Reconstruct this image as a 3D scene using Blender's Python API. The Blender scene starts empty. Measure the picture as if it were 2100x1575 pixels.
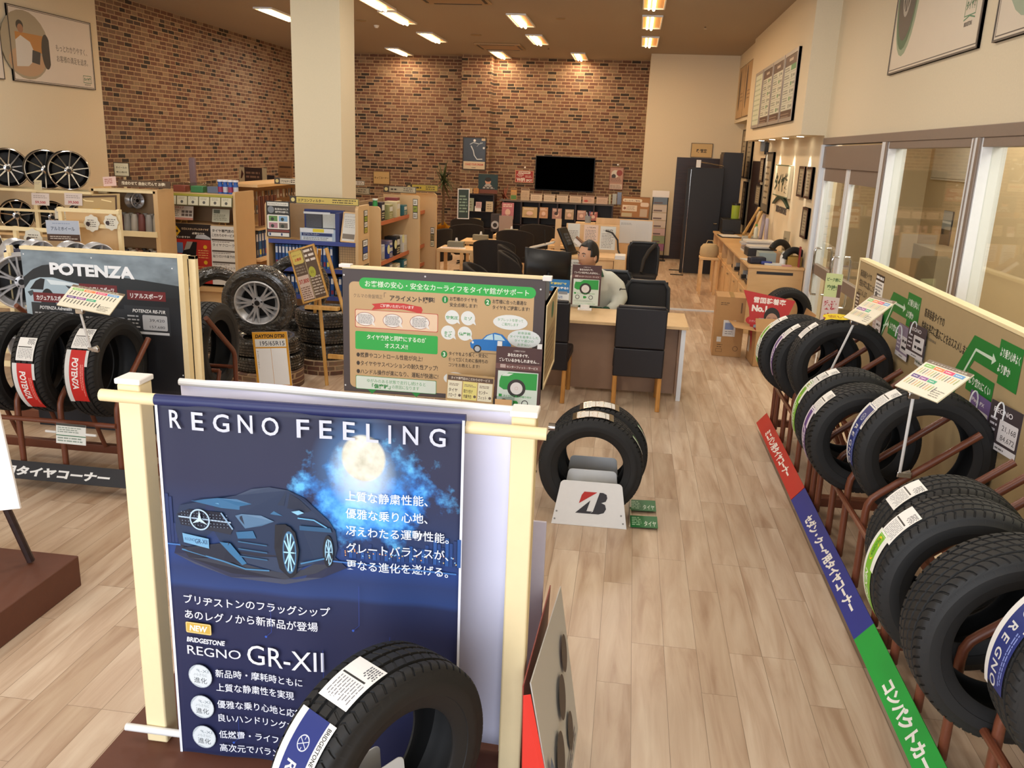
import bpy, bmesh, math, random
from mathutils import Vector, Matrix
random.seed(7)
PI = math.pi
SC = bpy.context.scene
COL = SC.collection
def R(d): return math.radians(d)

# ------------------------------------------------------------------ materials
MATS = {}
def new_mat(name):
    m = bpy.data.materials.new(name); m.use_nodes = True
    nt = m.node_tree; b = nt.nodes['Principled BSDF']
    MATS[name] = m
    return m, nt, b
def lin(c):
    if isinstance(c, str):
        c = c.lstrip('#'); c = [int(c[i:i+2], 16)/255 for i in (0, 2, 4)]
    return tuple((x/12.92 if x <= .04045 else ((x+.055)/1.055)**2.4) for x in c[:3])
def mat(name, col=None, rough=.5, metal=0., var=.06, scale=30., bump=0., coat=0., alpha=1., stretch=None, spec=None):
    """procedural principled material: colour with a little noise variation and optional bump"""
    if name in MATS: return MATS[name]
    m, nt, b = new_mat(name)
    c = lin(col)
    tc = nt.nodes.new('ShaderNodeTexCoord'); mp = nt.nodes.new('ShaderNodeMapping')
    nt.links.new(tc.outputs['Object'], mp.inputs['Vector'])
    if stretch: mp.inputs['Scale'].default_value = stretch
    ns = nt.nodes.new('ShaderNodeTexNoise'); ns.inputs['Scale'].default_value = scale; ns.inputs['Detail'].default_value = 3
    nt.links.new(mp.outputs[0], ns.inputs['Vector'])
    if var > 0:
        mx = nt.nodes.new('ShaderNodeMix'); mx.data_type = 'RGBA'
        mx.inputs['A'].default_value = (*[x*(1-var) for x in c], 1); mx.inputs['B'].default_value = (*[min(1, x*(1+var)) for x in c], 1)
        nt.links.new(ns.outputs['Fac'], mx.inputs['Factor']); nt.links.new(mx.outputs['Result'], b.inputs['Base Color'])
    else: b.inputs['Base Color'].default_value = (*c, 1)
    b.inputs['Roughness'].default_value = rough; b.inputs['Metallic'].default_value = metal
    if spec is not None: b.inputs['Specular IOR Level'].default_value = spec
    if coat: b.inputs['Coat Weight'].default_value = coat; b.inputs['Coat Roughness'].default_value = .12
    if bump:
        bp = nt.nodes.new('ShaderNodeBump'); bp.inputs['Strength'].default_value = bump; bp.inputs['Distance'].default_value = .01
        nt.links.new(ns.outputs['Fac'], bp.inputs['Height']); nt.links.new(bp.outputs[0], b.inputs['Normal'])
    if alpha < 1: b.inputs['Alpha'].default_value = alpha
    return m
def ink(col, rough=.5):
    """flat print ink"""
    if isinstance(col, bpy.types.Material): return col
    n = 'ink_' + col.lstrip('#') + ('' if rough == .5 else '_%d' % (rough*100))
    return mat(n, col, rough, var=.02, scale=8)
def emit(name, col, s):
    if name in MATS: return MATS[name]
    m, nt, b = new_mat(name)
    b.inputs['Base Color'].default_value = (*lin(col), 1)
    b.inputs['Emission Color'].default_value = (*lin(col), 1); b.inputs['Emission Strength'].default_value = s
    return m
def wood(name, c1, c2, rough=.45, scale=2.2, stretch=(1, 1, 14), detail=5):
    if name in MATS: return MATS[name]
    m, nt, b = new_mat(name)
    tc = nt.nodes.new('ShaderNodeTexCoord'); mp = nt.nodes.new('ShaderNodeMapping'); mp.inputs['Scale'].default_value = stretch
    nt.links.new(tc.outputs['Object'], mp.inputs['Vector'])
    ns = nt.nodes.new('ShaderNodeTexNoise'); ns.inputs['Scale'].default_value = scale; ns.inputs['Detail'].default_value = detail
    ns.inputs['Distortion'].default_value = .3
    nt.links.new(mp.outputs[0], ns.inputs['Vector'])
    cr = nt.nodes.new('ShaderNodeValToRGB'); cr.color_ramp.elements[0].position = .35; cr.color_ramp.elements[1].position = .68
    cr.color_ramp.elements[0].color = (*lin(c1), 1); cr.color_ramp.elements[1].color = (*lin(c2), 1)
    nt.links.new(ns.outputs['Fac'], cr.inputs['Fac']); nt.links.new(cr.outputs[0], b.inputs['Base Color'])
    b.inputs['Roughness'].default_value = rough
    return m

# ------------------------------------------------------------------ mesh builder
class MB:
    def __init__(s): s.v = []; s.f = []; s.m = []; s.mats = []
    def mi(s, m):
        if m not in s.mats: s.mats.append(m)
        return s.mats.index(m)
    def add(s, vs, fs, m):
        o = len(s.v); s.v += [tuple(v) for v in vs]; k = s.mi(m)
        for f in fs: s.f.append([i+o for i in f]); s.m.append(k)
        return s
    def box(s, a, b, m, M=None):
        x0, y0, z0 = a; x1, y1, z1 = b
        vs = [(x0,y0,z0),(x1,y0,z0),(x1,y1,z0),(x0,y1,z0),(x0,y0,z1),(x1,y0,z1),(x1,y1,z1),(x0,y1,z1)]
        if M is not None: vs = [M @ Vector(v) for v in vs]
        return s.add(vs, [(0,3,2,1),(4,5,6,7),(0,1,5,4),(1,2,6,5),(2,3,7,6),(3,0,4,7)], m)
    def cbox(s, c, d, m, M=None):
        return s.box([c[i]-d[i]/2 for i in range(3)], [c[i]+d[i]/2 for i in range(3)], m, M)
    def quad(s, vs, m): return s.add(vs, [list(range(len(vs)))], m)
    def tube(s, pts, r, m, n=10, cap=True):
        pts = [Vector(p) for p in pts]; rings = []; up = Vector((0, 0, 1))
        N = len(pts); rr = r if isinstance(r, (list, tuple)) else [r]*N
        prev = None
        for i, p in enumerate(pts):
            d = (pts[min(i+1, N-1)] - pts[max(i-1, 0)]).normalized()
            if prev is None:
                a = d.orthogonal().normalized()
            else:
                a = (prev - d*prev.dot(d)).normalized()
            prev = a; b = d.cross(a)
            rings.append([p + (a*math.cos(t)+b*math.sin(t))*rr[i] for t in [2*PI*k/n for k in range(n)]])
        vs = [v for g in rings for v in g]; fs = []
        for i in range(N-1):
            for k in range(n):
                fs.append((i*n+k, i*n+(k+1) % n, (i+1)*n+(k+1) % n, (i+1)*n+k))
        if cap: fs.append(list(range(n))[::-1]); fs.append([(N-1)*n+k for k in range(n)])
        return s.add(vs, fs, m)
    def cyl(s, c, r, h, m, n=24, r2=None, axis='z'):
        r2 = r if r2 is None else r2; vs = []
        for rr, z in ((r, 0), (r2, h)):
            for k in range(n):
                t = 2*PI*k/n; p = (rr*math.cos(t), rr*math.sin(t), z)
                if axis == 'y': p = (p[0], p[2], p[1])
                if axis == 'x': p = (p[2], p[0], p[1])
                vs.append((c[0]+p[0], c[1]+p[1], c[2]+p[2]))
        fs = [(k, (k+1) % n, n+(k+1) % n, n+k) for k in range(n)] + [list(range(n))[::-1], [n+k for k in range(n)]]
        return s.add(vs, fs, m)
    def lathe(s, prof, m, n=32, axis='z', c=(0, 0, 0), closed=False):
        """prof: list of (radius, height)"""
        vs = []
        for (r, h) in prof:
            for k in range(n):
                t = 2*PI*k/n; a, b = r*math.cos(t), r*math.sin(t)
                p = (a, b, h) if axis == 'z' else ((a, h, b) if axis == 'y' else (h, a, b))
                vs.append((c[0]+p[0], c[1]+p[1], c[2]+p[2]))
        N = len(prof); fs = []
        for i in range(N if closed else N-1):
            j = (i+1) % N
            for k in range(n): fs.append((i*n+k, i*n+(k+1) % n, j*n+(k+1) % n, j*n+k))
        return s.add(vs, fs, m)
    def prism(s, poly, z0, z1, m, M=None):
        """extrude a polygon given in local xy from z0 to z1, transformed by M"""
        n = len(poly); vs = [(x, y, z0) for x, y in poly] + [(x, y, z1) for x, y in poly]
        if M is not None: vs = [M @ Vector(v) for v in vs]
        return s.add(vs, [list(range(n))[::-1], [n+k for k in range(n)]] + [(k, (k+1) % n, n+(k+1) % n, n+k) for k in range(n)], m)
    def sphere(s, c, r, m, n=14, sc=(1, 1, 1)):
        vs = [(c[0], c[1], c[2]-r*sc[2])]; h = n//2; fs = []
        for i in range(1, h):
            a = -PI/2 + PI*i/h
            for k in range(n):
                t = 2*PI*k/n
                vs.append((c[0]+r*sc[0]*math.cos(a)*math.cos(t), c[1]+r*sc[1]*math.cos(a)*math.sin(t), c[2]+r*sc[2]*math.sin(a)))
        vs.append((c[0], c[1], c[2]+r*sc[2]))
        for k in range(n):
            fs.append((0, 1+(k+1) % n, 1+k)); fs.append((len(vs)-1, 1+(h-2)*n+k, 1+(h-2)*n+(k+1) % n))
        for i in range(h-2):
            for k in range(n): fs.append((1+i*n+k, 1+i*n+(k+1) % n, 1+(i+1)*n+(k+1) % n, 1+(i+1)*n+k))
        return s.add(vs, fs, m)
    def build(s, name, parent=None, loc=None, rot=None, smooth=35, bevel=0, fix=True):
        me = bpy.data.meshes.new(name)
        me.from_pydata([tuple(v) for v in s.v], [], s.f)
        for m in s.mats: me.materials.append(m)
        me.polygons.foreach_set('material_index', s.m)
        if fix and len(s.f) < 60000:
            bm = bmesh.new(); bm.from_mesh(me); bmesh.ops.recalc_face_normals(bm, faces=bm.faces); bm.to_mesh(me); bm.free()
        me.update()
        if smooth:
            me.polygons.foreach_set('use_smooth', [True]*len(me.polygons)); me.set_sharp_from_angle(angle=R(smooth))
        o = bpy.data.objects.new(name, me); COL.objects.link(o)
        if parent is not None: o.parent = parent
        if loc is not None: o.location = loc
        if rot is not None: o.rotation_euler = rot
        if bevel:
            bv = o.modifiers.new('edge', 'BEVEL'); bv.width = bevel; bv.segments = 2; bv.limit_method = 'ANGLE'; bv.angle_limit = R(40)
        return o
def tag(o, label=None, cat=None, group=None, kind=None):
    if label: o['label'] = label
    if cat: o['category'] = cat
    if group: o['group'] = group
    if kind: o['kind'] = kind
    return o
def thing(name, label, cat, loc=(0, 0, 0), rz=0, group=None, rot=None):
    o = bpy.data.objects.new(name, None); COL.objects.link(o); o.empty_display_size = .1
    o.location = loc; o.rotation_euler = rot if rot else (0, 0, rz)
    return tag(o, label, cat, group)
def struct(o): o['kind'] = 'structure'; return o
def dup(root, loc=None, rz=None, label=None, group=None, rot=None):
    r = root.copy(); COL.objects.link(r)
    if loc is not None: r.location = loc
    if rz is not None: r.rotation_euler = (0, 0, rz)
    if rot is not None: r.rotation_euler = rot
    if label: r['label'] = label
    if group: r['group'] = group
    def rec(a, b):
        for ch in list(a.children):
            c = ch.copy(); COL.objects.link(c); c.parent = b; rec(ch, c)
    rec(root, r)
    return r

# ------------------------------------------------------------------ print (flat lettering and artwork)
TXT = {}
def text_mesh(s, bold=0., shear=0.):
    k = (s, bold, shear)
    if k in TXT: return TXT[k]
    cu = bpy.data.curves.new('t', 'FONT'); cu.body = s; cu.size = 1; cu.resolution_u = 3
    cu.offset = bold; cu.shear = shear; cu.fill_mode = 'FRONT'; cu.space_line = 1.0
    ob = bpy.data.objects.new('t', cu); COL.objects.link(ob)
    bpy.context.view_layer.update()
    me = bpy.data.meshes.new_from_object(ob.evaluated_get(bpy.context.evaluated_depsgraph_get()))
    vs = [(v.co.x, v.co.y) for v in me.vertices]; fs = [list(p.vertices) for p in me.polygons]
    bpy.data.objects.remove(ob); bpy.data.curves.remove(cu); bpy.data.meshes.remove(me)
    if vs:
        x0 = min(v[0] for v in vs); x1 = max(v[0] for v in vs); y0 = min(v[1] for v in vs); y1 = max(v[1] for v in vs)
    else: x0 = y0 = 0; x1 = y1 = 1
    TXT[k] = (vs, fs, (x0, y0, x1, y1)); return TXT[k]
class Print:
    """2-D artwork in metres: u to the right, v up, origin at the lower left corner"""
    def __init__(s, w=1, h=1): s.it = []; s.w = w; s.h = h; s.z = .0004; s.dz = .00004; s.rnd = random.Random(int(w*1000)+int(h*777))
    def _a(s, vs, fs, m): s.it.append(([(x, y, s.z) for x, y in vs], fs, ink(m))); s.z += s.dz; return s
    def rect(s, u0, v0, u1, v1, m, nu=1, nv=1):
        vs = [(u0+(u1-u0)*i/nu, v0+(v1-v0)*j/nv) for j in range(nv+1) for i in range(nu+1)]
        fs = [(j*(nu+1)+i, j*(nu+1)+i+1, (j+1)*(nu+1)+i+1, (j+1)*(nu+1)+i) for j in range(nv) for i in range(nu)]
        return s._a(vs, fs, m)
    def poly(s, pts, m): return s._a(pts, [list(range(len(pts)))], m)
    def rrect(s, u0, v0, u1, v1, r, m, n=5):
        pts = []
        for cx, cy, a in ((u1-r, v0+r, -90), (u1-r, v1-r, 0), (u0+r, v1-r, 90), (u0+r, v0+r, 180)):
            for k in range(n+1): t = R(a+90*k/n); pts.append((cx+r*math.cos(t), cy+r*math.sin(t)))
        return s.poly(pts, m)
    def disc(s, u, v, ru, m, rv=None, n=24, a0=0, a1=360):
        rv = rv or ru; full = a1-a0 >= 360
        pts = [(u+ru*math.cos(R(a0+(a1-a0)*k/n)), v+rv*math.sin(R(a0+(a1-a0)*k/n))) for k in range(n if full else n+1)]
        return s.poly(pts, m)
    def ring(s, u, v, r0, r1, m, n=28, a0=0, a1=360, sv=1.):
        vs = []; 
        for k in range(n+1):
            t = R(a0+(a1-a0)*k/n); vs += [(u+r0*math.cos(t), v+r0*sv*math.sin(t)), (u+r1*math.cos(t), v+r1*sv*math.sin(t))]
        return s._a(vs, [(2*k, 2*k+1, 2*k+3, 2*k+2) for k in range(n)], m)
    def line(s, pts, w, m):
        vs = []; n = len(pts)
        for i, p in enumerate(pts):
            a = pts[max(i-1, 0)]; b = pts[min(i+1, n-1)]; dx, dy = b[0]-a[0], b[1]-a[1]; L = math.hypot(dx, dy) or 1
            vs += [(p[0]-dy/L*w/2, p[1]+dx/L*w/2), (p[0]+dy/L*w/2, p[1]-dx/L*w/2)]
        return s._a(vs, [(2*i, 2*i+1, 2*i+3, 2*i+2) for i in range(n-1)], m)
    def frame(s, u0, v0, u1, v1, t, m):
        s.rect(u0, v0, u1, v0+t, m); s.rect(u0, v1-t, u1, v1, m); s.rect(u0, v0, u0+t, v1, m); return s.rect(u1-t, v0, u1, v1, m)
    def text(s, t, u, v, h, m, w=None, al='l', bold=0., rot=0., shear=0., hh=None):
        if not t: return s
        vs, fs, (x0, y0, x1, y1) = text_mesh(t, bold, shear)
        if not fs: return s
        sy = h; sx = h if w is None else w/(x1-x0)
        if w is not None and hh: sy = hh/(y1-y0)
        W = (x1-x0)*sx; off = {'l': 0, 'c': -W/2, 'r': -W}[al]
        c, n = math.cos(R(rot)), math.sin(R(rot)); out = []
        for x, y in vs:
            a = (x-x0)*sx+off; b = y*sy
            out.append((u+a*c-b*n, v+a*n+b*c))
        return s._a(out, fs, m)
    def lines(s, u0, v0, u1, v1, n, m, fill=.5, gap=.25):
        """rows of small unreadable print"""
        vs = []; fs = []; hh = (v1-v0)/n
        for i in range(n):
            y = v1-hh*(i+.5); x = u0; end = u1-(u1-u0)*s.rnd.uniform(0, gap)
            while x < end:
                L = min(s.rnd.uniform(.5, 2.2)*hh, end-x); k = len(vs)
                vs += [(x, y-hh*fill/2), (x+L, y-hh*fill/2), (x+L, y+hh*fill/2), (x, y+hh*fill/2)]; fs.append((k, k+1, k+2, k+3)); x += L+hh*.28
        return s._a(vs, fs, m)
    def into(s, mb, O=(0, 0, 0), U=(1, 0, 0), V=(0, 0, 1), warp=None):
        O, U, V = Vector(O), Vector(U).normalized(), Vector(V).normalized(); N = U.cross(V)
        for vs, fs, m in s.it:
            if warp: mb.add([warp(*p) for p in vs], fs, m)
            else: mb.add([O+U*x+V*y+N*z for x, y, z in vs], fs, m)
        return mb
    def build(s, name, parent=None, O=(0, 0, 0), U=(1, 0, 0), V=(0, 0, 1), warp=None):
        return s.into(MB(), O, U, V, warp).build(name, parent, smooth=0, fix=False)

def board_M(O, U, V):
    O, U, V = Vector(O), Vector(U).normalized(), Vector(V).normalized(); N = U.cross(V)
    M = Matrix((U, V, N)).transposed().to_4x4(); M.translation = O; return M
def sign(name, label, cat, O, U, V, w, h, t, bm, fn, group=None, frame=None, fw=.02, parts=False):
    """flat board with printed face. O lower-left corner of the face, t thickness behind it. one mesh, or board + printed_face parts"""
    M = board_M(O, U, V); p = Print(w, h); fn(p)
    P = MB()
    P.box((0, 0, -t), (w, h, 0), bm)
    if frame:
        for a, b in (((0, 0), (w, fw)), ((0, h-fw), (w, h)), ((0, fw), (fw, h-fw)), ((w-fw, fw), (w, h-fw))):
            P.box((a[0], a[1], -t), (b[0], b[1], .006), frame)
    if parts:
        e = thing(name, label, cat, group=group); e.matrix_world = M
        P.build('board', e, smooth=0)
        p.build('printed_face', e, (0, 0, 0), (1, 0, 0), (0, 1, 0))
        return e
    p.into(P, (0, 0, 0), (1, 0, 0), (0, 1, 0))
    o = P.build(name, smooth=0, fix=False); o.matrix_world = M
    return tag(o, label, cat, group)
# ------------------------------------------------------------------ shared materials
cream = mat('cream_wallpaper', '#dacdb2', .85, var=.05, scale=60, bump=.05)
ceil_m = mat('ceiling_board', '#a39684', .9, var=.03, scale=50)
pale = wood('pale_laminate', '#d9b27c', '#e6c391', .5, stretch=(1, 1, 6), scale=1.5)
palebar = mat('pale_wood_bar', '#ecd9ab', .5, var=.05)
postm = mat('cream_painted_wood', '#e9d8ac', .5, var=.03)
brown = mat('brown_powder_coat', '#6b3a26', .38, var=.12, scale=90, bump=.02)
platm = mat('brown_platform_paint', '#5d3423', .6, var=.12, scale=25)
rubber = mat('tyre_rubber', '#131314', .66, var=.18, scale=18)
innerr = rubber
plastic_wrap = mat('clear_wrapped_rubber', '#2a2722', .18, var=.6, scale=22, bump=1, coat=1.)
for _n in plastic_wrap.node_tree.nodes:
    if _n.type == 'BUMP': _n.inputs['Distance'].default_value = .035
silver = mat('silver_alloy', '#c2c3c6', .32, metal=.55, var=.06)
polished = mat('machined_alloy', '#d8d8d8', .16, metal=1., var=.04)
gloss_black = mat('gloss_black_alloy', '#0c0c0d', .18, var=.1, coat=.5)
chrome = mat('chrome', '#c9c9c9', .12, metal=1., var=.03)
white = mat('white_board', '#ece9e6', .55, var=.02)
whitem = mat('white_metal', '#dfe0e0', .4, var=.03)
dark = mat('dark_panel', '#222025', .5, var=.1)
blackp = mat('black_plastic', '#141415', .42, var=.15)
blackf = mat('black_fabric', '#17161a', .9, var=.25, scale=220, bump=.12)
loungef = mat('charcoal_lounge_fabric', '#211c1a', .92, var=.25, scale=160, bump=.12)
leather = mat('black_leatherette', '#17141a', .48, var=.15, scale=60, bump=.04)
orangewood = wood('honey_wood', '#b07a3a', '#c48d48', .45, stretch=(6, 6, 1), scale=5)
easelw = wood('easel_wood', '#b8873f', '#cfa25a', .5, stretch=(6, 6, 1), scale=5)
brownlam = mat('taupe_laminate', '#9a7c66', .6, var=.08, scale=14)
desklam = wood('desk_laminate', '#d3ae7c', '#e0be8e', .4, stretch=(3, 1, 1), scale=2)
ctrlam = wood('counter_laminate', '#c9a373', '#d3ae7e', .45, stretch=(1, 1, 5), scale=2)
card = mat('cardboard', '#b3895a', .8, var=.08, scale=12)
alu = mat('aluminium_frame', '#dde1e6', .4, metal=.1, var=.03)
browngrey = mat('brown_grey_frame', '#85766b', .5, metal=.2, var=.05)
darkwood = wood('dark_stained_wood', '#241818', '#33211e', .4, stretch=(1, 1, 8), scale=3)
leaf = mat('leaf_green', '#3f4a2a', .55, var=.3, scale=12)
foil = mat('gold_foil', '#c08a1f', .3, metal=.5, var=.3, scale=25, bump=.6)
clear = None
def glass_mat(name, tint='#ffffff', refl=.1, fog=0.):
    m = bpy.data.materials.new(name); m.use_nodes = True; MATS[name] = m; nt = m.node_tree; nt.nodes.clear()
    out = nt.nodes.new('ShaderNodeOutputMaterial'); tr = nt.nodes.new('ShaderNodeBsdfTransparent'); gl = nt.nodes.new('ShaderNodeBsdfGlossy')
    tr.inputs['Color'].default_value = (*lin(tint), 1); gl.inputs['Roughness'].default_value = .02
    fr = nt.nodes.new('ShaderNodeLayerWeight'); fr.inputs['Blend'].default_value = .5
    pw_ = nt.nodes.new('ShaderNodeMath'); pw_.operation = 'POWER'; pw_.inputs[1].default_value = 3.2; nt.links.new(fr.outputs['Facing'], pw_.inputs[0])
    mu = nt.nodes.new('ShaderNodeMath'); mu.operation = 'MULTIPLY_ADD'; mu.inputs[1].default_value = .45; mu.inputs[2].default_value = .03
    nt.links.new(pw_.outputs[0], mu.inputs[0])
    mx = nt.nodes.new('ShaderNodeMixShader'); nt.links.new(mu.outputs[0], mx.inputs[0])
    nt.links.new(tr.outputs[0], mx.inputs[1]); nt.links.new(gl.outputs[0], mx.inputs[2]); nt.links.new(mx.outputs[0], out.inputs[0])
    return m
glass = glass_mat('window_glass', '#f2f4f0')
acryl = glass_mat('clear_acrylic', '#e6ecec')

def brick_mat(name, ax, bw=.215, bh=.072, mortar=.0085):
    """brick-print wallpaper; ax = which world axis runs along the wall"""
    m, nt, b = new_mat(name); N = nt.nodes.new; L = nt.links.new
    g = N('ShaderNodeNewGeometry'); sp = N('ShaderNodeSeparateXYZ'); L(g.outputs['Position'], sp.inputs[0])
    cb = N('ShaderNodeCombineXYZ'); L(sp.outputs['XY'.index(ax)], cb.inputs[0]); L(sp.outputs[2], cb.inputs[1])
    ds = N('ShaderNodeTexNoise'); ds.inputs['Scale'].default_value = 16; ds.inputs['Detail'].default_value = 2; L(cb.outputs[0], ds.inputs['Vector'])
    va = N('ShaderNodeVectorMath'); va.operation = 'MULTIPLY_ADD'; va.inputs[1].default_value = (.014, .010, 0); L(ds.outputs['Color'], va.inputs[0]); L(cb.outputs[0], va.inputs[2])
    br = N('ShaderNodeTexBrick'); L(va.outputs[0], br.inputs['Vector'])
    br.inputs['Scale'].default_value = 1; br.inputs['Brick Width'].default_value = bw; br.inputs['Row Height'].default_value = bh
    br.inputs['Mortar Size'].default_value = mortar; br.inputs['Mortar Smooth'].default_value = .25; br.offset = .43; br.squash = .8; br.squash_frequency = 3
    br.inputs['Color1'].default_value = (0, 0, 0, 1); br.inputs['Color2'].default_value = (1, 1, 1, 1); br.inputs['Mortar'].default_value = (.5, .5, .5, 1)
    cr = N('ShaderNodeValToRGB'); e = cr.color_ramp; e.interpolation = 'CONSTANT'
    pal = [(0, '#3d322c'), (.1, '#7d5d4b'), (.3, '#745040'), (.45, '#886a55'), (.6, '#8f715a'), (.72, '#7c5644'), (.86, '#9b8168'), (.96, '#574640')]
    e.elements[0].position = 0; e.elements[0].color = (*lin(pal[0][1]), 1); e.elements[1].position = pal[1][0]; e.elements[1].color = (*lin(pal[1][1]), 1)
    for p, c in pal[2:]: el = e.elements.new(p); el.color = (*lin(c), 1)
    L(br.outputs['Color'], cr.inputs['Fac'])
    n2 = N('ShaderNodeTexNoise'); n2.inputs['Scale'].default_value = 35; n2.inputs['Detail'].default_value = 4; L(cb.outputs[0], n2.inputs['Vector'])
    mv = N('ShaderNodeMix'); mv.data_type = 'RGBA'; mv.blend_type = 'MULTIPLY'; mv.inputs['Factor'].default_value = .55; L(cr.outputs[0], mv.inputs['A']); L(n2.outputs['Color'], mv.inputs['B'])
    mk = N('ShaderNodeMix'); mk.data_type = 'RGBA'; L(br.outputs['Fac'], mk.inputs['Factor']); L(mv.outputs['Result'], mk.inputs['A']); mk.inputs['B'].default_value = (*lin('#a88f70'), 1)
    L(mk.outputs['Result'], b.inputs['Base Color']); b.inputs['Roughness'].default_value = .85
    bp = N('ShaderNodeBump'); bp.inputs['Strength'].default_value = .25; bp.inputs['Distance'].default_value = .004; bp.invert = True
    L(br.outputs['Fac'], bp.inputs['Height']); L(bp.outputs[0], b.inputs['Normal'])
    return m
brickX = brick_mat('brick_wallpaper_back', 'X'); brickY = brick_mat('brick_wallpaper_side', 'Y')

def floor_mat():
    m, nt, b = new_mat('plank_floor'); N = nt.nodes.new; L = nt.links.new
    g = N('ShaderNodeNewGeometry'); sp = N('ShaderNodeSeparateXYZ'); L(g.outputs['Position'], sp.inputs[0])
    cb = N('ShaderNodeCombineXYZ'); L(sp.outputs[1], cb.inputs[0]); L(sp.outputs[0], cb.inputs[1])
    br = N('ShaderNodeTexBrick'); L(cb.outputs[0], br.inputs['Vector']); br.inputs['Scale'].default_value = 1
    br.inputs['Brick Width'].default_value = .92; br.inputs['Row Height'].default_value = .152; br.inputs['Mortar Size'].default_value = .0012; br.inputs['Mortar Smooth'].default_value = .3
    br.offset = .37; br.offset_frequency = 3
    br.inputs['Color1'].default_value = (0, 0, 0, 1); br.inputs['Color2'].default_value = (1, 1, 1, 1); br.inputs['Mortar'].default_value = (.4, .4, .4, 1)
    # grain: noise stretched along the planks, shifted per plank
    sc = N('ShaderNodeVectorMath'); sc.operation = 'MULTIPLY'; sc.inputs[1].default_value = (1.5, 13, 1); L(cb.outputs[0], sc.inputs[0])
    ad = N('ShaderNodeVectorMath'); ad.operation = 'MULTIPLY_ADD'; ad.inputs[1].default_value = (9, 17, 5); L(br.outputs['Color'], ad.inputs[0]); L(sc.outputs[0], ad.inputs[2])
    ns = N('ShaderNodeTexNoise'); ns.inputs['Scale'].default_value = 1.0; ns.inputs['Detail'].default_value = 7; ns.inputs['Roughness'].default_value = .55; ns.inputs['Distortion'].default_value = .6; L(ad.outputs[0], ns.inputs['Vector'])
    cr = N('ShaderNodeValToRGB'); e = cr.color_ramp; e.elements[0].position = .3; e.elements[0].color = (*lin('#b0947b'), 1); e.elements[1].position = .72; e.elements[1].color = (*lin('#d8c6af'), 1)
    k = e.elements.new(.5); k.color = (*lin('#c8b199'), 1)
    L(ns.outputs['Fac'], cr.inputs['Fac'])
    pv = N('ShaderNodeValToRGB'); p = pv.color_ramp; p.elements[0].color = (*lin('#e6dfd8'), 1); p.elements[1].color = (1, 1, 1, 1); L(br.outputs['Color'], pv.inputs['Fac'])
    mv = N('ShaderNodeMix'); mv.data_type = 'RGBA'; mv.blend_type = 'MULTIPLY'; mv.inputs['Factor'].default_value = 1; L(cr.outputs[0], mv.inputs['A']); L(pv.outputs[0], mv.inputs['B'])
    mk = N('ShaderNodeMix'); mk.data_type = 'RGBA'; L(br.outputs['Fac'], mk.inputs['Factor']); L(mv.outputs['Result'], mk.inputs['A']); mk.inputs['B'].default_value = (*lin('#7d6a55'), 1)
    L(mk.outputs['Result'], b.inputs['Base Color']); b.inputs['Roughness'].default_value = .34; b.inputs['Specular IOR Level'].default_value = .5
    return m
floorm = floor_mat()

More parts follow.
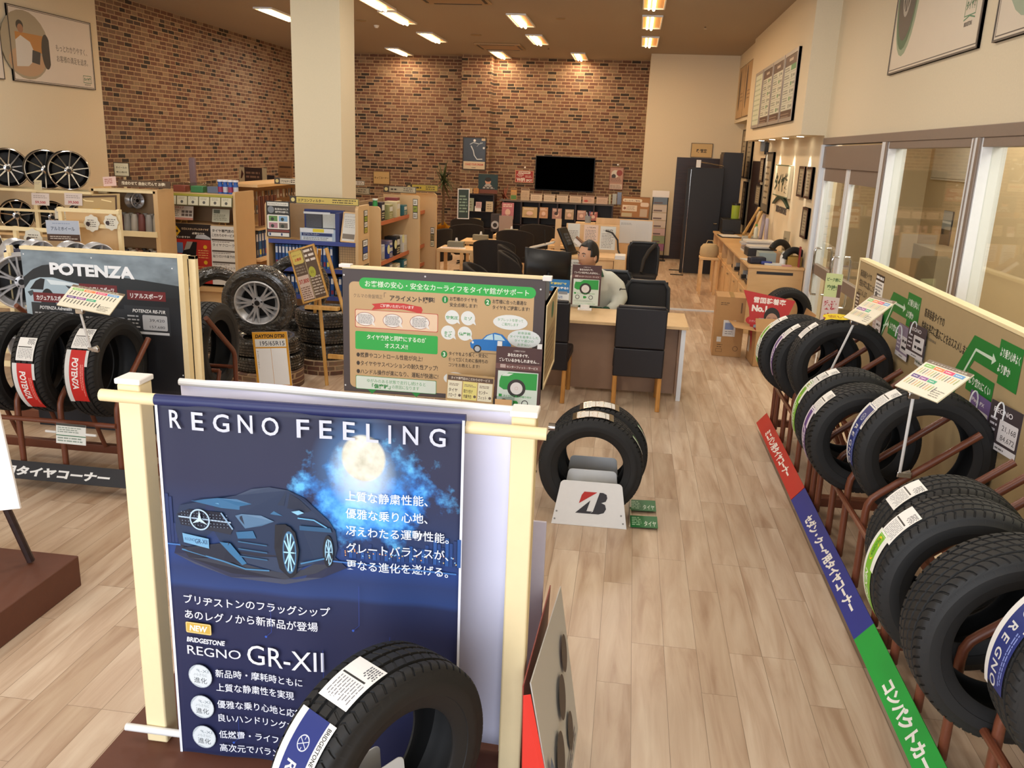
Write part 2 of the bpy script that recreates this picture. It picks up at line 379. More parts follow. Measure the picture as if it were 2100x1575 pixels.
def banner_mat():
    """printed night picture: dark blue sky, glowing moon in cloud, lit road; object coordinates in metres on the cloth"""
    m, nt, b = new_mat('banner_night_print'); N = nt.nodes.new; L = nt.links.new
    tc = N('ShaderNodeTexCoord'); sp = N('ShaderNodeSeparateXYZ'); L(tc.outputs['Object'], sp.inputs[0])
    def dist(cx, cz, sx, sz):
        mp = N('ShaderNodeMapping'); mp.inputs['Location'].default_value = (-cx/sx, 0, -cz/sz); mp.inputs['Scale'].default_value = (1/sx, 0, 1/sz)
        L(tc.outputs['Object'], mp.inputs['Vector']); ln = N('ShaderNodeVectorMath'); ln.operation = 'LENGTH'; L(mp.outputs[0], ln.inputs[0]); return ln.outputs['Value']
    def ramp(src, stops):
        cr = N('ShaderNodeValToRGB'); e = cr.color_ramp
        e.elements[0].position, e.elements[1].position = stops[0][0], stops[-1][0]
        e.elements[0].color = (*lin(stops[0][1]), 1); e.elements[1].color = (*lin(stops[-1][1]), 1)
        for p, c in stops[1:-1]: k = e.elements.new(p); k.color = (*lin(c), 1)
        L(src, cr.inputs['Fac']); return cr.outputs['Color']
    def mix(f, a, bb, mode='MIX'):
        x = N('ShaderNodeMix'); x.data_type = 'RGBA'; x.blend_type = mode
        if isinstance(f, float): x.inputs['Factor'].default_value = f
        else: L(f, x.inputs['Factor'])
        L(a, x.inputs['A']); L(bb, x.inputs['B']); return x.outputs['Result']
    zn = N('ShaderNodeMath'); zn.operation = 'DIVIDE'; zn.inputs[1].default_value = 1.28; L(sp.outputs[2], zn.inputs[0])
    base = ramp(zn.outputs[0], [(0, '#101844'), (.42, '#121944'), (.5, '#101f4c'), (.515, '#193670'), (.56, '#122c62'), (.6, '#0c3478'), (.66, '#0e2a5a'), (.8, '#151b40'), (1, '#0d1438')])
    ns = N('ShaderNodeTexNoise'); ns.inputs['Scale'].default_value = 9; ns.inputs['Detail'].default_value = 8; ns.inputs['Roughness'].default_value = .6; L(tc.outputs['Object'], ns.inputs['Vector'])
    # cloud: noise thresholded near the moon
    d = dist(.67, 1.0, .34, .22)
    ds = N('ShaderNodeMath'); ds.operation = 'SUBTRACT'; L(ns.outputs['Fac'], ds.inputs[0])
    dm = N('ShaderNodeMath'); dm.operation = 'MULTIPLY'; dm.inputs[1].default_value = .42; L(d, dm.inputs[0]); L(dm.outputs[0], ds.inputs[1])
    cf = ramp(ds.outputs[0], [(.2, '#000000'), (.34, '#ffffff')])
    cloud = ramp(ns.outputs['Fac'], [(.35, '#0a4fb0'), (.5, '#1d7cd8'), (.62, '#5db4e8')])
    c1 = mix(cf, base, cloud)
    # glow
    g = ramp(dist(.65, 1.08, .17, .21), [(0, '#f8fbff'), (.35, '#cfe4f2'), (.65, '#3f6a99'), (1, '#000000')])
    c2 = mix(.62, c1, g, 'SCREEN')
    ns2 = N('ShaderNodeTexNoise'); ns2.inputs['Scale'].default_value = 15; ns2.inputs['Detail'].default_value = 5; L(tc.outputs['Object'], ns2.inputs['Vector'])
    moon = ramp(ns2.outputs['Fac'], [(.35, '#b5b3a0'), (.6, '#e2e0d2')])
    mf = ramp(dist(.655, 1.135, .072, .078), [(.0, '#ffffff'), (.9, '#ffffff'), (1, '#000000')])
    c3 = mix(mf, c2, moon)
    L(c3, b.inputs['Base Color']); b.inputs['Roughness'].default_value = .55
    b.inputs['Sheen Weight'].default_value = .1
    return m
bannerm = banner_mat()
# ================================================================== the room
ZC = 4.315; XL = -8.2; XW = 2.3; YW = 19.7; YB = 21.2; YF = -4.0
def slab(name, a, b, m, bevel=0):
    return struct(MB().box(a, b, m).build(name, smooth=0, bevel=bevel))
slab('floor', (XL-.1, YF-2, -.12), (4.9, YB+.1, 0), floorm)
slab('ceiling', (XL-.1, YF-.2, ZC), (XW+.05, YB+.1, ZC+.12), ceil_m)
slab('wall_left', (XL-.15, YF, 0), (XL, 12.95, ZC), cream)
slab('wall_left_brick', (XL-.15, 12.95, 0), (XL+.004, YB, ZC), brickY)
# back wall with pier
MBk = MB().box((XL, YB, 0), (.2, YB+.15, ZC), brickX).box((-4.12, YB-.42, 0), (-3.42, YB, ZC), brickX)
struct(MBk.build('wall_back_brick', smooth=0))
slab('wall_back_cream', (.2, YW, 0), (.92, YB+.1, ZC), cream)
slab('wall_back_lintel', (.92, YW, 2.21), (2.3, YW+.15, ZC), cream)
slab('baseboard_back', (.2, YW-.012, 0), (.92, YW, .07), darkwood)
# fascia box with downlights over the logo wall
slab('ceiling_bulkhead', (2.0, 11.35, 2.55), (XW, 16.95, ZC), cream)
slab('wall_right_logo', (XW-.02, 11.33, 0), (XW+.2, 16.95, 2.55), cream)
slab('wall_right_far', (XW-.02, 16.95, 0), (2.5, YW, 2.95), cream)
slab('wall_right_far_upper', (2.06, 16.95, 2.95), (2.5, YW, ZC), cream)
slab('wall_right_upper', (XW, YF, 2.52), (XW+.2, 11.35, ZC), cream)
# window wall
def bar(mb, y0, y1, z0, z1, m, x0=XW-.02, x1=XW+.1): mb.box((x0, y0, z0), (x1, y1, z1), m)
mb = MB(); bar(mb, YF, 11.33, 2.44, 2.52, browngrey, XW-.03, XW+.12); struct(mb.build('trim_1', smooth=0, bevel=.004))
def window(n, y0, y1):
    mb = MB(); bar(mb, y0, y0+.07, .0, 2.44, alu, XW-.02, XW+.14); bar(mb, y1-.07, y1, 0, 2.44, alu, XW-.02, XW+.14); bar(mb, y0+.07, y1-.07, 2.38, 2.44, browngrey); bar(mb, y0+.07, y1-.07, 0, .12, alu)
    mb.box((XW-.035, y0-.02, 0), (XW-.02, y0+.0, 2.44), browngrey)  # strips put the shade on the aluminium posts' room side into colour
    mb.box((XW-.035, y1-.05, 0), (XW-.02, y1, 2.44), browngrey)
    w = struct(mb.build('window_%d' % n, smooth=0, bevel=.003))
    g = MB().box((XW+.045, y0+.07, .12), (XW+.053, y1-.07, 2.38), glass).build('window_pane', w, smooth=0)
window(1, 6.42, 8.55); window(2, 4.2, 6.35); window(3, 2.0, 4.13); window(4, -.2, 1.93)
# mullion posts proud of the frame
for k, y in enumerate((8.55, 6.35, 4.13, 1.93)):
    slab('trim_%d' % (k+2), (XW-.03, y, 0), (XW+.16, y+.07, 2.44), alu, .004)
# double door in its frame with a solid transom panel
mb = MB(); bar(mb, 8.62, 8.68, 0, 2.44, alu, XW-.03, XW+.14); bar(mb, 11.25, 11.33, 0, 2.44, alu, XW-.05, XW+.14); bar(mb, 8.68, 11.25, 2.17, 2.42, browngrey)
struct(mb.build('door_frame_1', smooth=0, bevel=.003))
def leafdoor(n, y0, y1, hy):
    mb = MB(); X0, X1 = XW+.0, XW+.06
    bar(mb, y0, y0+.09, .02, 2.17, alu, X0, X1); bar(mb, y1-.09, y1, .02, 2.17, alu, X0, X1); bar(mb, y0+.09, y1-.09, 2.02, 2.17, browngrey, X0, X1)
    bar(mb, y0+.09, y1-.09, .02, .16, alu, X0, X1); bar(mb, y0+.09, y1-.09, .9, 1.02, browngrey, X0, X1)
    d = struct(mb.build('door_%d' % n, smooth=0, bevel=.003))
    MB().box((X0+.026, y0+.09, .16), (X0+.034, y1-.09, .9), glass).box((X0+.026, y0+.09, 1.02), (X0+.034, y1-.09, 2.02), glass).build('door_pane', d, smooth=0)
    h = MB()
    for sx in (-.07, .13):
        h.tube([(X0+.0 if sx < 0 else X1, hy, 1.24), (X0+sx*.8 if sx < 0 else X1+.05, hy, 1.24), (X0+sx if sx < 0 else X1+.07, hy, 1.2), (X0+sx if sx < 0 else X1+.07, hy, .72), (X0+sx*.8 if sx < 0 else X1+.05, hy, .68), (X0 if sx < 0 else X1, hy, .68)], .014, chrome)
    h.build('door_handle', d)
leafdoor(1, 8.69, 9.96, 9.85); leafdoor(2, 9.98, 11.24, 10.78)
# the passage behind the glass
slab('wall_passage', (4.35, YF, 0), (4.5, 14, 3.4), mat('passage_wall', '#c2ac8a', .8, var=.03))
slab('wall_passage_end', (XW+.2, 13.9, 0), (4.5, 14.05, 3.4), mat('passage_wall', None))
slab('ceiling_passage', (XW+.2, YF, 3.3), (4.5, 14, 3.4), mat('passage_wall', None))
slab('floor_passage_kerb', (XW+.2, YF, 0), (4.35, 13.9, .01), mat('passage_floor', '#a5937a', .6))
# shop front behind the camera: posts and glass toward the daylight
mb = MB(); mb.box((XL, YF-.1, 3.9), (4.9, YF, ZC), cream)
for x in (-8.2, -5.6, -3.0, -.4, 2.3, 4.8): mb.box((x-.05, YF-.1, 0), (x+.05, YF, 3.9), alu)
struct(mb.build('wall_front', smooth=0))
# square column
slab('column', (-4.13, 10.42, 0), (-3.53, 10.96, ZC), mat('column_paper', '#d9cdb0', .85, var=.03, scale=60, bump=.04))
slab('trim_9', (.35, 13.0, 0), (1.58, 13.06, .02), alu)

# ------------------------------------------------------------------ lamps
tubem = emit('lamp_tube', '#ffd9a0', 14)
troffer = mat('troffer_reflector', '#e7b274', .35, metal=.3, var=.03)
def fixture(loc, label, grp, rz=0):
    t = thing('ceiling_light', label, 'ceiling light', loc, rz, grp)
    h = MB()
    h.box((-.15, -.66, -.012), (.15, .66, -.002), troffer)
    h.box((-.16, -.68, -.03), (-.14, .68, -.002), whitem); h.box((.14, -.68, -.03), (.16, .68, -.002), whitem)
    h.box((-.14, -.68, -.03), (.14, -.66, -.002), whitem); h.box((-.14, .66, -.03), (.14, .68, -.002), whitem)
    h.build('housing', t, smooth=0)
    MB().tube([(0, -.62, -.04), (0, .62, -.04)], .022, tubem, 12).tube([(-.07, -.62, -.035), (-.07, .62, -.035)], .016, tubem, 10).build('tube_lamp', t)
    return t
def area(loc, size, energy, col, rot=(0, 0, 0), sy=None, spread=None):
    l = bpy.data.lights.new('lamp', 'AREA'); l.energy = energy; l.color = col; l.shape = 'RECTANGLE'; l.size = size; l.size_y = sy or size
    if spread: l.spread = R(spread)
    o = bpy.data.objects.new('lamp_glow', l); COL.objects.link(o); o.location = loc; o.rotation_euler = rot; return o
WARM = (1, .76, .50); first = None
seen = [(-6.15, 15.0, 'left of the white column'), (-4.05, 13.55, 'nearest of the row just right of the column'), (-4.1, 15.1, 'second of its row right of the column'), (-4.1, 17.65, 'third of its row right of the column'),
 (-5.5, 20.4, 'close over the left part of the back brick wall'), (-2.02, 15.15, 'right of the ceiling hatch, nearer of the middle pair'), (-2.02, 17.65, 'farther of the middle pair, in front of the air vent'),
 (-3.18, 20.5, 'over the brick pier at the back'), (-1.38, 20.5, 'over the television on the brick wall'), (.12, 13.0, 'nearest of the right-hand row, at the picture top'), (.12, 15.05, 'middle of the right-hand row'), (.13, 17.55, 'farthest of the right-hand row')]
for x, y, w in seen:
    l = 'warm strip light, ' + w
    if first is None: first = fixture((x, y, ZC), l, 'ceiling strip lights')
    else: dup(first, (x, y, ZC), 0, l)
    area((x, y, ZC-.09), .25, 27, WARM, sy=1.2)
for x, y in [(-6.1, 9.5), (-6.1, 5.2), (-4.05, 7.6), (-2.02, 5.4), (-2.02, 10.2), (.12, 10.2), (.12, 6.8), (.12, 3.0), (-4.05, 2.0), (-6.6, 18.0), (-1.9, 1.0)]:
    area((x, y, ZC-.09), .25, 36, (1, .92, .82), sy=1.2)
for k, y in enumerate((12.05, 13.2, 14.45, 15.65)):
    t = thing('downlight', ['downlight nearest the glass door in the white bulkhead underside', 'second downlight from the glass door under the bulkhead', 'third downlight from the glass door under the bulkhead', 'farthest downlight under the white bulkhead'][k], 'downlight', (2.12, y, 2.55), 0, 'bulkhead downlights')
    MB().cyl((0, 0, -.006), .06, .006, whitem, 24).build('trim_ring', t); MB().cyl((0, 0, -.009), .045, .004, emit('downlight_lens', '#fff1d8', 18), 24).build('lens', t)
    sp = bpy.data.lights.new('spot', 'SPOT'); sp.energy = 45; sp.color = (1, .93, .8); sp.spot_size = R(42); sp.spot_blend = .8; sp.shadow_soft_size = .03
    o = bpy.data.objects.new('downlight_beam', sp); COL.objects.link(o); o.location = (2.12, y, 2.53); o.rotation_euler = (0, R(-16), 0)
# daylight through the shop front; then an added, unseen lamp brightening the passage
area((-3, YF+.05, 2.1), 9.6, 620, (.90, .94, 1.0), (R(78), 0, 0), 3.4)
area((3.4, 5.0, 3.25), 1.4, 420, (1, .93, .82), (0, 0, 0), 14)
w = bpy.data.worlds.new('sky'); SC.world = w; w.use_nodes = True
w.node_tree.nodes['Background'].inputs[0].default_value = (.75, .86, 1, 1); w.node_tree.nodes['Background'].inputs[1].default_value = .6

# ceiling things
t = thing('air_conditioner', 'ceiling cassette air conditioner with dark slots in front of the brick pier', 'air conditioner', (-2.95, 18.95, ZC))
MB().box((-.48, -.48, -.035), (.48, .48, 0), mat('vent_panel', '#a38a6a', .6)).build('panel', t, bevel=.01)
s = MB()
for a in range(4):
    M = Matrix.Rotation(a*PI/2, 4, 'Z'); s.box((-.36, -.44, -.04), (.36, -.40, -.03), blackp, M)
s.build('air_slot', t, smooth=0)
t = thing('air_conditioner', 'ceiling cassette air conditioner cut off by the picture top', 'air conditioner', (-2.75, 13.05, ZC))
MB().box((-.5, -.5, -.03), (.5, .5, 0), mat('vent_panel', None)).build('panel', t, bevel=.01)
s = MB()
for a in range(4):
    M = Matrix.Rotation(a*PI/2, 4, 'Z'); s.box((-.36, -.46, -.035), (.36, -.42, -.025), blackp, M)
s.build('air_slot', t, smooth=0)
for x, y, r, l in ((-4.9, 15.6, .09, 'round ceiling speaker near the smoke sensor left of the strip lights'), (-3.15, 17.2, .11, 'round ceiling speaker in front of the cassette air conditioner'), (-1.35, 14.9, .08, 'small round ceiling speaker right of the middle lights')):
    tag(MB().cyl((0, 0, -.012), r, .012, mat('speaker_grille', '#96805f', .7), 24).build('ceiling_speaker', loc=(x, y, ZC)), l, 'speaker', 'round ceiling speakers')
tag(MB().lathe([(0, -.05), (.03, -.045), (.045, -.02), (.05, 0)], whitem, 16).build('smoke_detector', loc=(-4.8, 16.2, ZC)), 'small white dome sensor hanging from the ceiling beside the strip lights', 'smoke detector')
for x, y in ((-1.5, 12.9), (1.0, 15.5), (-1.95, 19.1)):
    tag(MB().cyl((0, 0, -.03), .015, .03, chrome, 12).cyl((0, 0, -.034), .028, .004, chrome, 16).build('sprinkler', loc=(x, y, ZC)), 'tiny sprinkler head poking from the ceiling', 'sprinkler', 'ceiling sprinkler heads')

# ------------------------------------------------------------------ camera
cd = bpy.data.cameras.new('cam'); cam = bpy.data.objects.new('camera', cd); COL.objects.link(cam); SC.camera = cam
rt = Vector((.98986293, .1369816, .03751549)); dn = Vector((.07206903, -.25684051, -.96376294)); fw = Vector((-.1223823, .95669692, -.26410903))
Mc = Matrix((rt, -dn, -fw)).transposed().to_4x4(); Mc.translation = (0, 0, 2.25); cam.matrix_world = Mc
cd.lens = 36*1760/2100; cd.sensor_width = 36; cd.clip_start = .05; cd.clip_end = 200
vs = SC.view_settings; vs.view_transform = 'Standard'; vs.look = 'None'; vs.gamma = 1; vs.exposure = 0.0; vs.use_curve_mapping = False
SC.cycles.max_bounces = 8; SC.cycles.transparent_max_bounces = 16
# ================================================================== tyres and wheels
TY = {}
def tyre_profile(Rr, w, rim):
    t = .40*w; P = []          # (y, r, zone) zone 0 smooth, 1 inner rib, 2 shoulder
    def crown(y): return Rr - .007*(y/t)**2
    gs = [-.27*w, -.09*w, .09*w, .27*w]; g = .0045; ys = [-t]
    for c in gs:
        P_ = [(c-g-.0015, 0, 1), (c-g+.001, -.008, 0), (c+g-.001, -.008, 0), (c+g+.0015, 0, 1)]
        ys.append(P_)
    ys.append(t)
    P.append((-.47*w, Rr-.026, 0)); P.append((-.455*w, Rr-.016, 2)); P.append((-t, crown(t), 2)); P.append((-.335*w, crown(.335*w), 2))
    for q in ys[1:-1]:
        for y, d, z in q: P.append((y, crown(y)+d, z if d == 0 else 0))
        if q is ys[-2]: break
    P.append((.335*w, crown(.335*w), 2)); P.append((t, crown(t), 2)); P.append((.455*w, Rr-.016, 2)); P.append((.47*w, Rr-.026, 0))
    h = Rr-rim
    side = [(.492*w, Rr-.36*h), (.497*w, Rr-.37*h), (.5*w, Rr-.5*h), (.49*w, Rr-.66*h), (.478*w, Rr-.67*h), (.452*w, Rr-.82*h), (.44*w, Rr-.86*h), (.425*w, rim+.006), (.40*w, rim), (.37*w, rim+.001), (.365*w, rim+.012)]
    inner = [(.40*w, rim+.25*h), (.44*w, rim+.5*h), (.42*w, Rr-.035), (.3*w, Rr-.02), (0, Rr-.016)]
    P += [(y, r, 0) for y, r in side+inner] + [(-y, r, 0) for y, r in inner[:-1][::-1]+side[::-1]]
    return P
def tyre_mesh(Rr=.325, w=.205, rim=.2, n=60, m=rubber, style=0):
    k = (Rr, w, rim, m.name, style)
    if k in TY: return TY[k]
    P = tyre_profile(Rr, w, rim); vs = []; fs = []; A = []
    for i in range(n):
        a = 2*PI/n
        A += [(i*a, 0), (i*a+a*.74, 0), (i*a+a*.80, 1), (i*a+a*.94, 1)]
    NP = len(P)
    for ang, dip in A:
        for y, r, z in P:
            sk = 0; d = 0
            if z:
                u = abs(y)/w
                sk = (u*.28 if style == 0 else (y/w)*.35) + (.03 if z == 1 else 0)
                if dip: d = .006 if z == 2 else .003
                if style == 1 and z == 1: d *= 1.1
            t = ang+sk; q = r-d
            vs.append((q*math.cos(t), y, q*math.sin(t)))
    NA = len(A)
    for i in range(NA):
        j = (i+1) % NA
        for p in range(NP):
            q = (p+1) % NP; fs.append((i*NP+p, j*NP+p, j*NP+q, i*NP+q))
    me = bpy.data.meshes.new('tyre'); me.from_pydata(vs, [], fs); me.materials.append(m)
    bm = bmesh.new(); bm.from_mesh(me); bmesh.ops.recalc_face_normals(bm, faces=bm.faces); bm.to_mesh(me); bm.free()
    me.polygons.foreach_set('use_smooth', [True]*len(me.polygons)); me.set_sharp_from_angle(angle=R(38))
    TY[k] = me; return me
def tread_warp(Rr, phi0, yoff=0.):
    """u runs counter-clockwise round the tread from phi0, v is toward -y; layers rise from the tread"""
    return lambda u, v, z: ((Rr+z*1.5+.001)*math.cos(phi0+u/Rr), yoff-v, (Rr+z*1.5+.001)*math.sin(phi0+u/Rr))
def sticker(parent, Rr, phi, kind, w=.205):
    p = Print(.3, .1)
    if kind == 'size':
        L, W = .15, .115
        p.rect(0, 0, L, W, '#e9e9e6', 12, 1); p.lines(.008, .06, .05, W-.006, 6, '#66666a', fill=.6); p.rect(.06, .006, .066, W-.02, '#33322f', 1, 4); p.lines(.072, .01, .14, W-.01, 9, '#85858a', fill=.35)
        nm = 'size_label'
    else:
        L, W = .34, .1; nm = 'tread_band'
        if kind == 'potenza':
            p.rect(0, 0, L, W, '#c8201c', 24, 1); p.rect(-.005, W-.0, .0, W, '#c8201c'); p.rect(0, -.03, L*1.02, 0, '#d9dcdc', 24, 1); p.rect(0, W, L*.3, W+.018, '#d9dcdc', 10, 1)
            p.text('POTENZA', .05, .018, .055, '#f2f2f2', w=.2, bold=.03, shear=.1); p.lines(.09, .07, L-.03, .093, 2, '#e58b80')
        if kind == 'regno':
            p.rect(0, 0, L, W, '#1c2c72', 24, 1); p.rect(0, -.024, L*1.05, 0, '#dcdcda', 24, 1); p.rect(0, W-.012, .13, W+.016, '#dcdcda', 10, 1); p.text('BRIDGESTONE', .012, W-.006, .02, '#333333', w=.1, bold=.02)
            p.ring(.075, .045, .018, .021, '#c9cdd8'); 
            for a in range(0, 180, 60): p.line([(.075-.018*math.cos(R(a)), .045-.018*math.sin(R(a))), (.075+.018*math.cos(R(a)), .045+.018*math.sin(R(a)))], .002, '#c9cdd8')
            for i, c in enumerate('REGNO'): p.text(c, .125+i*.044, .02, .05, '#cfd0cf', bold=.015)
            p.lines(.14, .068, L-.02, .09, 2, '#7f8fd0')
        if kind == 'green':
            p.rect(0, 0, L, W*.75, '#74b52a', 24, 1); p.rect(0, -.02, L*1.04, 0, '#dde0d4', 24, 1); p.rect(.0, W*.55, .15, W*.75+.012, '#e2e4dc', 10, 1); p.disc(.07, .025, .05, '#e6c81c', rv=.022); p.text('NEXTRY', .16, .012, .04, '#e9efe2', w=.14, bold=.02, shear=.2)
            p.text('ECOPIA', .03, .015, .025, '#4d7d12', w=.075, bold=.03)
        if kind == 'purple':
            p.rect(0, 0, L, W*.7, '#5f3f86', 24, 1); p.rect(0, -.018, L*1.04, 0, '#dcd4e0', 24, 1); p.rect(.0, W*.5, .12, W*.7+.012, '#d9d2de', 10, 1); p.text('Playz', .12, .012, .06, '#e4dcea', w=.17, bold=.015, shear=.3)
            p.rect(L*.8, 0, L, W*.3, '#a58fb5', 6, 1)
    ww = L if kind == 'size' else W
    W0 = W if kind == 'size' else W
    o = p.build(nm, parent, warp=tread_warp(Rr, phi, W0/2))
    return o
def tyre(name, label, loc, rz, stickers=(), Rr=.325, w=.205, rim=.2, group=None, m=rubber, style=0, rot=None, spin=0):
    o = bpy.data.objects.new(name, tyre_mesh(Rr, w, rim, m=m, style=style)); COL.objects.link(o)
    o.location = loc; o.rotation_euler = rot if rot else (0, 0, rz); tag(o, label, 'tyre', group)
    for k, a in stickers: sticker(o, Rr, R(a), k, w)
    return o
def wheel(name, label, loc, rz, Rr=.22, w=.19, spokes=10, style='thin', body=gloss_black, face=polished, group=None, rot=None, parent=None):
    """alloy wheel, axis y, face toward -y"""
    t = thing(name, label, 'wheel', loc, rz, group, rot) if parent is None else None
    root = t or bpy.data.objects.new(name, None)
    if parent is not None: COL.objects.link(root); root.parent = parent; root.location = loc
    h = w/2
    b = MB(); b.lathe([(Rr, -h), (Rr-.006, -h-.004), (Rr-.012, -h+.002), (Rr-.02, -h+.02), (Rr-.05, -h+.05), (Rr-.05, h-.05), (Rr-.018, h-.02), (Rr-.006, h-.006), (Rr, h), (Rr+.003, h-.004), (Rr-.010, h-.026), (Rr-.04, h-.055), (Rr-.04, -h+.055), (Rr-.01, -h+.024), (Rr+.003, -h+.004)], body, 56, 'y', closed=True)
    b.build('barrel', root)
    lp = MB(); lp.lathe([(Rr+.001, -h-.001), (Rr-.007, -h-.0055), (Rr-.0125, -h-.001), (Rr-.010, -h+.004)], face, 56, 'y'); lp.build('rim_lip', root)
    s = MB(); f = -h+.004
    def spoke(a, r0, r1, w0, w1, dep=.03, m=face, tw=0, y0=f+.012, y1=f):
        c, sn = math.cos(a), math.sin(a); pts = []
        for r, ww, yy, off in ((r0, w0, y0, 0), ((r0+r1)/2, (w0+w1)/2*.9, y0-.004, tw*.4), (r1, w1, y1, tw)):
            cx, cz = r*c-off*sn, r*sn+off*c
            pts.append([(cx-sn*ww/2, yy, cz+c*ww/2), (cx+sn*ww/2, yy, cz-c*ww/2), (cx+sn*ww*.75, yy+dep, cz-c*ww*.75), (cx-sn*ww*.75, yy+dep, cz+c*ww*.75)])
        vs = [v for q in pts for v in q]; 
        s.add(vs, [(0, 1, 5, 4), (4, 5, 9, 8)], m)
        s.add(vs, [(1, 2, 6, 5), (5, 6, 10, 9), (2, 3, 7, 6), (6, 7, 11, 10), (3, 0, 4, 7), (7, 4, 8, 11), (0, 3, 2, 1), (8, 9, 10, 11)], body if style != 'silver' else face)
    ro = Rr-.010
    if style == 'thin':
        for k in range(spokes): spoke(2*PI*k/spokes+.2, .03, ro, .02, .012, tw=.012 if k % 2 else -.012)
    elif style == 'silver':
        for k in range(5):
            a = 2*PI*k/5+PI/2+.35
            for q, tw in ((-.13, -.036), (0, 0), (.13, .036)): spoke(a+q, .04, ro, .022, .014, .02, tw=tw)
    elif style == 'mesh':
        for k in range(7):
            a = 2*PI*k/7
            spoke(a, .04, ro, .02, .012, .02, tw=-.03); spoke(a, .04, ro, .02, .012, .02, tw=.03)
    s.lathe([(.0, f+.006), (.03, f+.006), (.05, f+.010), (.058, f+.03), (.05, f+.05)], face, 24, 'y')
    s.build('spokes', root)
    c = MB(); c.lathe([(0, f-.001), (.022, f-.001), (.025, f+.006)], blackp, 20, 'y')
    for k in range(5 if style != 'silver' else 4):
        a = 2*PI*k/(5 if style != 'silver' else 4)+.3; c.lathe([(0, f+.004), (.007, f+.004), (.009, f+.012)], blackp, 10, 'y', c=(.042*math.cos(a), 0, .042*math.sin(a)))
    c.build('hub_cap', root)
    o = MB(); o.lathe([(.0, h-.05), (Rr-.035, h-.05), (Rr-.035, h-.06), (.0, h-.06)], blackp, 20, 'y'); o.build('shade_disc', root)  # added black disc, its colour stands in for the shade inside the barrel
    return root

# ------------------------------------------------------------------ tyre racks: local frame length along y, aisle on -x
def rack(label, loc, rz, L=1.7, tubes=(.12, .51, .87, 1.16, 1.50, 1.66), endbend=.60, reach=.46, crossbars=True, group='brown tube tyre racks'):
    t = thing('tyre_rack', label, 'rack', loc, rz, group)
    b = MB(); b.box((0, 0, .055), (.05, L, .105), brown); b.build('front_beam', t, bevel=.004)
    b = MB(); b.box((.52, 0, .07), (.57, L, .13), brown); b.build('rear_beam', t, bevel=.004)
    for y in (.0, L-.04):
        MB().box((.05, y, .07), (.52, y+.04, .13), brown).build('side_beam', t, bevel=.004)
    for y in (.02, L-.02):
        for x in (.025, .545):
            MB().cyl((x, y, 0), .022, .012, blackp, 12).cyl((x, y, .012), .012, .06, blackp, 10).build('foot', t)
    for y in tubes:
        r = .019; top = endbend
        pts = [(.07, y, .10), (.068, y, top-.08), (.073, y, top-.035), (.09, y, top), (.12, y, top+.028), (.09+reach, y, top+.028+(reach-.03)*.82)]
        MB().tube(pts, r, brown, 12).build('arm', t)
    for y in tubes:
        MB().tube([(.50, y, .13), (.34, y, .50)], .015, brown, 10).build('strut', t)
    if crossbars:
        for x, z in ((.045, .455), (.345, .50)):
            MB().tube([(x, tubes[0], z), (x, tubes[-1], z)], .016, brown, 10).build('support_bar', t)
    return t
def corner_strip(name, label, loc, rz, L, W, col, txt, tcol='#e8e6df', start=.25, tw=None):
    """sloping board on the front of a rack; reads from the far end to the near end"""
    U = Vector((math.sin(rz), -math.cos(rz), 0)); back = Vector((math.cos(rz), math.sin(rz), 0)); V = (back*.62+Vector((0, 0, .78))).normalized()
    def fn(p):
        p.rect(0, 0, L, W, col)
        p.text(txt, start, W*.24, W*.62, tcol, w=tw or len(txt)*W*.78, hh=W*.58, bold=.05)
    return sign(name, label, 'sign', loc, U, V, L, W, .006, ink(col), fn)

RX = 1.235
pX, RT = 1.9, {}
racks = [(5.48, 'brown tube tyre rack behind the red strip, farthest of the three on the right'), (3.78, 'brown tube tyre rack behind the dark blue strip, middle of the right row'), (2.08, 'brown tube tyre rack behind the bright green strip, nearest in the right row')]
for y, l in racks: rack(l, (RX, y, 0), 0)
corner_strip('corner_strip', 'red strip reading mini-van tyre corner along the floor-level rack front', (1.193, 7.22, .07), 0, 1.70, .122, '#b8271b', 'ミニバン用タイヤコーナー', start=.36, tw=1.0)
corner_strip('corner_strip', 'dark blue strip reading sedan and coupe tyre corner on the rack front', (1.193, 5.51, .07), 0, 1.71, .122, '#1d2a86', 'セダン・クーペ用タイヤコーナー', start=.36, tw=1.15)
corner_strip('corner_strip', 'bright green strip reading compact car tyre corner on the nearest rack front', (1.193, 3.80, .07), 0, 1.72, .122, '#0c9a35', 'コンパクトカー用タイヤコーナー', start=.40, tw=1.2)
TZ = .865
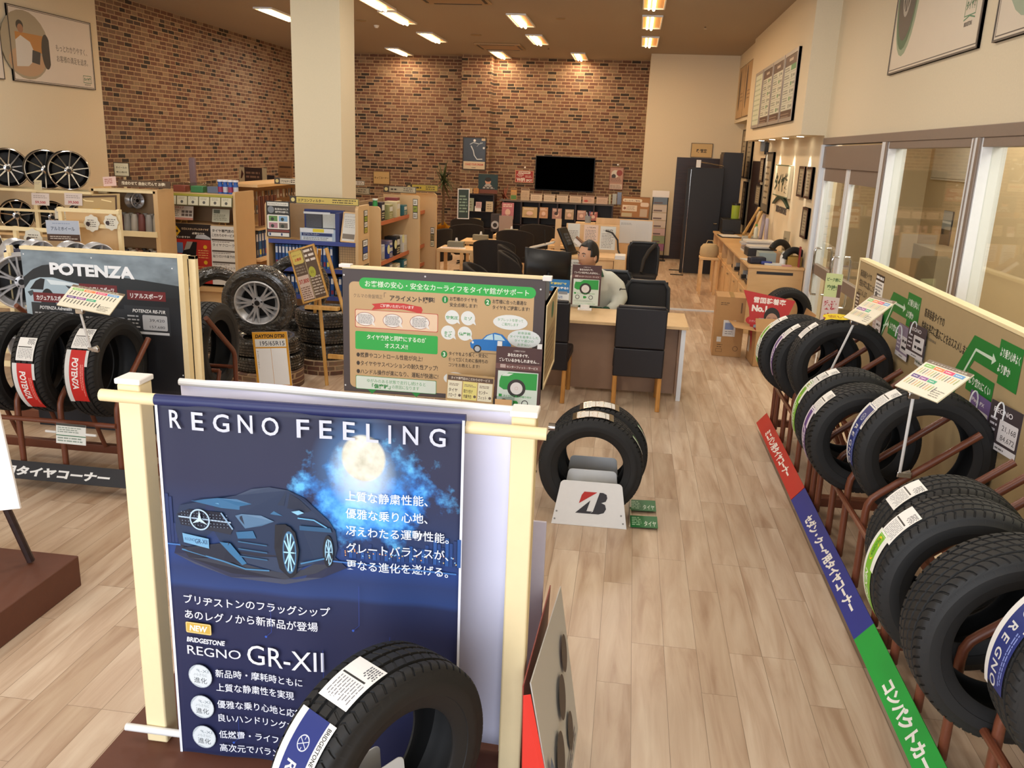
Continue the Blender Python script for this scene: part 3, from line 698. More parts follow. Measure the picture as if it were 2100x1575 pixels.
rt = [ # y, x, z, R, stickers, label, style
 (6.82, 1.38, .78, .31, [('green', 133), ('size', 112), ('size', 160)], 'tyre with a thin green band, farthest in the right rack row', 1),
 (6.50, 1.45, .79, .315, [('purple', 140), ('size', 118)], 'tyre with a pale purple band behind the yellow-badged tyre', 1),
 (6.17, 1.54, .85, .35, [('size', 122)], 'tyre with a yellow oval badge and tilted price board over it', 0),
 (5.11, 1.37, .77, .31, [('green', 136), ('size', 108), ('size', 119)], 'tyre with a green and yellow band in the middle right rack', 0),
 (4.80, 1.37, .76, .305, [('purple', 150), ('size', 126)], 'tyre with a purple band beside the dark blue banded tyre', 1),
 (4.44, 1.57, .82, .345, [('regno', 139), ('size', 116)], 'tyre with a dark blue lettered band, under the large tilted price board', 0),
 (3.38, 1.36, .755, .30, [('size', 116)], 'tyre with one white label, rearmost in the nearest right rack', 0),
 (3.07, 1.30, .77, .32, [('green', 150), ('size', 126)], 'tyre with a green band and yellow oval in the nearest right rack', 0),
 (2.74, 1.37, .745, .35, [], 'bare tyre without labels in the nearest right rack', 1),
 (2.39, 1.50, .83, .34, [('regno', 133)], 'tyre with a dark blue lettered band at the right picture edge', 0)]
for y, x, z, rr_, st, l, sty in rt:
    o = tyre('tyre', l, (x, y, z), 0, st, Rr=rr_, w=.222, rim=rr_-.12, style=sty, group='tyres on the right-hand racks')
    if 'yellow oval' in l and 'badge' in l:
        p = Print(.2, .1); p.disc(.1, .05, .10, '#dcc01e', rv=.05); p.poly([(.02, .03), (.0, -.02), (.06, .01)], '#dcc01e'); p.text('安い!', .1, .03, .05, '#a8741a', al='c', w=.13, bold=.03)
        p.build('oval_badge', o, warp=lambda u, v, z: (u-.17, -.11+v*.9, .352+z+v*.25))
# ================================================================== right side: peg board, price boards
tan = mat('tan_display_board', '#a8936d', .55, var=.04, scale=12)
def pegfn(p):
    W, Hh = p.w, p.h
    z0 = .30   # v = z - z0
    G = '#1c7a2e'; Lg = '#cfe3cf'; K = '#2e2a22'
    def V(z): return z-z0
    for s in (0, 1.55, 3.2):
        if s == 0:
            for i, l in enumerate(('新車装着タイヤの', '性能を基準に選ぶことを', 'おススメします')): p.text(l, .06, V(1.36-.075*i), .06, K, w=(.34, .46, .27)[i], bold=.01)
            p.rect(.52, V(1.19), .74, V(1.44), '#ebe8e2'); p.rect(.52, V(1.39), .74, V(1.44), '#3d312a'); p.lines(.53, V(1.395), .73, V(1.435), 1, '#eeeeee'); p.lines(.54, V(1.21), .72, V(1.38), 7, '#777777'); p.disc(.58, V(1.28), .03, '#555555')
            p.rect(.02, V(1.06), .13, V(1.22), '#4a3a30'); p.lines(.03, V(1.07), .12, V(1.21), 5, '#d8d0c0')
            a = .55
        else:
            o = s-1.55
            p.text('新車装着タイヤの', 1.70+o, V(1.325), .062, K, w=.36, bold=.01); p.text('性能を基準に選ぶことをおススメします', 1.68+o, V(1.24), .062, K, w=.80, bold=.01); p.lines(1.68+o, V(1.19), 2.0+o, V(1.22), 1, '#7d705a')
            p.rect(1.66+o, V(1.0), 1.82+o, V(1.18), '#e8e6e0'); p.rect(1.66+o, V(1.15), 1.82+o, V(1.18), '#3d312a'); p.lines(1.67+o, V(1.01), 1.81+o, V(1.14), 5, '#6c7a6c')
            a = 2.08+o
        # green arrows
        p.poly([(a, V(.90)), (a+.22, V(.90)), (a+.50, V(1.24)), (a+.82, V(1.24)), (a+.82, V(1.2)), (a+1.05, V(1.2)), (a+1.05, V(1.42)), (a+.78, V(1.42)), (a+.78, V(1.37)), (a+.45, V(1.37)), (a+.15, V(1.0)), (a, V(1.0))], G)
        p.rect(a+.45, V(1.07), a+.80, V(1.19), G); p.rrect(a+.8, V(1.0), a+.81, V(1.01), .001, G)
        p.line([(a+.06, V(.945)), (a+.24, V(.945)), (a+.50, V(1.30)), (a+.72, V(1.30))], .018, Lg); p.poly([(a+.72, V(1.27)), (a+.77, V(1.30)), (a+.72, V(1.33))], Lg)
        p.line([(a+.33, V(1.1)), (a+.42, V(1.13))], .015, Lg); p.poly([(a+.42, V(1.105)), (a+.46, V(1.13)), (a+.42, V(1.155))], Lg)
        p.text('より乗り心地よく', a+.80, V(1.34), .05, '#e6efe6', w=.23, bold=.02); p.text('より静か', a+.80, V(1.26), .05, '#e6efe6', w=.15, bold=.02); p.text('より疲れにくい', a+.48, V(1.115), .05, '#e6efe6', w=.29, bold=.02)
        p.rect(a+.05, V(.85), a+.3, V(.895), '#8b2418'); p.text('長持ち', a+.1, V(.86), .03, '#e8d8d0')
for y in (.0,):
    e = thing('display_board', 'tan tyre guide board with green arrows standing behind the right racks', 'display board', (0, 0, 0))
    MB().box((1.9, 2.0, .12), (1.925, 7.4, 1.475), tan).build('board', e, smooth=0)
    MB().box((1.895, 2.0, 1.475), (1.965, 7.42, 1.495), palebar).box((1.895, 7.4, .0), (1.965, 7.42, 1.475), palebar).build('frame', e, smooth=0, bevel=.002)
    for yy in (3.0, 5.4): MB().box((1.925, yy, 0), (1.965, yy+.04, 1.4), palebar).build('rear_post', e, smooth=0)
    p = Print(5.4, 1.175); pegfn(p); p.build('printed_face', e, (1.9-.0005, 7.4, .30), (0, -1, 0), (0, 0, 1))
def price_card(label, loc, col, title, p1, p2, w=.26, h=.2, yaw=0, tilt=0, group='price cards on the tan guide board'):
    def fn(p):
        p.rect(0, 0, w, h, col); p.rect(0, 0, w, h*.14, '#d8d6da'); p.text('BRIDGESTONE', w*.5, h*.045, h*.07, '#555', al='c') if 0 else p.lines(w*.35, h*.03, w*.65, h*.1, 1, '#666666')
        p.text(title, w*.12, h*.78, h*.17, '#e9e6ea', w=w*.6, hh=h*.11, bold=.01)
        p.rrect(w*.36, h*.2, w*.95, h*.68, h*.03, '#d5d2d4'); (p.text(p1, w*.46, h*.47, h*.17, '#333136', w=w*.44, hh=h*.13), p.text(p2, w*.46, h*.26, h*.17, '#333136', w=w*.44, hh=h*.13)) if p1 else p.lines(w*.46, h*.24, w*.9, h*.64, 2, '#333136', fill=.4)
        p.lines(w*.06, h*.22, w*.3, h*.7, 4, '#c9c5cc', fill=.4)
    return sign('price_card', label, 'price card', loc, (math.sin(R(yaw))*-1, -math.cos(R(yaw)), 0), (-math.sin(R(tilt)), 0, math.cos(R(tilt))), w, h, .003, ink('#4a444c'), fn, group)
price_card('dark price card reading 21,168 hanging by a ring from the guide board', (1.86, 4.42, .90), '#3f3639', 'REGNO', '21,168', '84,672', w=.27, h=.235, yaw=-8)
price_card('purple price card reading 19,224 tucked behind a dark card', (1.88, 4.74, .87), '#6e5a8e', 'Playz PX', '19,224', '76,896', w=.27, h=.23)
price_card('dark price card beyond the middle tyre group on the guide board', (1.86, 5.83, 1.05), '#4d4144', 'REGNO', '', '', w=.27, h=.21, yaw=-5)
price_card('mauve price card with an orange round tag beside a dark card', (1.885, 6.12, .98), '#8a7c92', '', '', '', w=.26, h=.22)
price_card('pale price card at the far end of the guide board behind a tilted price board', (1.885, 6.75, .98), '#b9a5a0', '', '', '', w=.22, h=.2)
price_card('orange price card low on the guide board at the right picture edge', (1.88, 3.72, .70), '#c8782a', '', '', '', w=.26, h=.2)
for y, z in ((5.72, 1.28), (6.0, 1.2), (4.3, 1.15), (4.62, 1.12)):
    tag(MB().tube([(1.885+.02*math.cos(a)-.03, y, z-.07+.07*math.sin(a)) for a in [PI*k/8-.3 for k in range(10)]], .004, whitem, 8).build('card_ring'), 'white wire ring holding a price card at %s' % {5.72: 'the dark card beyond the middle tyre group', 6.0: 'the mauve card', 4.3: 'the dark 21,168 card', 4.62: 'the purple 19,224 card'}[y], 'ring', 'wire card rings')
def tilted_board(label, tl, tr, bl, stand, grp, w=None, pat='stripe', face_up=True):
    tl, tr, bl = Vector(tl), Vector(tr), Vector(bl); U = (tr-tl); W = U.length; U.normalize(); V = tl-bl; V = V-U*V.dot(U); Hh = V.length; V.normalize()
    O = tl-V*Hh; N = U.cross(V)
    def fn(p):
        p.rect(0, 0, W, Hh, '#e9e4cf'); p.rect(0, Hh*.90, W, Hh, '#7b6a58'); p.text('タイヤラインナップ早見表', W*.1, Hh*.925, Hh*.06, '#ece6d8', w=W*.8, hh=Hh*.05)
        for i, c in enumerate(('#8fc46a', '#ee8a55', '#dc4f78', '#6ba3d6')): p.rect(W*(.05+.225*i), Hh*.77, W*(.265+.225*i), Hh*.87, c); p.lines(W*(.08+.225*i), Hh*.8, W*(.24+.225*i), Hh*.84, 1, '#f5f2ea')
        for i, c in enumerate(('#6a4f8c', '#9a5ba0', '#4fb088')): p.rect(W*(.05+.19*i), Hh*.40, W*(.225+.19*i), Hh*.50, c); p.lines(W*(.08+.19*i), Hh*.43, W*(.2+.19*i), Hh*.47, 1, '#f5f2ea')
        cs = ('#d9b84a', '#8fa84f', '#4a4756', '#d8a070') if pat == 'stripe' else ('#333333', '#222222', '#444444', '#2b2b2b')
        for r0, n, v0 in ((0, 14, .56), (1, 11, .18)):
            for i in range(n):
                u = W*(.06+.064*i); p.poly([(u, Hh*v0), (u+W*.014, Hh*v0), (u+W*.026, Hh*(v0+.17)), (u+W*.012, Hh*(v0+.17))], cs[i % 4])
        p.lines(W*.72, Hh*.06, W*.95, Hh*.3, 4, '#8f8a80', fill=.3)
    e = thing('price_board', label, 'price board', group=grp)
    M = board_M(O, U, V); MB().box((0, 0, -.006), (W, Hh, 0), mat('clear_edge_board', '#d9cfb0', .35), M).build('board', e, smooth=0)
    p = Print(W, Hh); fn(p); p.build('printed_face', e, O, U, V)
    b = O+U*W*.42-N*.008+V*.01; st = Vector(stand)
    MB().tube([b-Vector((0, 0, .02)), st], .0075, whitem, 10).build('rod', e)
    MB().cbox(b-Vector((0, 0, .015)), (.05, .03, .03), chrome).build('holder_clip', e, bevel=.004)
    MB().cbox(st+Vector((.02, 0, .0)), (.07, .025, .03), chrome).tube([st, st+Vector((.05, 0, .02))], .012, chrome).build('clamp', e, bevel=.004)
    return e
tilted_board('large tilted price board with coloured stripes over the dark blue banded tyre', (1.489, 4.3, 1.34), (1.598, 4.031, 1.34), (1.328, 4.235, 1.214), (1.43, 4.27, .75), 'tilted tyre line-up boards')
tilted_board('smaller tilted price board with coloured stripes beyond the middle right rack', (1.647, 6, 1.394), (1.701, 5.645, 1.412), (1.473, 5.969, 1.239), (1.43, 5.97, .83), 'tilted tyre line-up boards')
# ================================================================== foreground: banner stand, platforms, front tyre
t = tag(MB().box((-1.66, 1.55, 0), (-.228, 3.13, .2), platm).build('display_platform', bevel=.006), 'low brown platform carrying the blue banner stand and the front tyre', 'platform')
t = tag(MB().box((-5.2, 1.9, 0), (-2.66, 3.66, .168), platm).build('display_platform', bevel=.006), 'low brown platform at the left picture edge under an easel leg', 'platform')
st = thing('banner_stand', 'cream wooden banner stand with two square posts on the brown platform', 'banner stand', (-1.5, 2.42, .2))
MB().box((-.045, -.035, 0), (.03, .04, 1.30), postm).build('post', st, bevel=.006)
MB().box((1.19, .02, 0), (1.265, .095, 1.275), postm).build('post', st, bevel=.006)
MB().box((-.05, -.04, 1.30), (.035, .045, 1.318), white).build('post_cap', st, bevel=.004); MB().box((1.185, .015, 1.275), (1.27, .10, 1.293), white).build('post_cap', st, bevel=.004)
MB().tube([(-.09, -.05, 1.265), (1.3, .0, 1.235)], .019, palebar, 14).build('crossbar', st)
MB().tube([(-.11, -.05, .06), (.9, -.02, .03)], .013, whitem, 12).build('lower_rod', st)
MB().cyl((1.30, .06, 1.24), .012, .02, chrome, 12, axis='x').build('bolt', st)
# the cloth, gently rippled, hanging from the crossbar in front of the posts
cl = thing('banner', 'dark blue cloth banner with moonlit sedan hanging from the cream stand', 'banner', (-1.405, 2.352, .19), R(2.1))
W, H = .965, 1.28
def rip(u, v): return .006*math.sin(u*9+v*1.5)*(1-v/H*.7)+.004*math.sin(u*23+1)
nx, ny = 40, 44; vs = []; fs = []
for j in range(ny+1):
    for i in range(nx+1): u, v = W*i/nx, H*j/ny; vs.append((u, rip(u, v), v))
for j in range(ny):
    for i in range(nx): a = j*(nx+1)+i; fs.append((a, a+1, a+nx+2, a+nx+1))
cloth = MB().add(vs, fs, bannerm).build('cloth', cl)
sd = cloth.modifiers.new('thickness', 'SOLIDIFY'); sd.thickness = .0015; sd.offset = 1
MB().tube([(-.0, .012, H-.004), (W, .012, H-.004)], .018, ink('#1a2458'), 14).build('top_sleeve', cl)
wp = lambda u, v, z: (u, rip(u, v)-z*1.2-.0012, v)
p = Print(W, H)
for x in (.0, W-.008): p.rect(x, 0, x+.008, H, '#dfe3ef', 1, 24)
# skyline
rr = random.Random(3)
for k in range(30):
    x = .58+k*.0128; h = rr.uniform(.02, .06)+(.04 if k > 20 else 0); p.rect(x, .80, x+.011, .80+h, ('#123a78', '#0e2c62', '#1b4d92')[k % 3], 1, 2)
for k in range(5): x = .012+k*.011; p.rect(x, .80, x+.01, .80+(.17 if k < 2 else .09)-k*.01, '#122a5e', 1, 2)
for k in range(46): x = rr.uniform(.585, .95); z = rr.uniform(.805, .83); p.rect(x, z, x+.004, z+.004, rr.choice(['#c9b27c', '#7fb4e0', '#d89a6a']))
p.poly([(.01, .795), (.95, .775), (.95, .78), (.01, .80)], '#3b6fb4')
# the car, built of shaped panels
body, bl1, bl2, dk = '#13294a', '#2c628c', '#6098bf', '#08112a'
p.poly([(.04, .80), (.03, .765), (.10, .735), (.22, .70), (.40, .695), (.52, .725), (.60, .765), (.56, .80)], '#0e173c'); p.poly([(.05, .80), (.08, .755), (.22, .715), (.40, .712), (.50, .74), (.575, .785), (.5, .8)], '#080e28')
p.poly([(.045, .90), (.06, .935), (.13, .965), (.19, .975), (.25, .985), (.30, 1.01), (.36, 1.022), (.42, 1.018), (.47, .995), (.51, .955), (.545, .92), (.565, .885), (.57, .83), (.56, .79), (.50, .775), (.46, .76), (.43, .73), (.38, .735), (.28, .745), (.18, .765), (.05, .80), (.04, .85)], body)
p.poly([(.25, .978), (.30, 1.004), (.36, 1.015), (.415, 1.010), (.405, .965), (.33, .965)], '#0f2340')
p.poly([(.425, 1.008), (.455, .99), (.49, .955), (.48, .948), (.415, .958)], '#0e1c36')
p.poly([(.10, .955), (.19, .973), (.26, .972), (.345, .955), (.40, .93), (.30, .935), (.2, .94)], bl1)
p.poly([(.18, .955), (.26, .958), (.33, .942), (.30, .938), (.22, .945)], bl2); p.poly([(.23, .953), (.29, .95), (.31, .943), (.25, .945)], '#b6dcec')
p.poly([(.05, .905), (.09, .925), (.2, .925), (.235, .87), (.225, .85), (.06, .868)], '#0a1228')
for i in range(5):
    for j in range(15): p.rect(.065+j*.0108, .872+i*.0105, .068+j*.0108, .875+i*.0105, '#6f7f96')
p.line([(.055, .898), (.23, .893)], .005, '#9fb6cc'); p.line([(.2, .925), (.235, .87)], .005, '#7f9fbe')
p.ring(.128, .895, .030, .0345, '#a8c4d8', sv=1.05)
for a in (90, 210, 330): p.poly([(.128+.006*math.cos(R(a+90)), .895+.006*math.sin(R(a+90))), (.128+.031*math.cos(R(a)), .895+.032*math.sin(R(a))), (.128-.006*math.cos(R(a+90)), .895-.006*math.sin(R(a+90)))], '#b9d2e2')
p.poly([(.245, .918), (.265, .925), (.33, .925), (.372, .91), (.33, .89), (.275, .876)], '#4d6f90'); p.poly([(.255, .914), (.268, .92), (.33, .92), (.36, .909), (.325, .894), (.278, .882)], '#0b1c36')
p.disc(.29, .903, .009, '#dff2fb'); p.disc(.325, .907, .006, '#cfe8f6'); p.disc(.29, .903, .0045, '#ffffff')
p.poly([(.245, .862), (.30, .87), (.31, .845), (.25, .84)], bl1); p.poly([(.25, .856), (.285, .862), (.29, .848), (.255, .845)], bl2)
p.poly([(.065, .842), (.155, .832), (.155, .798), (.068, .81)], '#6ba0c6'); p.text('REGNO', .073, .818, .014, '#3a5f86', w=.034); p.text('GR-XII', .108, .812, .022, '#1f3a60', w=.042)
p.poly([(.06, .79), (.22, .825), (.26, .755), (.2, .757), (.08, .782)], '#0a142c'); p.poly([(.19, .825), (.225, .822), (.275, .755), (.26, .748), (.22, .79)], '#2f6a96')
for z in (.83, .805, .78): p.line([(.25, z), (.345, z-.006)], .004, '#2e5f86')
p.line([(.06, .785), (.2, .758), (.27, .735), (.35, .738)], .005, '#3f78a4')
p.poly([(.375, .90), (.41, .905), (.44, .88), (.45, .82), (.44, .74), (.42, .72), (.385, .75), (.37, .82)], '#060b1c')
p.disc(.418, .815, .026, '#0a1124', rv=.085); p.disc(.42, .81, .0225, '#3c6b92', rv=.073); p.disc(.42, .81, .018, '#0d2038', rv=.064)
for k in range(10): a = R(36*k); p.line([(.42, .81), (.42+.0195*math.cos(a), .81+.068*math.sin(a))], .0045, '#9fd0e8')
p.disc(.542, .82, .017, '#070d1e', rv=.055); p.disc(.544, .818, .0125, '#8ab8d4', rv=.046); p.disc(.544, .818, .009, '#16304c', rv=.038)
for k in range(8): a = R(45*k); p.line([(.544, .818), (.544+.011*math.cos(a), .818+.04*math.sin(a))], .003, '#9cc8e0')
p.line([(.455, .775), (.53, .795)], .005, '#3f7aa8'); p.line([(.45, .93), (.50, .925), (.54, .90)], .004, '#5fa4d0'); p.poly([(.43, .95), (.455, .956), (.47, .948), (.45, .94)], '#7fb6d6')
p.poly([(.455, .905), (.55, .90), (.555, .885), (.455, .89)], '#1f5078')
# lettering
for c, u in zip('REGNOFEELING', (.07, .135, .195, .262, .328, .425, .485, .548, .612, .672, .71, .78)):
    uu = .05+(u-.07)*1.14; p.text(c, uu, 1.195-.0*u, .068, '#c3c7d8', w={'I': .008, 'N': .046, 'G': .05, 'O': .055}.get(c, .038), hh=.058, bold=.012)
for i, l in enumerate(('上質な静粛性能、', '優雅な乗り心地、', '冴えわたる運動性能。', 'グレートバランスが、', '更なる進化を遂げる。')):
    p.text(l, .60, 1.0-i*.058, .04, '#dfe8f5', w=.034*len(l)-.015, hh=.034, bold=.008)
p.text('ブリヂストンのフラッグシップ', .055, .595, .04, '#e2e5f0', w=.49, hh=.034, bold=.008); p.text('あのレグノから新商品が登場', .055, .54, .04, '#e2e5f0', w=.45, hh=.034, bold=.008)
p.rrect(.055, .485, .145, .525, .006, '#c9a548'); p.frame(.057, .487, .143, .523, .0015, '#efe0b0'); p.text('NEW', .1, .494, .03, '#f6f0e0', al='c', w=.064, bold=.03, shear=.15)
p.text('BRIDGESTONE', .055, .452, .024, '#e6e8f0', w=.135, bold=.03, shear=.2); p.text('REGNO', .055, .405, .045, '#e0e3ee', w=.185, hh=.033); p.text('GR-XII', .262, .39, .09, '#e8ebf4', w=.26, hh=.072)
for i, (a, b2) in enumerate((('新品時・摩耗時ともに', '上質な静粛性を実現'), ('優雅な乗り心地と応答性', '良いハンドリングを両立'), ('低燃費・ライフ・ウェット', '高次元でバランス'))):
    z = .325-i*.118; p.disc(.095, z, .042, '#aeb8c0', rv=.044); p.disc(.095, z, .039, '#d3dade', rv=.041)
    p.text('GR-XI', .095, z+.015, .016, '#76848e', al='c', w=.06); p.text('からさらに', .095, z+.001, .012, '#76848e', al='c', w=.05); p.text('進化', .095, z-.025, .024, '#2f3942', al='c')
    p.text(a, .15, z+.008, .036, '#e2e6f1', w=.03*len(a), hh=.031, bold=.008); p.text(b2, .15, z-.045, .036, '#e2e6f1', w=.03*len(b2), hh=.031, bold=.008)
# circuit-like pale blue traces
for a in ((.33, .50, .12), (.5, .33, .14), (.62, .55, .16), (.72, .42, .12), (.2, .08, .1)): p.line([(a[0], a[1]), (a[0]+.02, a[1]+.02), (a[0]+.02, a[1]+a[2])], .0015, '#22398c'); p.disc(a[0], a[1], .004, '#2b55b8')
ART = []
p2 = Print(W, H)
for vs_, fs_, m_ in p.it: p2.it.append((vs_, fs_, m_))
p2.build('banner_print', cl, warp=wp)
# white sheet hung behind, wider than the banner
lav = mat('white_cloth', '#dcddf6', .7, var=.04, scale=5)
b = thing('banner', 'plain white cloth sheet hung behind the dark blue banner', 'banner', (-1.42, 2.56, .13), R(-1.5))
vs = []; fs = []
for j in range(21):
    for i in range(25): u, v = 1.18*i/24, .1+1.25*j/20; vs.append((u, .006*math.sin(u*8+2)+.05*(1-j/20)-.02, v+ (.015*math.sin(u*5) if j == 20 else 0)))
for j in range(20):
    for i in range(24): a = j*25+i; fs.append((a, a+1, a+26, a+25))
c = MB().add(vs, fs, lav).build('cloth', b); sd = c.modifiers.new('t', 'SOLIDIFY'); sd.thickness = .003
MB().tube([(0, -.02, 1.345), (1.18, -.02, 1.345)], .012, whitem).build('top_rod', b)
MB().box((.02, -.01, .1), (.05, .02, 1.33), whitem).build('side_pole', b); MB().box((1.1, -.01, .1), (1.13, .02, 1.33), whitem).build('side_pole', b)
tag(MB().box((-1.0, 3.02, .2), (-.232, 3.03, .88), mat('grey_lavender_board', '#b9b3bd', .6)).build('display_board', bevel=.003), 'grey board standing upright behind the white cloth sheet', 'panel')

def tyre_stand(t, plates, w=.47, h=.29, m=whitem, tabs=True):
    """folded sheet-metal stand: sloping front plates that cradle tyres; local x across, y back"""
    def trap(y, z0, h, w0, w1, th, lean, name, mm):
        pts = []
        r = .03
        for cx, cz, a0 in ((w1/2-r, h-r, 0), (-w1/2+r, h-r, 90)):
            for k in range(6): a = R(a0+90*k/5); pts.append((cx+r*math.cos(a), cz+r*math.sin(a)))
        poly = [(w0/2, 0)]+pts+[(-w0/2, 0)]
        M = Matrix.Translation((0, y, z0)) @ Matrix.Rotation(R(90)-lean, 4, 'X')
        return MB().prism(poly, -th/2, th/2, mm, M).build(name, t, bevel=.002)
    for i, (y, lean, ww, hh, z0) in enumerate(plates): trap(y, z0, hh, ww, ww*.82, .004, lean, 'front_plate' if i == 0 else 'divider_plate', m)
    MB().box((-w*.46, .01, .0), (w*.46, plates[-1][0]+.04, .006), m).build('base_plate', t)
# front tyre on its stand on the platform
TH = 57
ft = tyre('tyre', 'large tyre with a dark blue lettered band in front of the blue banner', (-.59, 2.02, .542), R(TH), [('regno', 128), ('size', 95)], Rr=.335, w=.215, rim=.2, style=0)
e = thing('tyre_stand', 'grey metal stand inside the tyre on the brown platform', 'tyre stand', (-.62, 2.02, .2), R(TH))
tyre_stand(e, [(-.17, .1, .36, .22, 0), (.0, .0, .3, .30, .0), (.16, -.1, .36, .25, 0)], w=.4)
# red and white cardboard stand with tyre pictures, edge on to the camera
e = thing('cardboard_display', 'cardboard display with a red wedge side beside the brown platform', 'cardboard display', (0, 0, 0))
MB().add([(-.222, 2.30, .62), (-.205, 2.30, 0), (-.075, 2.34, 0), (-.20, 2.31, .62)], [(0, 1, 2, 3)], ink('#e2392f')).build('side_wedge', e, smooth=0).modifiers.new('t', 'SOLIDIFY').thickness = .004
MB().add([(-.20, 2.31, .66), (-.075, 2.34, 0), (-.06, 3.0, 0), (-.165, 3.05, .60)], [(0, 1, 2, 3)], ink('#b9b6b0')).build('front_panel', e, smooth=0).modifiers.new('t', 'SOLIDIFY').thickness = .004
MB().add([(-.223, 2.32, .64), (-.205, 2.33, 0), (-.215, 3.0, 0), (-.205, 3.05, .6)], [(0, 1, 2, 3)], ink('#8c3a2e')).build('rear_panel', e, smooth=0).modifiers.new('t', 'SOLIDIFY').thickness = .004
p = Print(.72, .66); O = Vector((-.064, 3.02, 0)); 
for u, v, r in ((.12, .42, .07), (.28, .34, .08), (.46, .22, .09), (.2, .14, .07)): p.disc(u, v, r, '#3a2f2b'); p.disc(u, v, r*.72, '#b5543c' if u < .2 else '#a9a49c')
p.lines(.1, .04, .6, .1, 2, '#555566'); p.line([(.5, .05), (.64, .35)], .03, '#5a6b88')
p.build('printed_face', e, (-.055, 3.0, .0), (-.02, -1, 0), (-.17, 0, 1))
# easel at the left edge with a big white board
e = thing('easel', 'dark wooden easel at the left picture edge holding a plain white board', 'easel', (-2.9, 3.35, .168))
MB().tube([(-.22, .0, 1.35), (.065, .19, .01)], .019, darkw if 'darkw' in globals() else darkwood, 8).build('leg', e)
MB().tube([(-.38, .0, 1.35), (-.68, .19, .01)], .019, darkwood, 8).build('leg', e)
MB().tube([(-.3, .05, 1.3), (-.3, -.6+.3, .01)], .019, darkwood, 8).build('leg', e)
MB().box((-.55, .11, .43), (-.03, .14, .46), darkwood).build('crossbar', e)
tag(MB().box((-.9, -.012, 0), (0, .0, .95), white).build('white_board', loc=(-2.60, 3.23, .62), rot=(R(-6), R(-10), R(4)), bevel=.002), 'back of a large white board leaning on the dark easel', 'board')
# ================================================================== pair of tyres on the emblem stand
e = thing('tyre_stand', 'white metal stand with the red and black B emblem, holding two tyres', 'tyre stand', (-.118, 4.955, 0), R(1))
tyre_stand(e, [(0, .12, .47, .285, 0), (.20, .0, .38, .30, 0), (.45, -.0, .38, .30, .0)], w=.47)
p = Print(.47, .29)
p.poly([(.195, .222), (.275, .222), (.165, .145), (.18, .20)], '#b3261f')
p.poly([(.145, .105), (.235, .175), (.205, .105), (.245, .105), (.28, .222), (.295, .222), (.33, .21), (.33, .175), (.305, .16), (.33, .14), (.325, .10), (.28, .083), (.165, .083)], '#2b2a30')
p.it = [p.it[0]]
p.poly([(.146, .083), (.235, .168), (.215, .098), (.25, .098), (.235, .083)], '#2b2a30')
p.poly([(.255, .098), (.29, .222), (.31, .222), (.332, .212), (.338, .19), (.33, .168), (.303, .157), (.327, .147), (.335, .12), (.322, .094), (.29, .083), (.235, .083)], '#2b2a30')
for u, v in ((.03, .085), (.02, .035), (.43, .085), (.445, .035)): p.disc(u, v, .006, '#8a8a8a')
th = R(90)-.12
p.build('emblem', e, (-.235, -.0035, 0), (1, 0, 0), (0, math.cos(th), math.sin(th)))
ct = []
for i, (y, dx, l) in enumerate(((5.13, 0, 'nearer tyre on the white emblem stand with taped hand-drawn price note'), (5.36, .03, 'rear tyre on the white emblem stand behind its twin'))):
    o = tyre('tyre', l, (-.135+dx, y, .35), R(2), [], Rr=.33, w=.2, rim=.205, group='tyres on the emblem stand', style=0)
    p = Print(.2, .12); p.rect(-.03, -.01, .23, .13, mat('clear_tape_film', '#4a4238', .15, coat=.8, var=.3), 10, 2); p.rect(0, 0, .2, .115, '#dcdad4', 12, 1); p.poly([(.02, .08), (.1, .095), (.16, .085), (.12, .02), (.1, .02), (.09, .07), (.02, .07)], '#c9a98c'); p.rect(.13, .07, .17, .105, '#4f7a4a')
    p.build('taped_note', o, warp=lambda u, v, z, r=.33: ((r+.0015+z)*math.cos(R(108)-u/r), .05-.115+v*1., (r+.0015+z)*math.sin(R(108)-u/r)))
    p = Print(.1, .06); p.rect(0, 0, .13, .022, '#d8dad4', 8, 1); p.rect(.0, .026, .06, .04, '#58b060', 4, 1); p.build('size_label', o, warp=lambda u, v, z, r=.33: ((r+.0015+z)*math.cos(R(42)-u/r), -.08+v, (r+.0015+z)*math.sin(R(42)-u/r)))
for x, y, l in ((.21, 5.31, 'small green tag lying on the floor, farther of two beside the emblem stand'), (.215, 5.05, 'small green tag lying on the floor, nearer of two beside the emblem stand')):
    def fn(p): p.text('タイヤ', .085, .02, .07, '#cfe0cf', w=.075, rot=0, bold=.01); p.lines(.01, .02, .075, .125, 5, '#9cc49c', fill=.6)
    sign('price_tag', l, 'tag', (x-.075, y-.07, .012), (1, .03, .03), (-.03, 1, .12), .17, .14, .002, ink('#1d6b35'), fn, 'green tags beside the emblem stand')
tag(MB().tube([(.137, 5.0, .008), (.137, 5.28, .008), (.13, 5.3, .1)], .007, mat('clear_rod', '#c9b79a', .3)).build('tag_holder'), 'thin clear rod on the floor beside the emblem stand tags', 'rod')
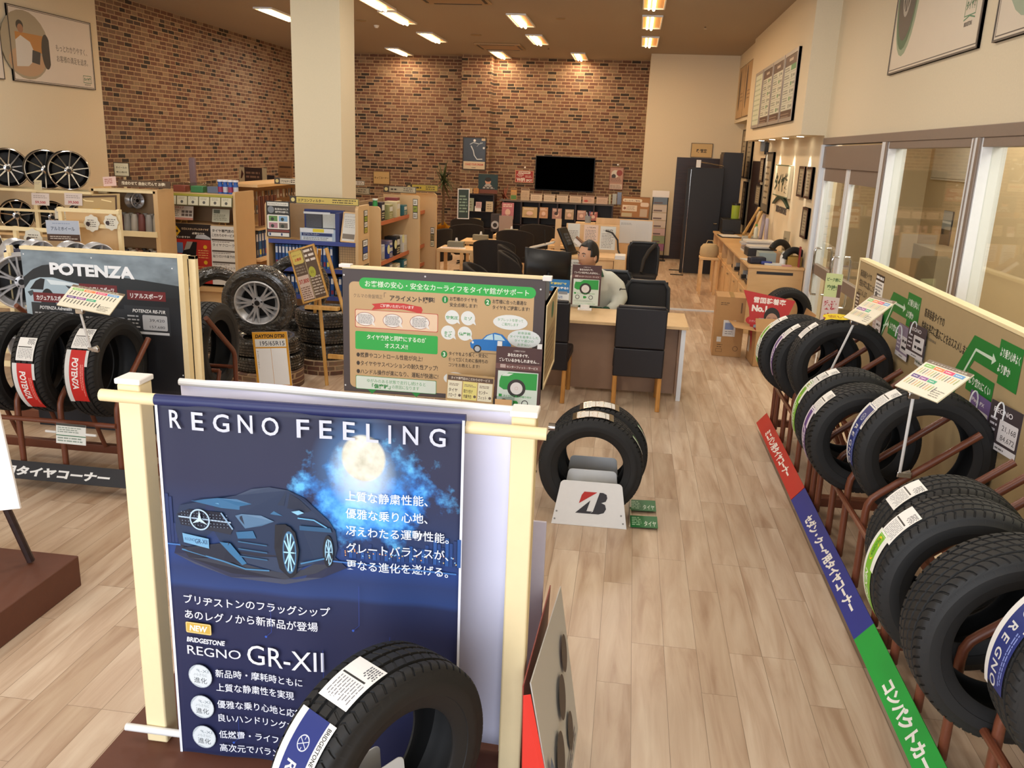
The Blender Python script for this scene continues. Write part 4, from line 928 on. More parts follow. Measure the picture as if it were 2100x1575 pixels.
# ================================================================== sport tyre rack and its board (left)
rack('brown tube tyre rack under the black car-picture board at the left', (-2.97, 4.76, 0), R(90), L=1.75, tubes=(.17, .56, .86, 1.2, 1.62), reach=.40)
corner_strip('corner_strip', 'black strip reading sports tyre corner along the left rack front', (-4.72, 4.718, .075), R(90), 1.72, .12, '#23252b', 'スポーツ用タイヤコーナー', start=.42, tw=1.12, tcol='#e2e2e0')
bp = blackp
for x, y, z, yaw, st, l, R_ in [(-3.33, 5.06, .77, 91, [('potenza', 148), ('size', 120)], 'tyre with a red lettered band, nearer the board end of the left rack', .33),
                    (-3.675, 5.05, .78, 91, [('potenza', 168), ('size', 139)], 'tyre with a red lettered band low on its tread in the left rack', .33),
                    (-4.0, 5.06, .76, 91, [], 'unlabelled tyre cut by the left picture edge in the left rack', .33)]:
    tyre('tyre', l, (x, y, z), R(yaw), st, Rr=R_, w=.225, rim=.215, group='tyres on the left sport rack', style=1)
def potfn(p):
    W, Hh = p.w, p.h
    p.rect(0, 0, W, Hh, '#121318')
    # sky and dark hills of the picture
    p.rect(0, .55, W, Hh, mat('stormy_sky_print', '#7f8d96', .35, var=.95, scale=4.5, stretch=(1, 1, 2)), 1, 1)
    p.poly([(0, .55), (0, .74), (.08, .80), (.15, .83), (.22, .84), (.3, .82), (.42, .85), (.55, .82), (.7, .78), (.85, .77), (W, .74), (W, .5), (0, .5)], '#1c2226')
    p.poly([(.25, .62), (W, .66), (W, .4), (.25, .4)], '#17191e')
    p.poly([(0, .42), (0, .66), (.05, .72), (.12, .745), (.22, .75), (.32, .73), (.42, .715), (.46, .66), (.46, .58), (.36, .56), (.2, .46)], '#a9bcc6')
    p.poly([(.04, .66), (.09, .72), (.13, .74), (.16, .735), (.14, .66)], '#12161b'); p.poly([(.17, .735), (.30, .725), (.42, .71), (.3, .70), (.2, .70)], '#dbe6ea')
    p.disc(.17, .57, .055, '#14171b', rv=.1); p.disc(.17, .56, .035, '#2a2d31', rv=.075); p.poly([(.31, .70), (.37, .69), (.40, .67), (.33, .68)], '#2d3338')
    p.poly([(.02, .64), (.06, .655), (.07, .63), (.04, .61)], '#3b464c'); p.poly([(.38, .62), (.47, .6), (.47, .54), (.40, .56)], '#0f1114')
    p.text('POTENZA', .205, .775, .11, '#eef0f2', w=.62, hh=.085, bold=.045)
    for u, v, l in ((.41, .655, 'プレミアムスポーツ'), (.76, .63, 'リアルスポーツ'), (.06, .575, 'カジュアルスポーツ')):
        p.rect(u, v, u+.28, v+.065, '#6d1c20'); p.text(l, u+.14, v+.015, .045, '#eeeaea', al='c', w=.235, hh=.036, bold=.03)
    for u, v, t1, a, b in ((.73, .39, 'POTENZA RE-71R', '39,420', '157,680'), (.04, .37, 'POTENZA Adrenalin', '', ''), (.42, .36, '', '', '')):
        p.rect(u, v, u+.33, v+.2, '#2e3034'); p.text(t1, u+.06, v+.155, .03, '#e6e6e6', w=.24, hh=.024, bold=.03, shear=.2); p.rrect(u+.13, v+.035, u+.31, v+.14, .01, '#b8babd'); p.rect(u+.02, v+.005, u+.32, v+.022, '#c9cbce')
        p.text(a, u+.18, v+.095, .03, '#33343a', w=.11, hh=.022); p.text(b, u+.18, v+.05, .03, '#33343a', w=.11, hh=.02); p.lines(u+.02, v+.04, u+.11, v+.14, 4, '#c0c2c6', fill=.4)
    for u, v in ((.02, .9), (.52, .9), (1.1, .86), (1.13, .12)): p.disc(u, v, .005, '#e5e5e5')
e = thing('display_board', 'black sports car picture board with big white lettering at the left', 'display board', (-4.72, 5.4, 0))
MB().box((.6, .0, .2), (1.745, .03, 1.47), dark).build('board', e, smooth=0)
MB().box((.6, -.012, 1.462), (1.745, .05, 1.484), palebar).box((1.745, -.012, .0), (1.785, .05, 1.484), palebar).box((1.785, .06, .0), (1.835, .10, 1.474), palebar).box((.7, .06, 1.45), (1.835, .1, 1.474), palebar).build('frame', e, smooth=0, bevel=.002)
p = Print(1.16, .94); potfn(p); p.build('printed_face', e, (.6, -.0008, .53), (1, 0, 0), (0, 0, 1))
tilted_board('small tilted price board with coloured tabs over the red banded tyres', (-3.405, 4.9, 1.334), (-3.079, 4.923, 1.288), (-3.407, 4.726, 1.235), (-3.26, 4.80, .95), 'tilted tyre line-up boards', pat='dark')
def fn(p): p.rect(0, 0, .2, .13, '#dfe3df'); p.rect(0, .05, .2, .056, '#2f6d4a'); p.rect(0, .115, .2, .13, '#3a3a35'); p.lines(.01, .07, .19, .11, 3, '#8a9a90'); p.lines(.01, .01, .19, .045, 2, '#8a9a90')
e = sign('price_chart', 'small clear-sleeved chart clipped between tubes of the left rack', 'chart', (-3.50, 4.715, .345), (1, 0, -.03), (0, .12, 1), .2, .13, .002, white, fn)
MB().tube([(-.07, .07, .0), (.0, .07, .0)], .008, whitem).build('clip', e); MB().tube([(.2, .07, .0), (.27, .07, 0)], .008, whitem).build('clip', e)
# ---- the same rack behind the board, facing away
rack('brown tube tyre rack standing behind the black car-picture board', (-4.7, 6.45, 0), R(-90), L=1.75, tubes=(.08, .5, .86, 1.22, 1.62), endbend=.60, reach=.42)
tyre('tyre', 'plain tyre in the rack behind the black car-picture board', (-3.24, 6.28, .64), R(92), [], Rr=.36, w=.22, rim=.22, style=0)
tyre('tyre', 'tyre half hidden behind the black board, left of the plain tyre', (-3.62, 6.28, .60), R(91), [], Rr=.34, w=.22, rim=.22, style=0)

# ================================================================== centre information board (alignment)
BR = '#4a4040'; TN = '#c9a97c'; GR = '#2fb24c'; GD = '#1f8a3c'; KT = '#3f342c'
def alignfn(p):
    W, Hh = p.w, p.h
    p.rect(0, 0, W, Hh, BR)
    p.rrect(.045, .03, W-.07, .76, .035, TN); p.rrect(.115, .715, 1.30, .79, .037, GR)
    p.text('お客様の安心・安全なカーライフをタイヤ館がサポート', .155, .733, .05, '#e7f5e4', w=1.10, hh=.043, bold=.01)
    p.text('クルマの骨盤矯正', .075, .655, .03, '#6b5a48', w=.2); p.text('「', .285, .655, .05, '#6b5a48'); p.text('アライメント調整', .325, .648, .05, KT, w=.30, hh=.042, bold=.03); p.text('」', .615, .655, .05, '#6b5a48')
    p.rrect(.085, .45, .655, .575, .01, '#c0463a'); p.rrect(.089, .454, .651, .571, .01, '#efd3b4')
    p.poly([(.2, .575), (.22, .6), (.2, .615), (.3, .63), (.42, .632), (.54, .615), (.55, .595), (.54, .57), (.42, .59), (.3, .59)], '#c9362f'); p.text('ご好評いただいています', .26, .60, .03, '#f3e3dc', w=.23, hh=.022, bold=.02)
    for u in (.155, .345, .53):
        p.disc(u, .51, .068, '#9a3f36', rv=.047); p.disc(u, .51, .065, '#eeeae6', rv=.044); p.poly([(u+.03, .485), (u+.07, .465), (u+.055, .50)], '#eeeae6'); p.lines(u-.05, .478, u+.05, .542, 7, '#8a8a8a', gap=.1)
    p.rrect(.085, .30, .655, .425, .01, GR); p.text('タイヤ交換と同時にするのが', .37, .375, .045, '#e7f5e4', al='c', w=.41, hh=.036, bold=.02); p.text('オススメ!!', .37, .322, .04, '#e7f5e4', al='c', w=.16, hh=.034, bold=.02)
    for i, (l, w_) in enumerate((('●燃費やコントロール性能が向上!', .46), ('●タイヤやサスペンションの耐久性アップ!', .565), ('●ハンドル操作が楽になり、運転が快適に!', .57))): p.text(l, .092, .247-.058*i, .036, KT, w=w_, hh=.036, bold=.01)
    p.rrect(.085, .02, .65, .115, .008, GD); p.rrect(.088, .023, .647, .112, .008, '#dbe9e0'); p.text('ゆがみのある状態で走行し続けると', .37, .073, .03, '#3d9a58', al='c', w=.41, hh=.026); p.text('「偏摩耗」', .2, .035, .04, GD, w=.13, hh=.034, bold=.03); p.text('の原因になります', .34, .04, .03, '#3d9a58', w=.19, hh=.025)
    for u in (.2, .51): p.poly([(u-.03, .02), (u+.03, .02), (u, -.01)], GD)
    for n_, u, v, t1, t2 in (('1', .70, .655, 'お客様のタイヤを', '安全点検します!'), ('2', .985, .655, 'お客様に合った最適な', 'タイヤをご提案します!'), ('3', .70, .285, 'タイヤをより長く・安全に', '使って頂くために長持ちの')):
        p.disc(u, v+.02, .021, GD, rv=.024); p.text(n_, u, v+.006, .04, '#e7f5e4', al='c', bold=.03); p.text(t1, u+.032, v+.017, .03, KT, w=.0205*len(t1)+.02, hh=.028, bold=.01); p.text(t2, u+.032, v-.022, .03, KT, w=.0205*len(t2)+.02, hh=.028, bold=.01)
    p.text('コツをお教えします!', .732, .225, .03, KT, w=.21, hh=.026)
    for u, v, t_ in ((.75, .56, '空気圧'), (.857, .56, 'ミゾ'), (.725, .455, 'キズ'), (.838, .455, '偏摩耗')):
        p.disc(u, v, .048, '#e9eeee'); p.poly([(u+.02, v-.025), (u+.055, v-.045), (u+.043, v-.01)], '#e9eeee'); p.text(t_, u, v-.012, .03, '#2f9a4c', al='c', w=.027*len(t_), hh=.024, bold=.02)
    p.text('ヒビ', .725, .425, .03, '#2f9a4c', al='c', w=.045, hh=.022, bold=.02)
    p.disc(1.14, .55, .115, '#e9eeee', rv=.05); p.text('タブレットを使って', 1.14, .557, .03, '#2f9a4c', al='c', w=.17, hh=.02); p.text('ご案内します', 1.14, .528, .03, '#2f9a4c', al='c', w=.11, hh=.02)
    p.disc(1.235, .445, .11, '#e4eaea', rv=.062)
    for i, l in enumerate(('新車装着', 'タイヤを基準とした', 'タイヤ選びの', 'お手伝い')): p.text(l, 1.235, .476-.026*i, .02, '#2f9a4c', al='c', w=.021*len(l), hh=.018)
    # little blue car
    p.poly([(.88, .365), (.875, .395), (.90, .42), (.955, .425), (.985, .455), (1.04, .475), (1.09, .465), (1.125, .43), (1.15, .40), (1.15, .365), (1.12, .35), (.9, .35)], '#1f78c8')
    p.poly([(.965, .425), (.99, .45), (1.025, .465), (1.03, .425)], '#bfe2f0'); p.poly([(1.037, .425), (1.035, .465), (1.08, .458), (1.11, .425)], '#bfe2f0')
    for u in (.925, 1.10): p.disc(u, .358, .027, '#33302e'); p.disc(u, .358, .018, '#b9bec2')
    p.disc(.893, .40, .008, '#e6eef0'); p.rect(.88, .328, 1.15, .333, '#8f7652')
    for u, v in ((.78, .14), (.98, .13)): p.disc(u, v, .08, '#e4eaea', rv=.045)
    p.text('アライメント', .74, .13, .03, '#2f9a4c', w=.1)
    for u, v in ((.012, .8), (.565, .82), (1.33, .78), (.012, .04)): p.disc(u, v, .006, '#d9d9d9')
e = thing('display_board', 'large tan and green tyre service board on the printed brick stand', 'display board', (-1.87, 5.5, 0), R(.0))
MB().box((0, 0, .6), (1.36, .025, 1.445), dark).build('board', e, smooth=0)
MB().box((-.0, -.012, 1.445), (1.37, .05, 1.462), palebar).build('top_rail', e, smooth=0, bevel=.003)
MB().cbox((.02, .015, 1.462), (.08, .06, .02), white).build('rail_cap', e, bevel=.003); MB().cbox((1.37, .015, 1.452), (.06, .06, .03), white).build('rail_cap', e, bevel=.003)
p = Print(1.36, .845); alignfn(p); p.build('printed_face', e, (0, -.0006, .6), (1, 0, 0), (0, 0, 1))
bb = brick_mat('brick_print_board', 'X', .17, .06, .006)
tag(MB().box((-1.87, 5.5, 0), (-.56, 5.53, .598), bb).build('brick_panel_board', smooth=0), 'board printed with pale red bricks below the tan service board', 'board')
rack('brown tube tyre rack behind the tan and green service board', (-1.9, 6.35, 0), R(-90), L=1.36, tubes=(.08, .5, .9, 1.28), endbend=.6, reach=.4)
tyre('tyre', 'tyre in the rack behind the service board, seen past the right edge', (-.80, 6.1, .60), R(90), [], Rr=.33, w=.2, rim=.2)
# side panel of the cluster, edge toward the camera
def fn(p): p.rect(.02, .02, .80, .55, mat('side_panel_print', '#b59d74', .5)); p.rect(.02, .36, .80, .55, '#c7b48a'); p.disc(.5, .46, .09, '#1c6b4a', rv=.06); p.lines(.1, .06, .7, .32, 6, '#8d7c5c')
sign('display_board', 'pale framed side panel at right angles to the service board', 'display board', (-.50, 5.52, .70), (0, 1, 0), (0, 0, 1), .83, .57, .02, palebar, fn, frame=palebar, fw=.02)
# posters in front of the service board
def fitfn(p):
    W, Hh = p.w, p.h; B = '#4d2f2d'
    p.rect(0, 0, W, Hh, B); p.rect(0, Hh*.68, W, Hh*.755, '#6f4a45'); p.text('ご存知ですか?', W*.5, Hh*.935, Hh*.05, '#e6ded8', al='c', w=W*.25, hh=Hh*.025); p.text('あなたのタイヤ、', W*.48, Hh*.865, Hh*.07, '#eeeae4', al='c', w=W*.46, hh=Hh*.05, bold=.03); p.text('ズレているかもしれません…', W*.5, Hh*.79, Hh*.07, '#eeeae4', al='c', w=W*.88, hh=Hh*.052, bold=.03)
    p.rect(W*.1, Hh*.695, W*.22, Hh*.745, '#b9a5a0'); p.text('センターフィット・サービス', W*.24, Hh*.70, Hh*.05, '#e6ded8', w=W*.68, hh=Hh*.036, bold=.02)
    p.rect(W*.06, 0 if Hh < .38 else 0, W*.94, Hh*.65, '#d5e2d9')
    p.poly([(W*.1, Hh*.5), (W*.13, Hh*.58), (W*.3, Hh*.63), (W*.92, Hh*.64), (W*.92, Hh*.40), (W*.72, Hh*.40), (W*.2, Hh*.38), (W*.1, Hh*.42)], '#2f9f45'); p.poly([(W*.14, Hh*.575), (W*.22, Hh*.615), (W*.40, Hh*.62), (W*.3, Hh*.58)], '#dce9e0')
    p.disc(W*.48, Hh*.41, W*.2, '#35302e', n=28); p.disc(W*.48, Hh*.41, W*.135, '#e3e0de', n=28); p.ring(W*.48, Hh*.41, W*.03, W*.035, '#c99a96')
    p.rect(W*.1, Hh*.275, W*.17, Hh*.315, '#2f9f45'); p.text('タイヤのど真ん中取り付け', W*.2, Hh*.28, Hh*.04, '#2f9f45', w=W*.62, hh=Hh*.032, bold=.02)
    for u in (.22, .68): p.ring(W*u, Hh*.2, W*.055, W*.075, '#4a4a4a')
    p.poly([(W*.42, Hh*.17), (W*.5, Hh*.17), (W*.54, Hh*.2), (W*.5, Hh*.23), (W*.42, Hh*.23)], '#2f9f45'); p.lines(W*.1, Hh*.08, W*.9, Hh*.13, 2, '#8a9a90', fill=.3); p.text('センターフィットの効果を実感!', W*.5, Hh*.03, Hh*.03, '#2f9f45', al='c', w=W*.7, hh=Hh*.02)
e = sign('poster', 'maroon and green wheel-fitting poster clipped to the service board', 'poster', (-.80, 5.335, .56), (1, -.02, -.02), (0, .06, 1), .3, .46, .003, ink('#4d2f2d'), fitfn)
m = MB()
for u in (.02, .28): MB().cbox((u, .475, 0), (.03, .03, .018), whitem).build('binder_clip', e)
def servfn(p):
    W, Hh = p.w, p.h; p.rect(0, 0, W, Hh, '#b99a6a'); p.rect(W*.02, Hh*.86, W*.98, Hh*.96, '#5a4436'); p.text('タイヤ専門店のこだわりのサービス', W*.5, Hh*.885, .02, '#e9e0d0', al='c', w=W*.82, hh=Hh*.06, bold=.01)
    L = ('タイヤ\nクローク', '取り付け\n作業予約', 'センター\nフィット', 'アライメント\n調整', 'やわらかさ\nチェック', '日曜\n夜間')
    for i in range(6):
        c, r_ = i % 3, i//3; u, v = W*(.03+.32*c), Hh*(.47-.42*r_); p.rect(u, v, u+W*.30, v+Hh*.38, '#e9e5cc' if (i+1) % 2 else '#e6dc86'); a, b_ = L[i].split('\n'); p.text(a, u+W*.02, v+Hh*.15, .02, '#4a3c30', w=W*.19, hh=Hh*.08, bold=.02); p.text(b_, u+W*.02, v+Hh*.04, .02, '#4a3c30', w=W*.17, hh=Hh*.08, bold=.02); p.lines(u+W*.03, v+Hh*.27, u+W*.27, v+Hh*.33, 2, '#8a7a68'); p.disc(u+W*.26, v+Hh*.08, W*.03, '#6a5c50')
sign('service_board', 'small tan board of six cream and yellow service squares', 'sign', (-1.125, 5.33, .50), (1, -.02, -.06), (0, .05, 1), .315, .32, .006, ink('#b99a6a'), servfn)
sign('brochure_holder', 'clear brochure holder with a tan leaflet in front of the maroon poster', 'brochure holder', (-.79, 5.26, .55), (1, 0, 0), (0, .03, 1), .135, .155, .02, acryl, lambda p: (p.rect(.01, .0, .12, .14, '#d5ab78'), p.lines(.04, .03, .09, .1, 4, '#b98d5a')))
# ================================================================== wrapped tyre stacks
bkp = brick_mat('brick_print_drum', 'X', .14, .05, .006)
def drum(name, label, x, y, r, h, grp):
    return tag(MB().lathe([(0, 0), (r, 0), (r, h), (r-.01, h+.006), (0, h+.006)], bkp, 40).build(name, loc=(x, y, 0)), label, 'drum', grp)
wr = plastic_wrap
def stack(x, y, z0, n, r, w, lab, grp, seed=0):
    q = random.Random(seed)
    for k in range(n):
        tyre('wrapped_tyre', lab[k], (x+q.uniform(-.012, .012), y+q.uniform(-.012, .012), z0+w/2+k*w), 0, [], Rr=r, w=w, rim=.2, m=wr, rot=(R(90), 0, q.uniform(0, 6)), group=grp)
drum('brick_print_drum', 'round brick-printed plinth under the nearest wrapped tyre stack', -3.33, 7.56, .345, .16, 'brick-printed plinths')
stack(-3.33, 7.56, .166, 2, .335, .15, ['plastic-wrapped tyre lying lowest in the stack under the silver wheel', 'plastic-wrapped tyre lying directly under the upright silver-wheel tyre'], 'wrapped tyres in the near stack', 2)
o = tyre('wrapped_tyre', 'plastic-wrapped tyre with a silver five-group spoke wheel, upright on the stack', (-3.36, 7.52, .80), 0, [], Rr=.335, w=.2, rim=.205, m=wr, rot=(R(6), 0, R(8)))
wheel('wheel', '', (0, -.0, 0), 0, Rr=.207, w=.19, style='silver', body=silver, face=silver, parent=o)
drum('brick_print_drum', 'round brick-printed plinth under the wrapped stack behind the easel', -2.98, 8.25, .31, .14, 'brick-printed plinths')
stack(-2.98, 8.25, .146, 3, .30, .16, ['lowest wrapped tyre of the stack behind the easel', 'middle wrapped tyre of the stack behind the easel', 'top wrapped tyre lying on the stack behind the easel'], 'wrapped tyres in the rear stack', 5)
tyre('wrapped_tyre', 'wrapped tyre standing upright behind the easel board', (-3.42, 8.62, .77), 0, [], Rr=.33, w=.2, rim=.215, m=wr, rot=(R(-4), 0, R(14)))
drum('brick_print_drum', 'brick-printed plinth half hidden between the wrapped stacks', -3.45, 8.66, .2, .14, 'brick-printed plinths')
stack(-3.45, 8.66, .146, 2, .3, .16, ['wrapped tyre low in the stack hidden behind the silver wheel', 'wrapped tyre under the upright tyre behind the easel board'], 'wrapped tyres in the hidden stack', 6)
tyre('wrapped_tyre', 'wrapped tyre standing upright left of the silver wheel', (-4.11, 8.15, .66), 0, [], Rr=.335, w=.2, rim=.22, m=wr, rot=(R(2), 0, R(38)))
drum('brick_print_drum', 'brick-printed plinth left of the nearest wrapped stack', -4.15, 8.2, .31, .16, 'brick-printed plinths')
stack(-4.15, 8.2, .166, 1, .31, .16, ['wrapped tyre lying under the upright one left of the silver wheel'], 'wrapped tyres in the left stack', 7)
# price board of the wrapped set
def fn(p):
    W, Hh = p.w, p.h; p.rect(0, 0, W, Hh, '#d69a2a'); p.text('DAYTON DT30', W*.08, Hh*.92, .03, '#3c2a18', w=W*.84, hh=.032, bold=.05, shear=.15); p.rect(W*.06, Hh*.79, W*.94, Hh*.90, '#e4e3dc'); p.text('195/65R15', W*.2, Hh*.81, .05, '#3a3f4a', w=W*.7, hh=.04, bold=.01)
    p.rect(W*.06, Hh*.25, W*.49, Hh*.77, '#f2f1ee'); p.rect(W*.5, Hh*.25, W*.94, Hh*.77, '#f2f1ee'); p.rect(W*.06, Hh*.03, W*.94, Hh*.225, '#e0dcc4'); p.rect(W*.28, Hh*.17, W*.46, Hh*.2, '#2f4a8c'); p.rect(W*.74, Hh*.17, W*.92, Hh*.2, '#2f4a8c'); p.text('+10,800円', W*.08, Hh*.09, .03, '#33333a', w=W*.38, hh=.026); p.text('+3,240円', W*.55, Hh*.09, .03, '#33333a', w=W*.36, hh=.026); p.lines(W*.08, Hh*.04, W*.9, Hh*.07, 1, '#66708a')
    p.text('タイヤホイールセット', W*.085, Hh*.74, .02, '#555555', w=.16, rot=-90)
sign('price_board', 'tall yellow-edged wheel set price board in front of the wrapped stack', 'price board', (-3.135, 6.93, .0), (1, -.05, .03), (-.14, .03, 1), .32, .63, .005, white, fn)
# easel with black price board
e = thing('easel', 'light wooden easel holding a tilted board of handwritten prices', 'easel', (-2.74, 7.6, 0))
MB().tube([(-.22, -.03, .10), (.05, .12, 1.36)], .017, easelw, 8).tube([], .01, easelw) if 0 else None
MB().tube([(-.02, .02, .0), (-.14, .10, 1.3)], .018, easelw, 8).build('leg', e); MB().tube([(.36, .02, .0), (-.03, .10, 1.3)], .018, easelw, 8).build('leg', e); MB().tube([(-.42, .65, .0), (-.10, .12, 1.28)], .016, easelw, 8).build('leg', e)
MB().box((.0, .0, .27), (.27, .03, .31), easelw).build('crossbar', e); MB().box((-.2, -.04, .74), (.12, .03, .77), easelw).build('ledge', e)
def fn(p):
    W, Hh = p.w, p.h; p.rect(0, 0, W, Hh, '#5a4636'); p.rrect(W*.06, Hh*.72, W*.47, Hh*.97, .02, '#c8b25a'); p.text('4本セットで', W*.1, Hh*.87, .02, '#6a3a28', w=W*.32); p.text('お買得', W*.14, Hh*.78, .03, '#b03a28', w=W*.25, bold=.03)
    p.rect(W*.5, 0, W*.515, Hh, '#cbb78c'); p.rect(W*.06, Hh*.05, W*.48, Hh*.5, '#c9b0a0'); p.text('37,800', W*.08, Hh*.36, .05, '#a03424', w=W*.38, hh=.045, bold=.03); p.lines(W*.08, Hh*.07, W*.46, Hh*.3, 6, '#7a5a48'); p.lines(W*.08, Hh*.53, W*.46, Hh*.69, 3, '#8a7a68')
    p.lines(W*.54, Hh*.08, W*.95, Hh*.45, 7, '#b8a898'); p.lines(W*.54, Hh*.7, W*.95, Hh*.96, 3, '#d8ccc0'); p.disc(W*.66, Hh*.52, W*.13, '#a8a83a', rv=Hh*.1); p.text('安全', W*.6, Hh*.5, .03, '#5a4020', w=W*.12)
O = Vector((-2.945, 7.545, .79)); 
sign('price_board', 'brown framed board of handwritten yellow and red prices on the light easel', 'price board', O, (.255, 0, .105), (-.115, .06, .47), .27, .5, .012, easelw, fn, frame=easelw, fw=.016)
# ================================================================== consultation desk
d = thing('desk', 'pale wood consultation desk with taupe front panel in the middle of the shop', 'desk', (-1.35, 7.95, 0))
MB().box((0, 0, .69), (1.96, .72, .72), desklam).build('desktop', d, bevel=.003)
MB().box((.05, .16, .03), (1.88, .18, .69), brownlam).build('modesty_panel', d, smooth=0)
MB().box((1.90, .02, 0), (1.94, .05, .69), alu).build('leg', d); MB().box((1.90, .66, 0), (1.94, .69, .69), alu).build('leg', d); MB().box((.02, .02, 0), (.06, .05, .69), alu).build('leg', d); MB().box((.02, .66, 0), (.06, .69, .69), alu).build('leg', d)
MB().box((1.88, .05, .05), (1.92, .66, .69), brownlam).build('side_panel', d, smooth=0)
def dining_chair(label, x, y, rz, loc_only=None):
    c = thing('dining_chair', label, 'chair', (x, y, 0), rz, 'dark high-backed chairs at the desk')
    # backrest faces -y (toward the camera), seat behind it
    M = Matrix.Translation((0, 0, .30)) @ Matrix.Rotation(R(3), 4, 'X')
    bk = MB()
    for i, (z0, z1) in enumerate(((0, .27), (.27, .64))):
        bk.box((-.225, -.03, z0), (.225, .035, z1-.004), leather, M)
    bk.box((-.21, -.02, .63), (.21, .03, .655), leather, M)
    bk.build('backrest', c, bevel=.012)
    MB().box((-.23, .03, .36), (.23, .46, .46), leather).build('seat', c, bevel=.02)
    for sx in (-1, 1):
        MB().tube([(sx*.2, -.06, 0), (sx*.2, -.0, .34)], .021, orangewood, 8).build('leg', c)
        MB().tube([(sx*.2, .43, 0), (sx*.2, .42, .37)], .021, orangewood, 8).build('leg', c)
    return c
c = dining_chair('dark leatherette dining chair at the right end of the desk, back to the camera', .165, 7.62, 0)
dup(c, (-.70, 7.68, 0), R(-2), 'dark leatherette dining chair half hidden by the framed side panel at the desk')
def office_chair(label, x, y, rz, top=.95, w=.46, hb=.55):
    c = thing('office_chair', label, 'chair', (x, y, 0), rz, 'black mesh office chairs')
    vs = []; fs = []; n = 10; m_ = 8
    def P(i, j, off):
        u = -1+2*i/n; v = j/m_
        ww = w/2*(.93+.07*math.sin(PI*v)); return (u*ww, -.05*(u*u)+.03*math.sin(v*3)+off, top-hb+hb*v)
    fr = MB(); pts = [P(0, 1, 0), P(0, 4, 0), P(0, 7, 0), P(1, 8, 0), P(5, 8, 0), P(9, 8, 0), P(10, 7, 0), P(10, 4, 0), P(10, 1, 0), P(9, 0, 0), P(5, 0, 0), P(1, 0, 0), P(0, 1, 0)]
    fr.tube(pts, .022, mat('chair_frame_grey', '#2b2f34', .45), 8).build('back_frame', c)
    for j in range(m_+1):
        for i in range(n+1): vs.append(P(i, j, 0))
    for j in range(m_):
        for i in range(n): a = j*(n+1)+i; fs.append((a, a+1, a+n+2, a+n+1))
    bmesh_o = MB().add(vs, fs, mat('black_mesh_net', '#15161a', .75, var=.3, scale=300)).build('backrest', c); bmesh_o.modifiers.new('t', 'SOLIDIFY').thickness = .012
    MB().box((-w/2+.0, -.46, .42), (w/2-.0, .0, .49), blackf).build('seat', c, bevel=.03)
    MB().tube([(0, -.22, .10), (0, -.22, .42)], .028, blackp).build('gas_column', c)
    MB().tube([(0, -.2, .40), (0, .06, .42), (.0, .065, top-hb+.25)], .022, blackp).build('back_support', c)
    for k in range(5):
        a = 2*PI*k/5+.3; MB().tube([(0, -.22, .11), (.27*math.cos(a), -.22+.27*math.sin(a), .065)], [.025, .015], blackp, 8).build('base_arm', c)
        MB().cyl((.27*math.cos(a)-.012, -.22+.27*math.sin(a), .026), .026, .024, blackp, 14, axis='x').build('caster', c)
    return c
oc = office_chair('black mesh office chair right of the seated person, behind the desk', .235, 9.15, R(180), top=.95)
dup(oc, (.24, 13.35, .12), R(-4), 'black mesh office chair with a strap standing before the planning sheet').location = (.24, 13.35, .0)
oc3 = office_chair('black office chair the person sits on', -.16, 9.62, R(4), top=.98)
tag(MB().tube([(.36, 13.27, .90), (.40, 13.23, .93), (.32, 13.2, .84), (.25, 13.2, .70), (.22, 13.1, .52)], [.02, .03, .03, .03, .02], mat('dark_strap', '#2a2622', .7)).build('shoulder_strap'), 'dark strap hanging over the back of the far office chair', 'strap')
# ---- seated person
def skin(name, V, E, mt, parent=None, sub=2, root=0):
    me = bpy.data.meshes.new(name); me.from_pydata([v[:3] for v in V], E, []); me.materials.append(mt)
    o = bpy.data.objects.new(name, me); COL.objects.link(o)
    if parent: o.parent = parent
    md = o.modifiers.new('skin', 'SKIN'); md.use_smooth_shade = True
    for i, v in enumerate(V):
        r = v[3]; o.data.skin_vertices[0].data[i].radius = (r, r) if not isinstance(r, tuple) else r
        o.data.skin_vertices[0].data[i].use_root = (i == root)
    sb = o.modifiers.new('sub', 'SUBSURF'); sb.levels = sub; sb.render_levels = sub
    return o
skinm = mat('skin', '#c89878', .55, var=.06, scale=40); hairm = mat('black_hair', '#15100e', .5, var=.4, scale=60, stretch=(1, 1, .3), bump=.3)
jack = mat('white_work_jacket', '#d9dcd0', .75, var=.06, scale=8, bump=.25); greenm = mat('green_trim_fabric', '#124a34', .7, var=.1)
pr = thing('person', 'seated person in a white work jacket with green collar behind the desk', 'person', (-.33, 9.05, 0))
# local: +y is away from the camera; body leans forward over the desk toward -y and -x
body = [(0.06, .30, .50, .12), (.05, .24, .70, .09), (.03, .12, .88, .07), (.0, .0, .99, .06), (-.035, -.06, 1.09, .052),
        (.19, .05, .94, .05), (-.19, .02, .94, .05), (.27, .06, .76, .048), (.20, -.08, .66, .036), (.10, -.10, .64, .026), (-.27, .0, .76, .048), (-.18, -.10, .66, .036), (-.06, -.10, .64, .026),
        (.15, .28, .50, .10), (-.04, .26, .50, .10), (.17, -.12, .50, .075), (-.08, -.14, .50, .075), (.18, -.16, .1, .045), (-.09, -.18, .1, .045), (.18, -.26, .06, .035), (-.09, -.28, .06, .035)]
bE = [(0, 1), (1, 2), (2, 3), (3, 4), (2, 5), (2, 6), (5, 7), (7, 8), (8, 9), (6, 10), (10, 11), (11, 12), (0, 13), (0, 14), (13, 15), (14, 16), (15, 17), (16, 18), (17, 19), (18, 20)]
n0 = len(body)
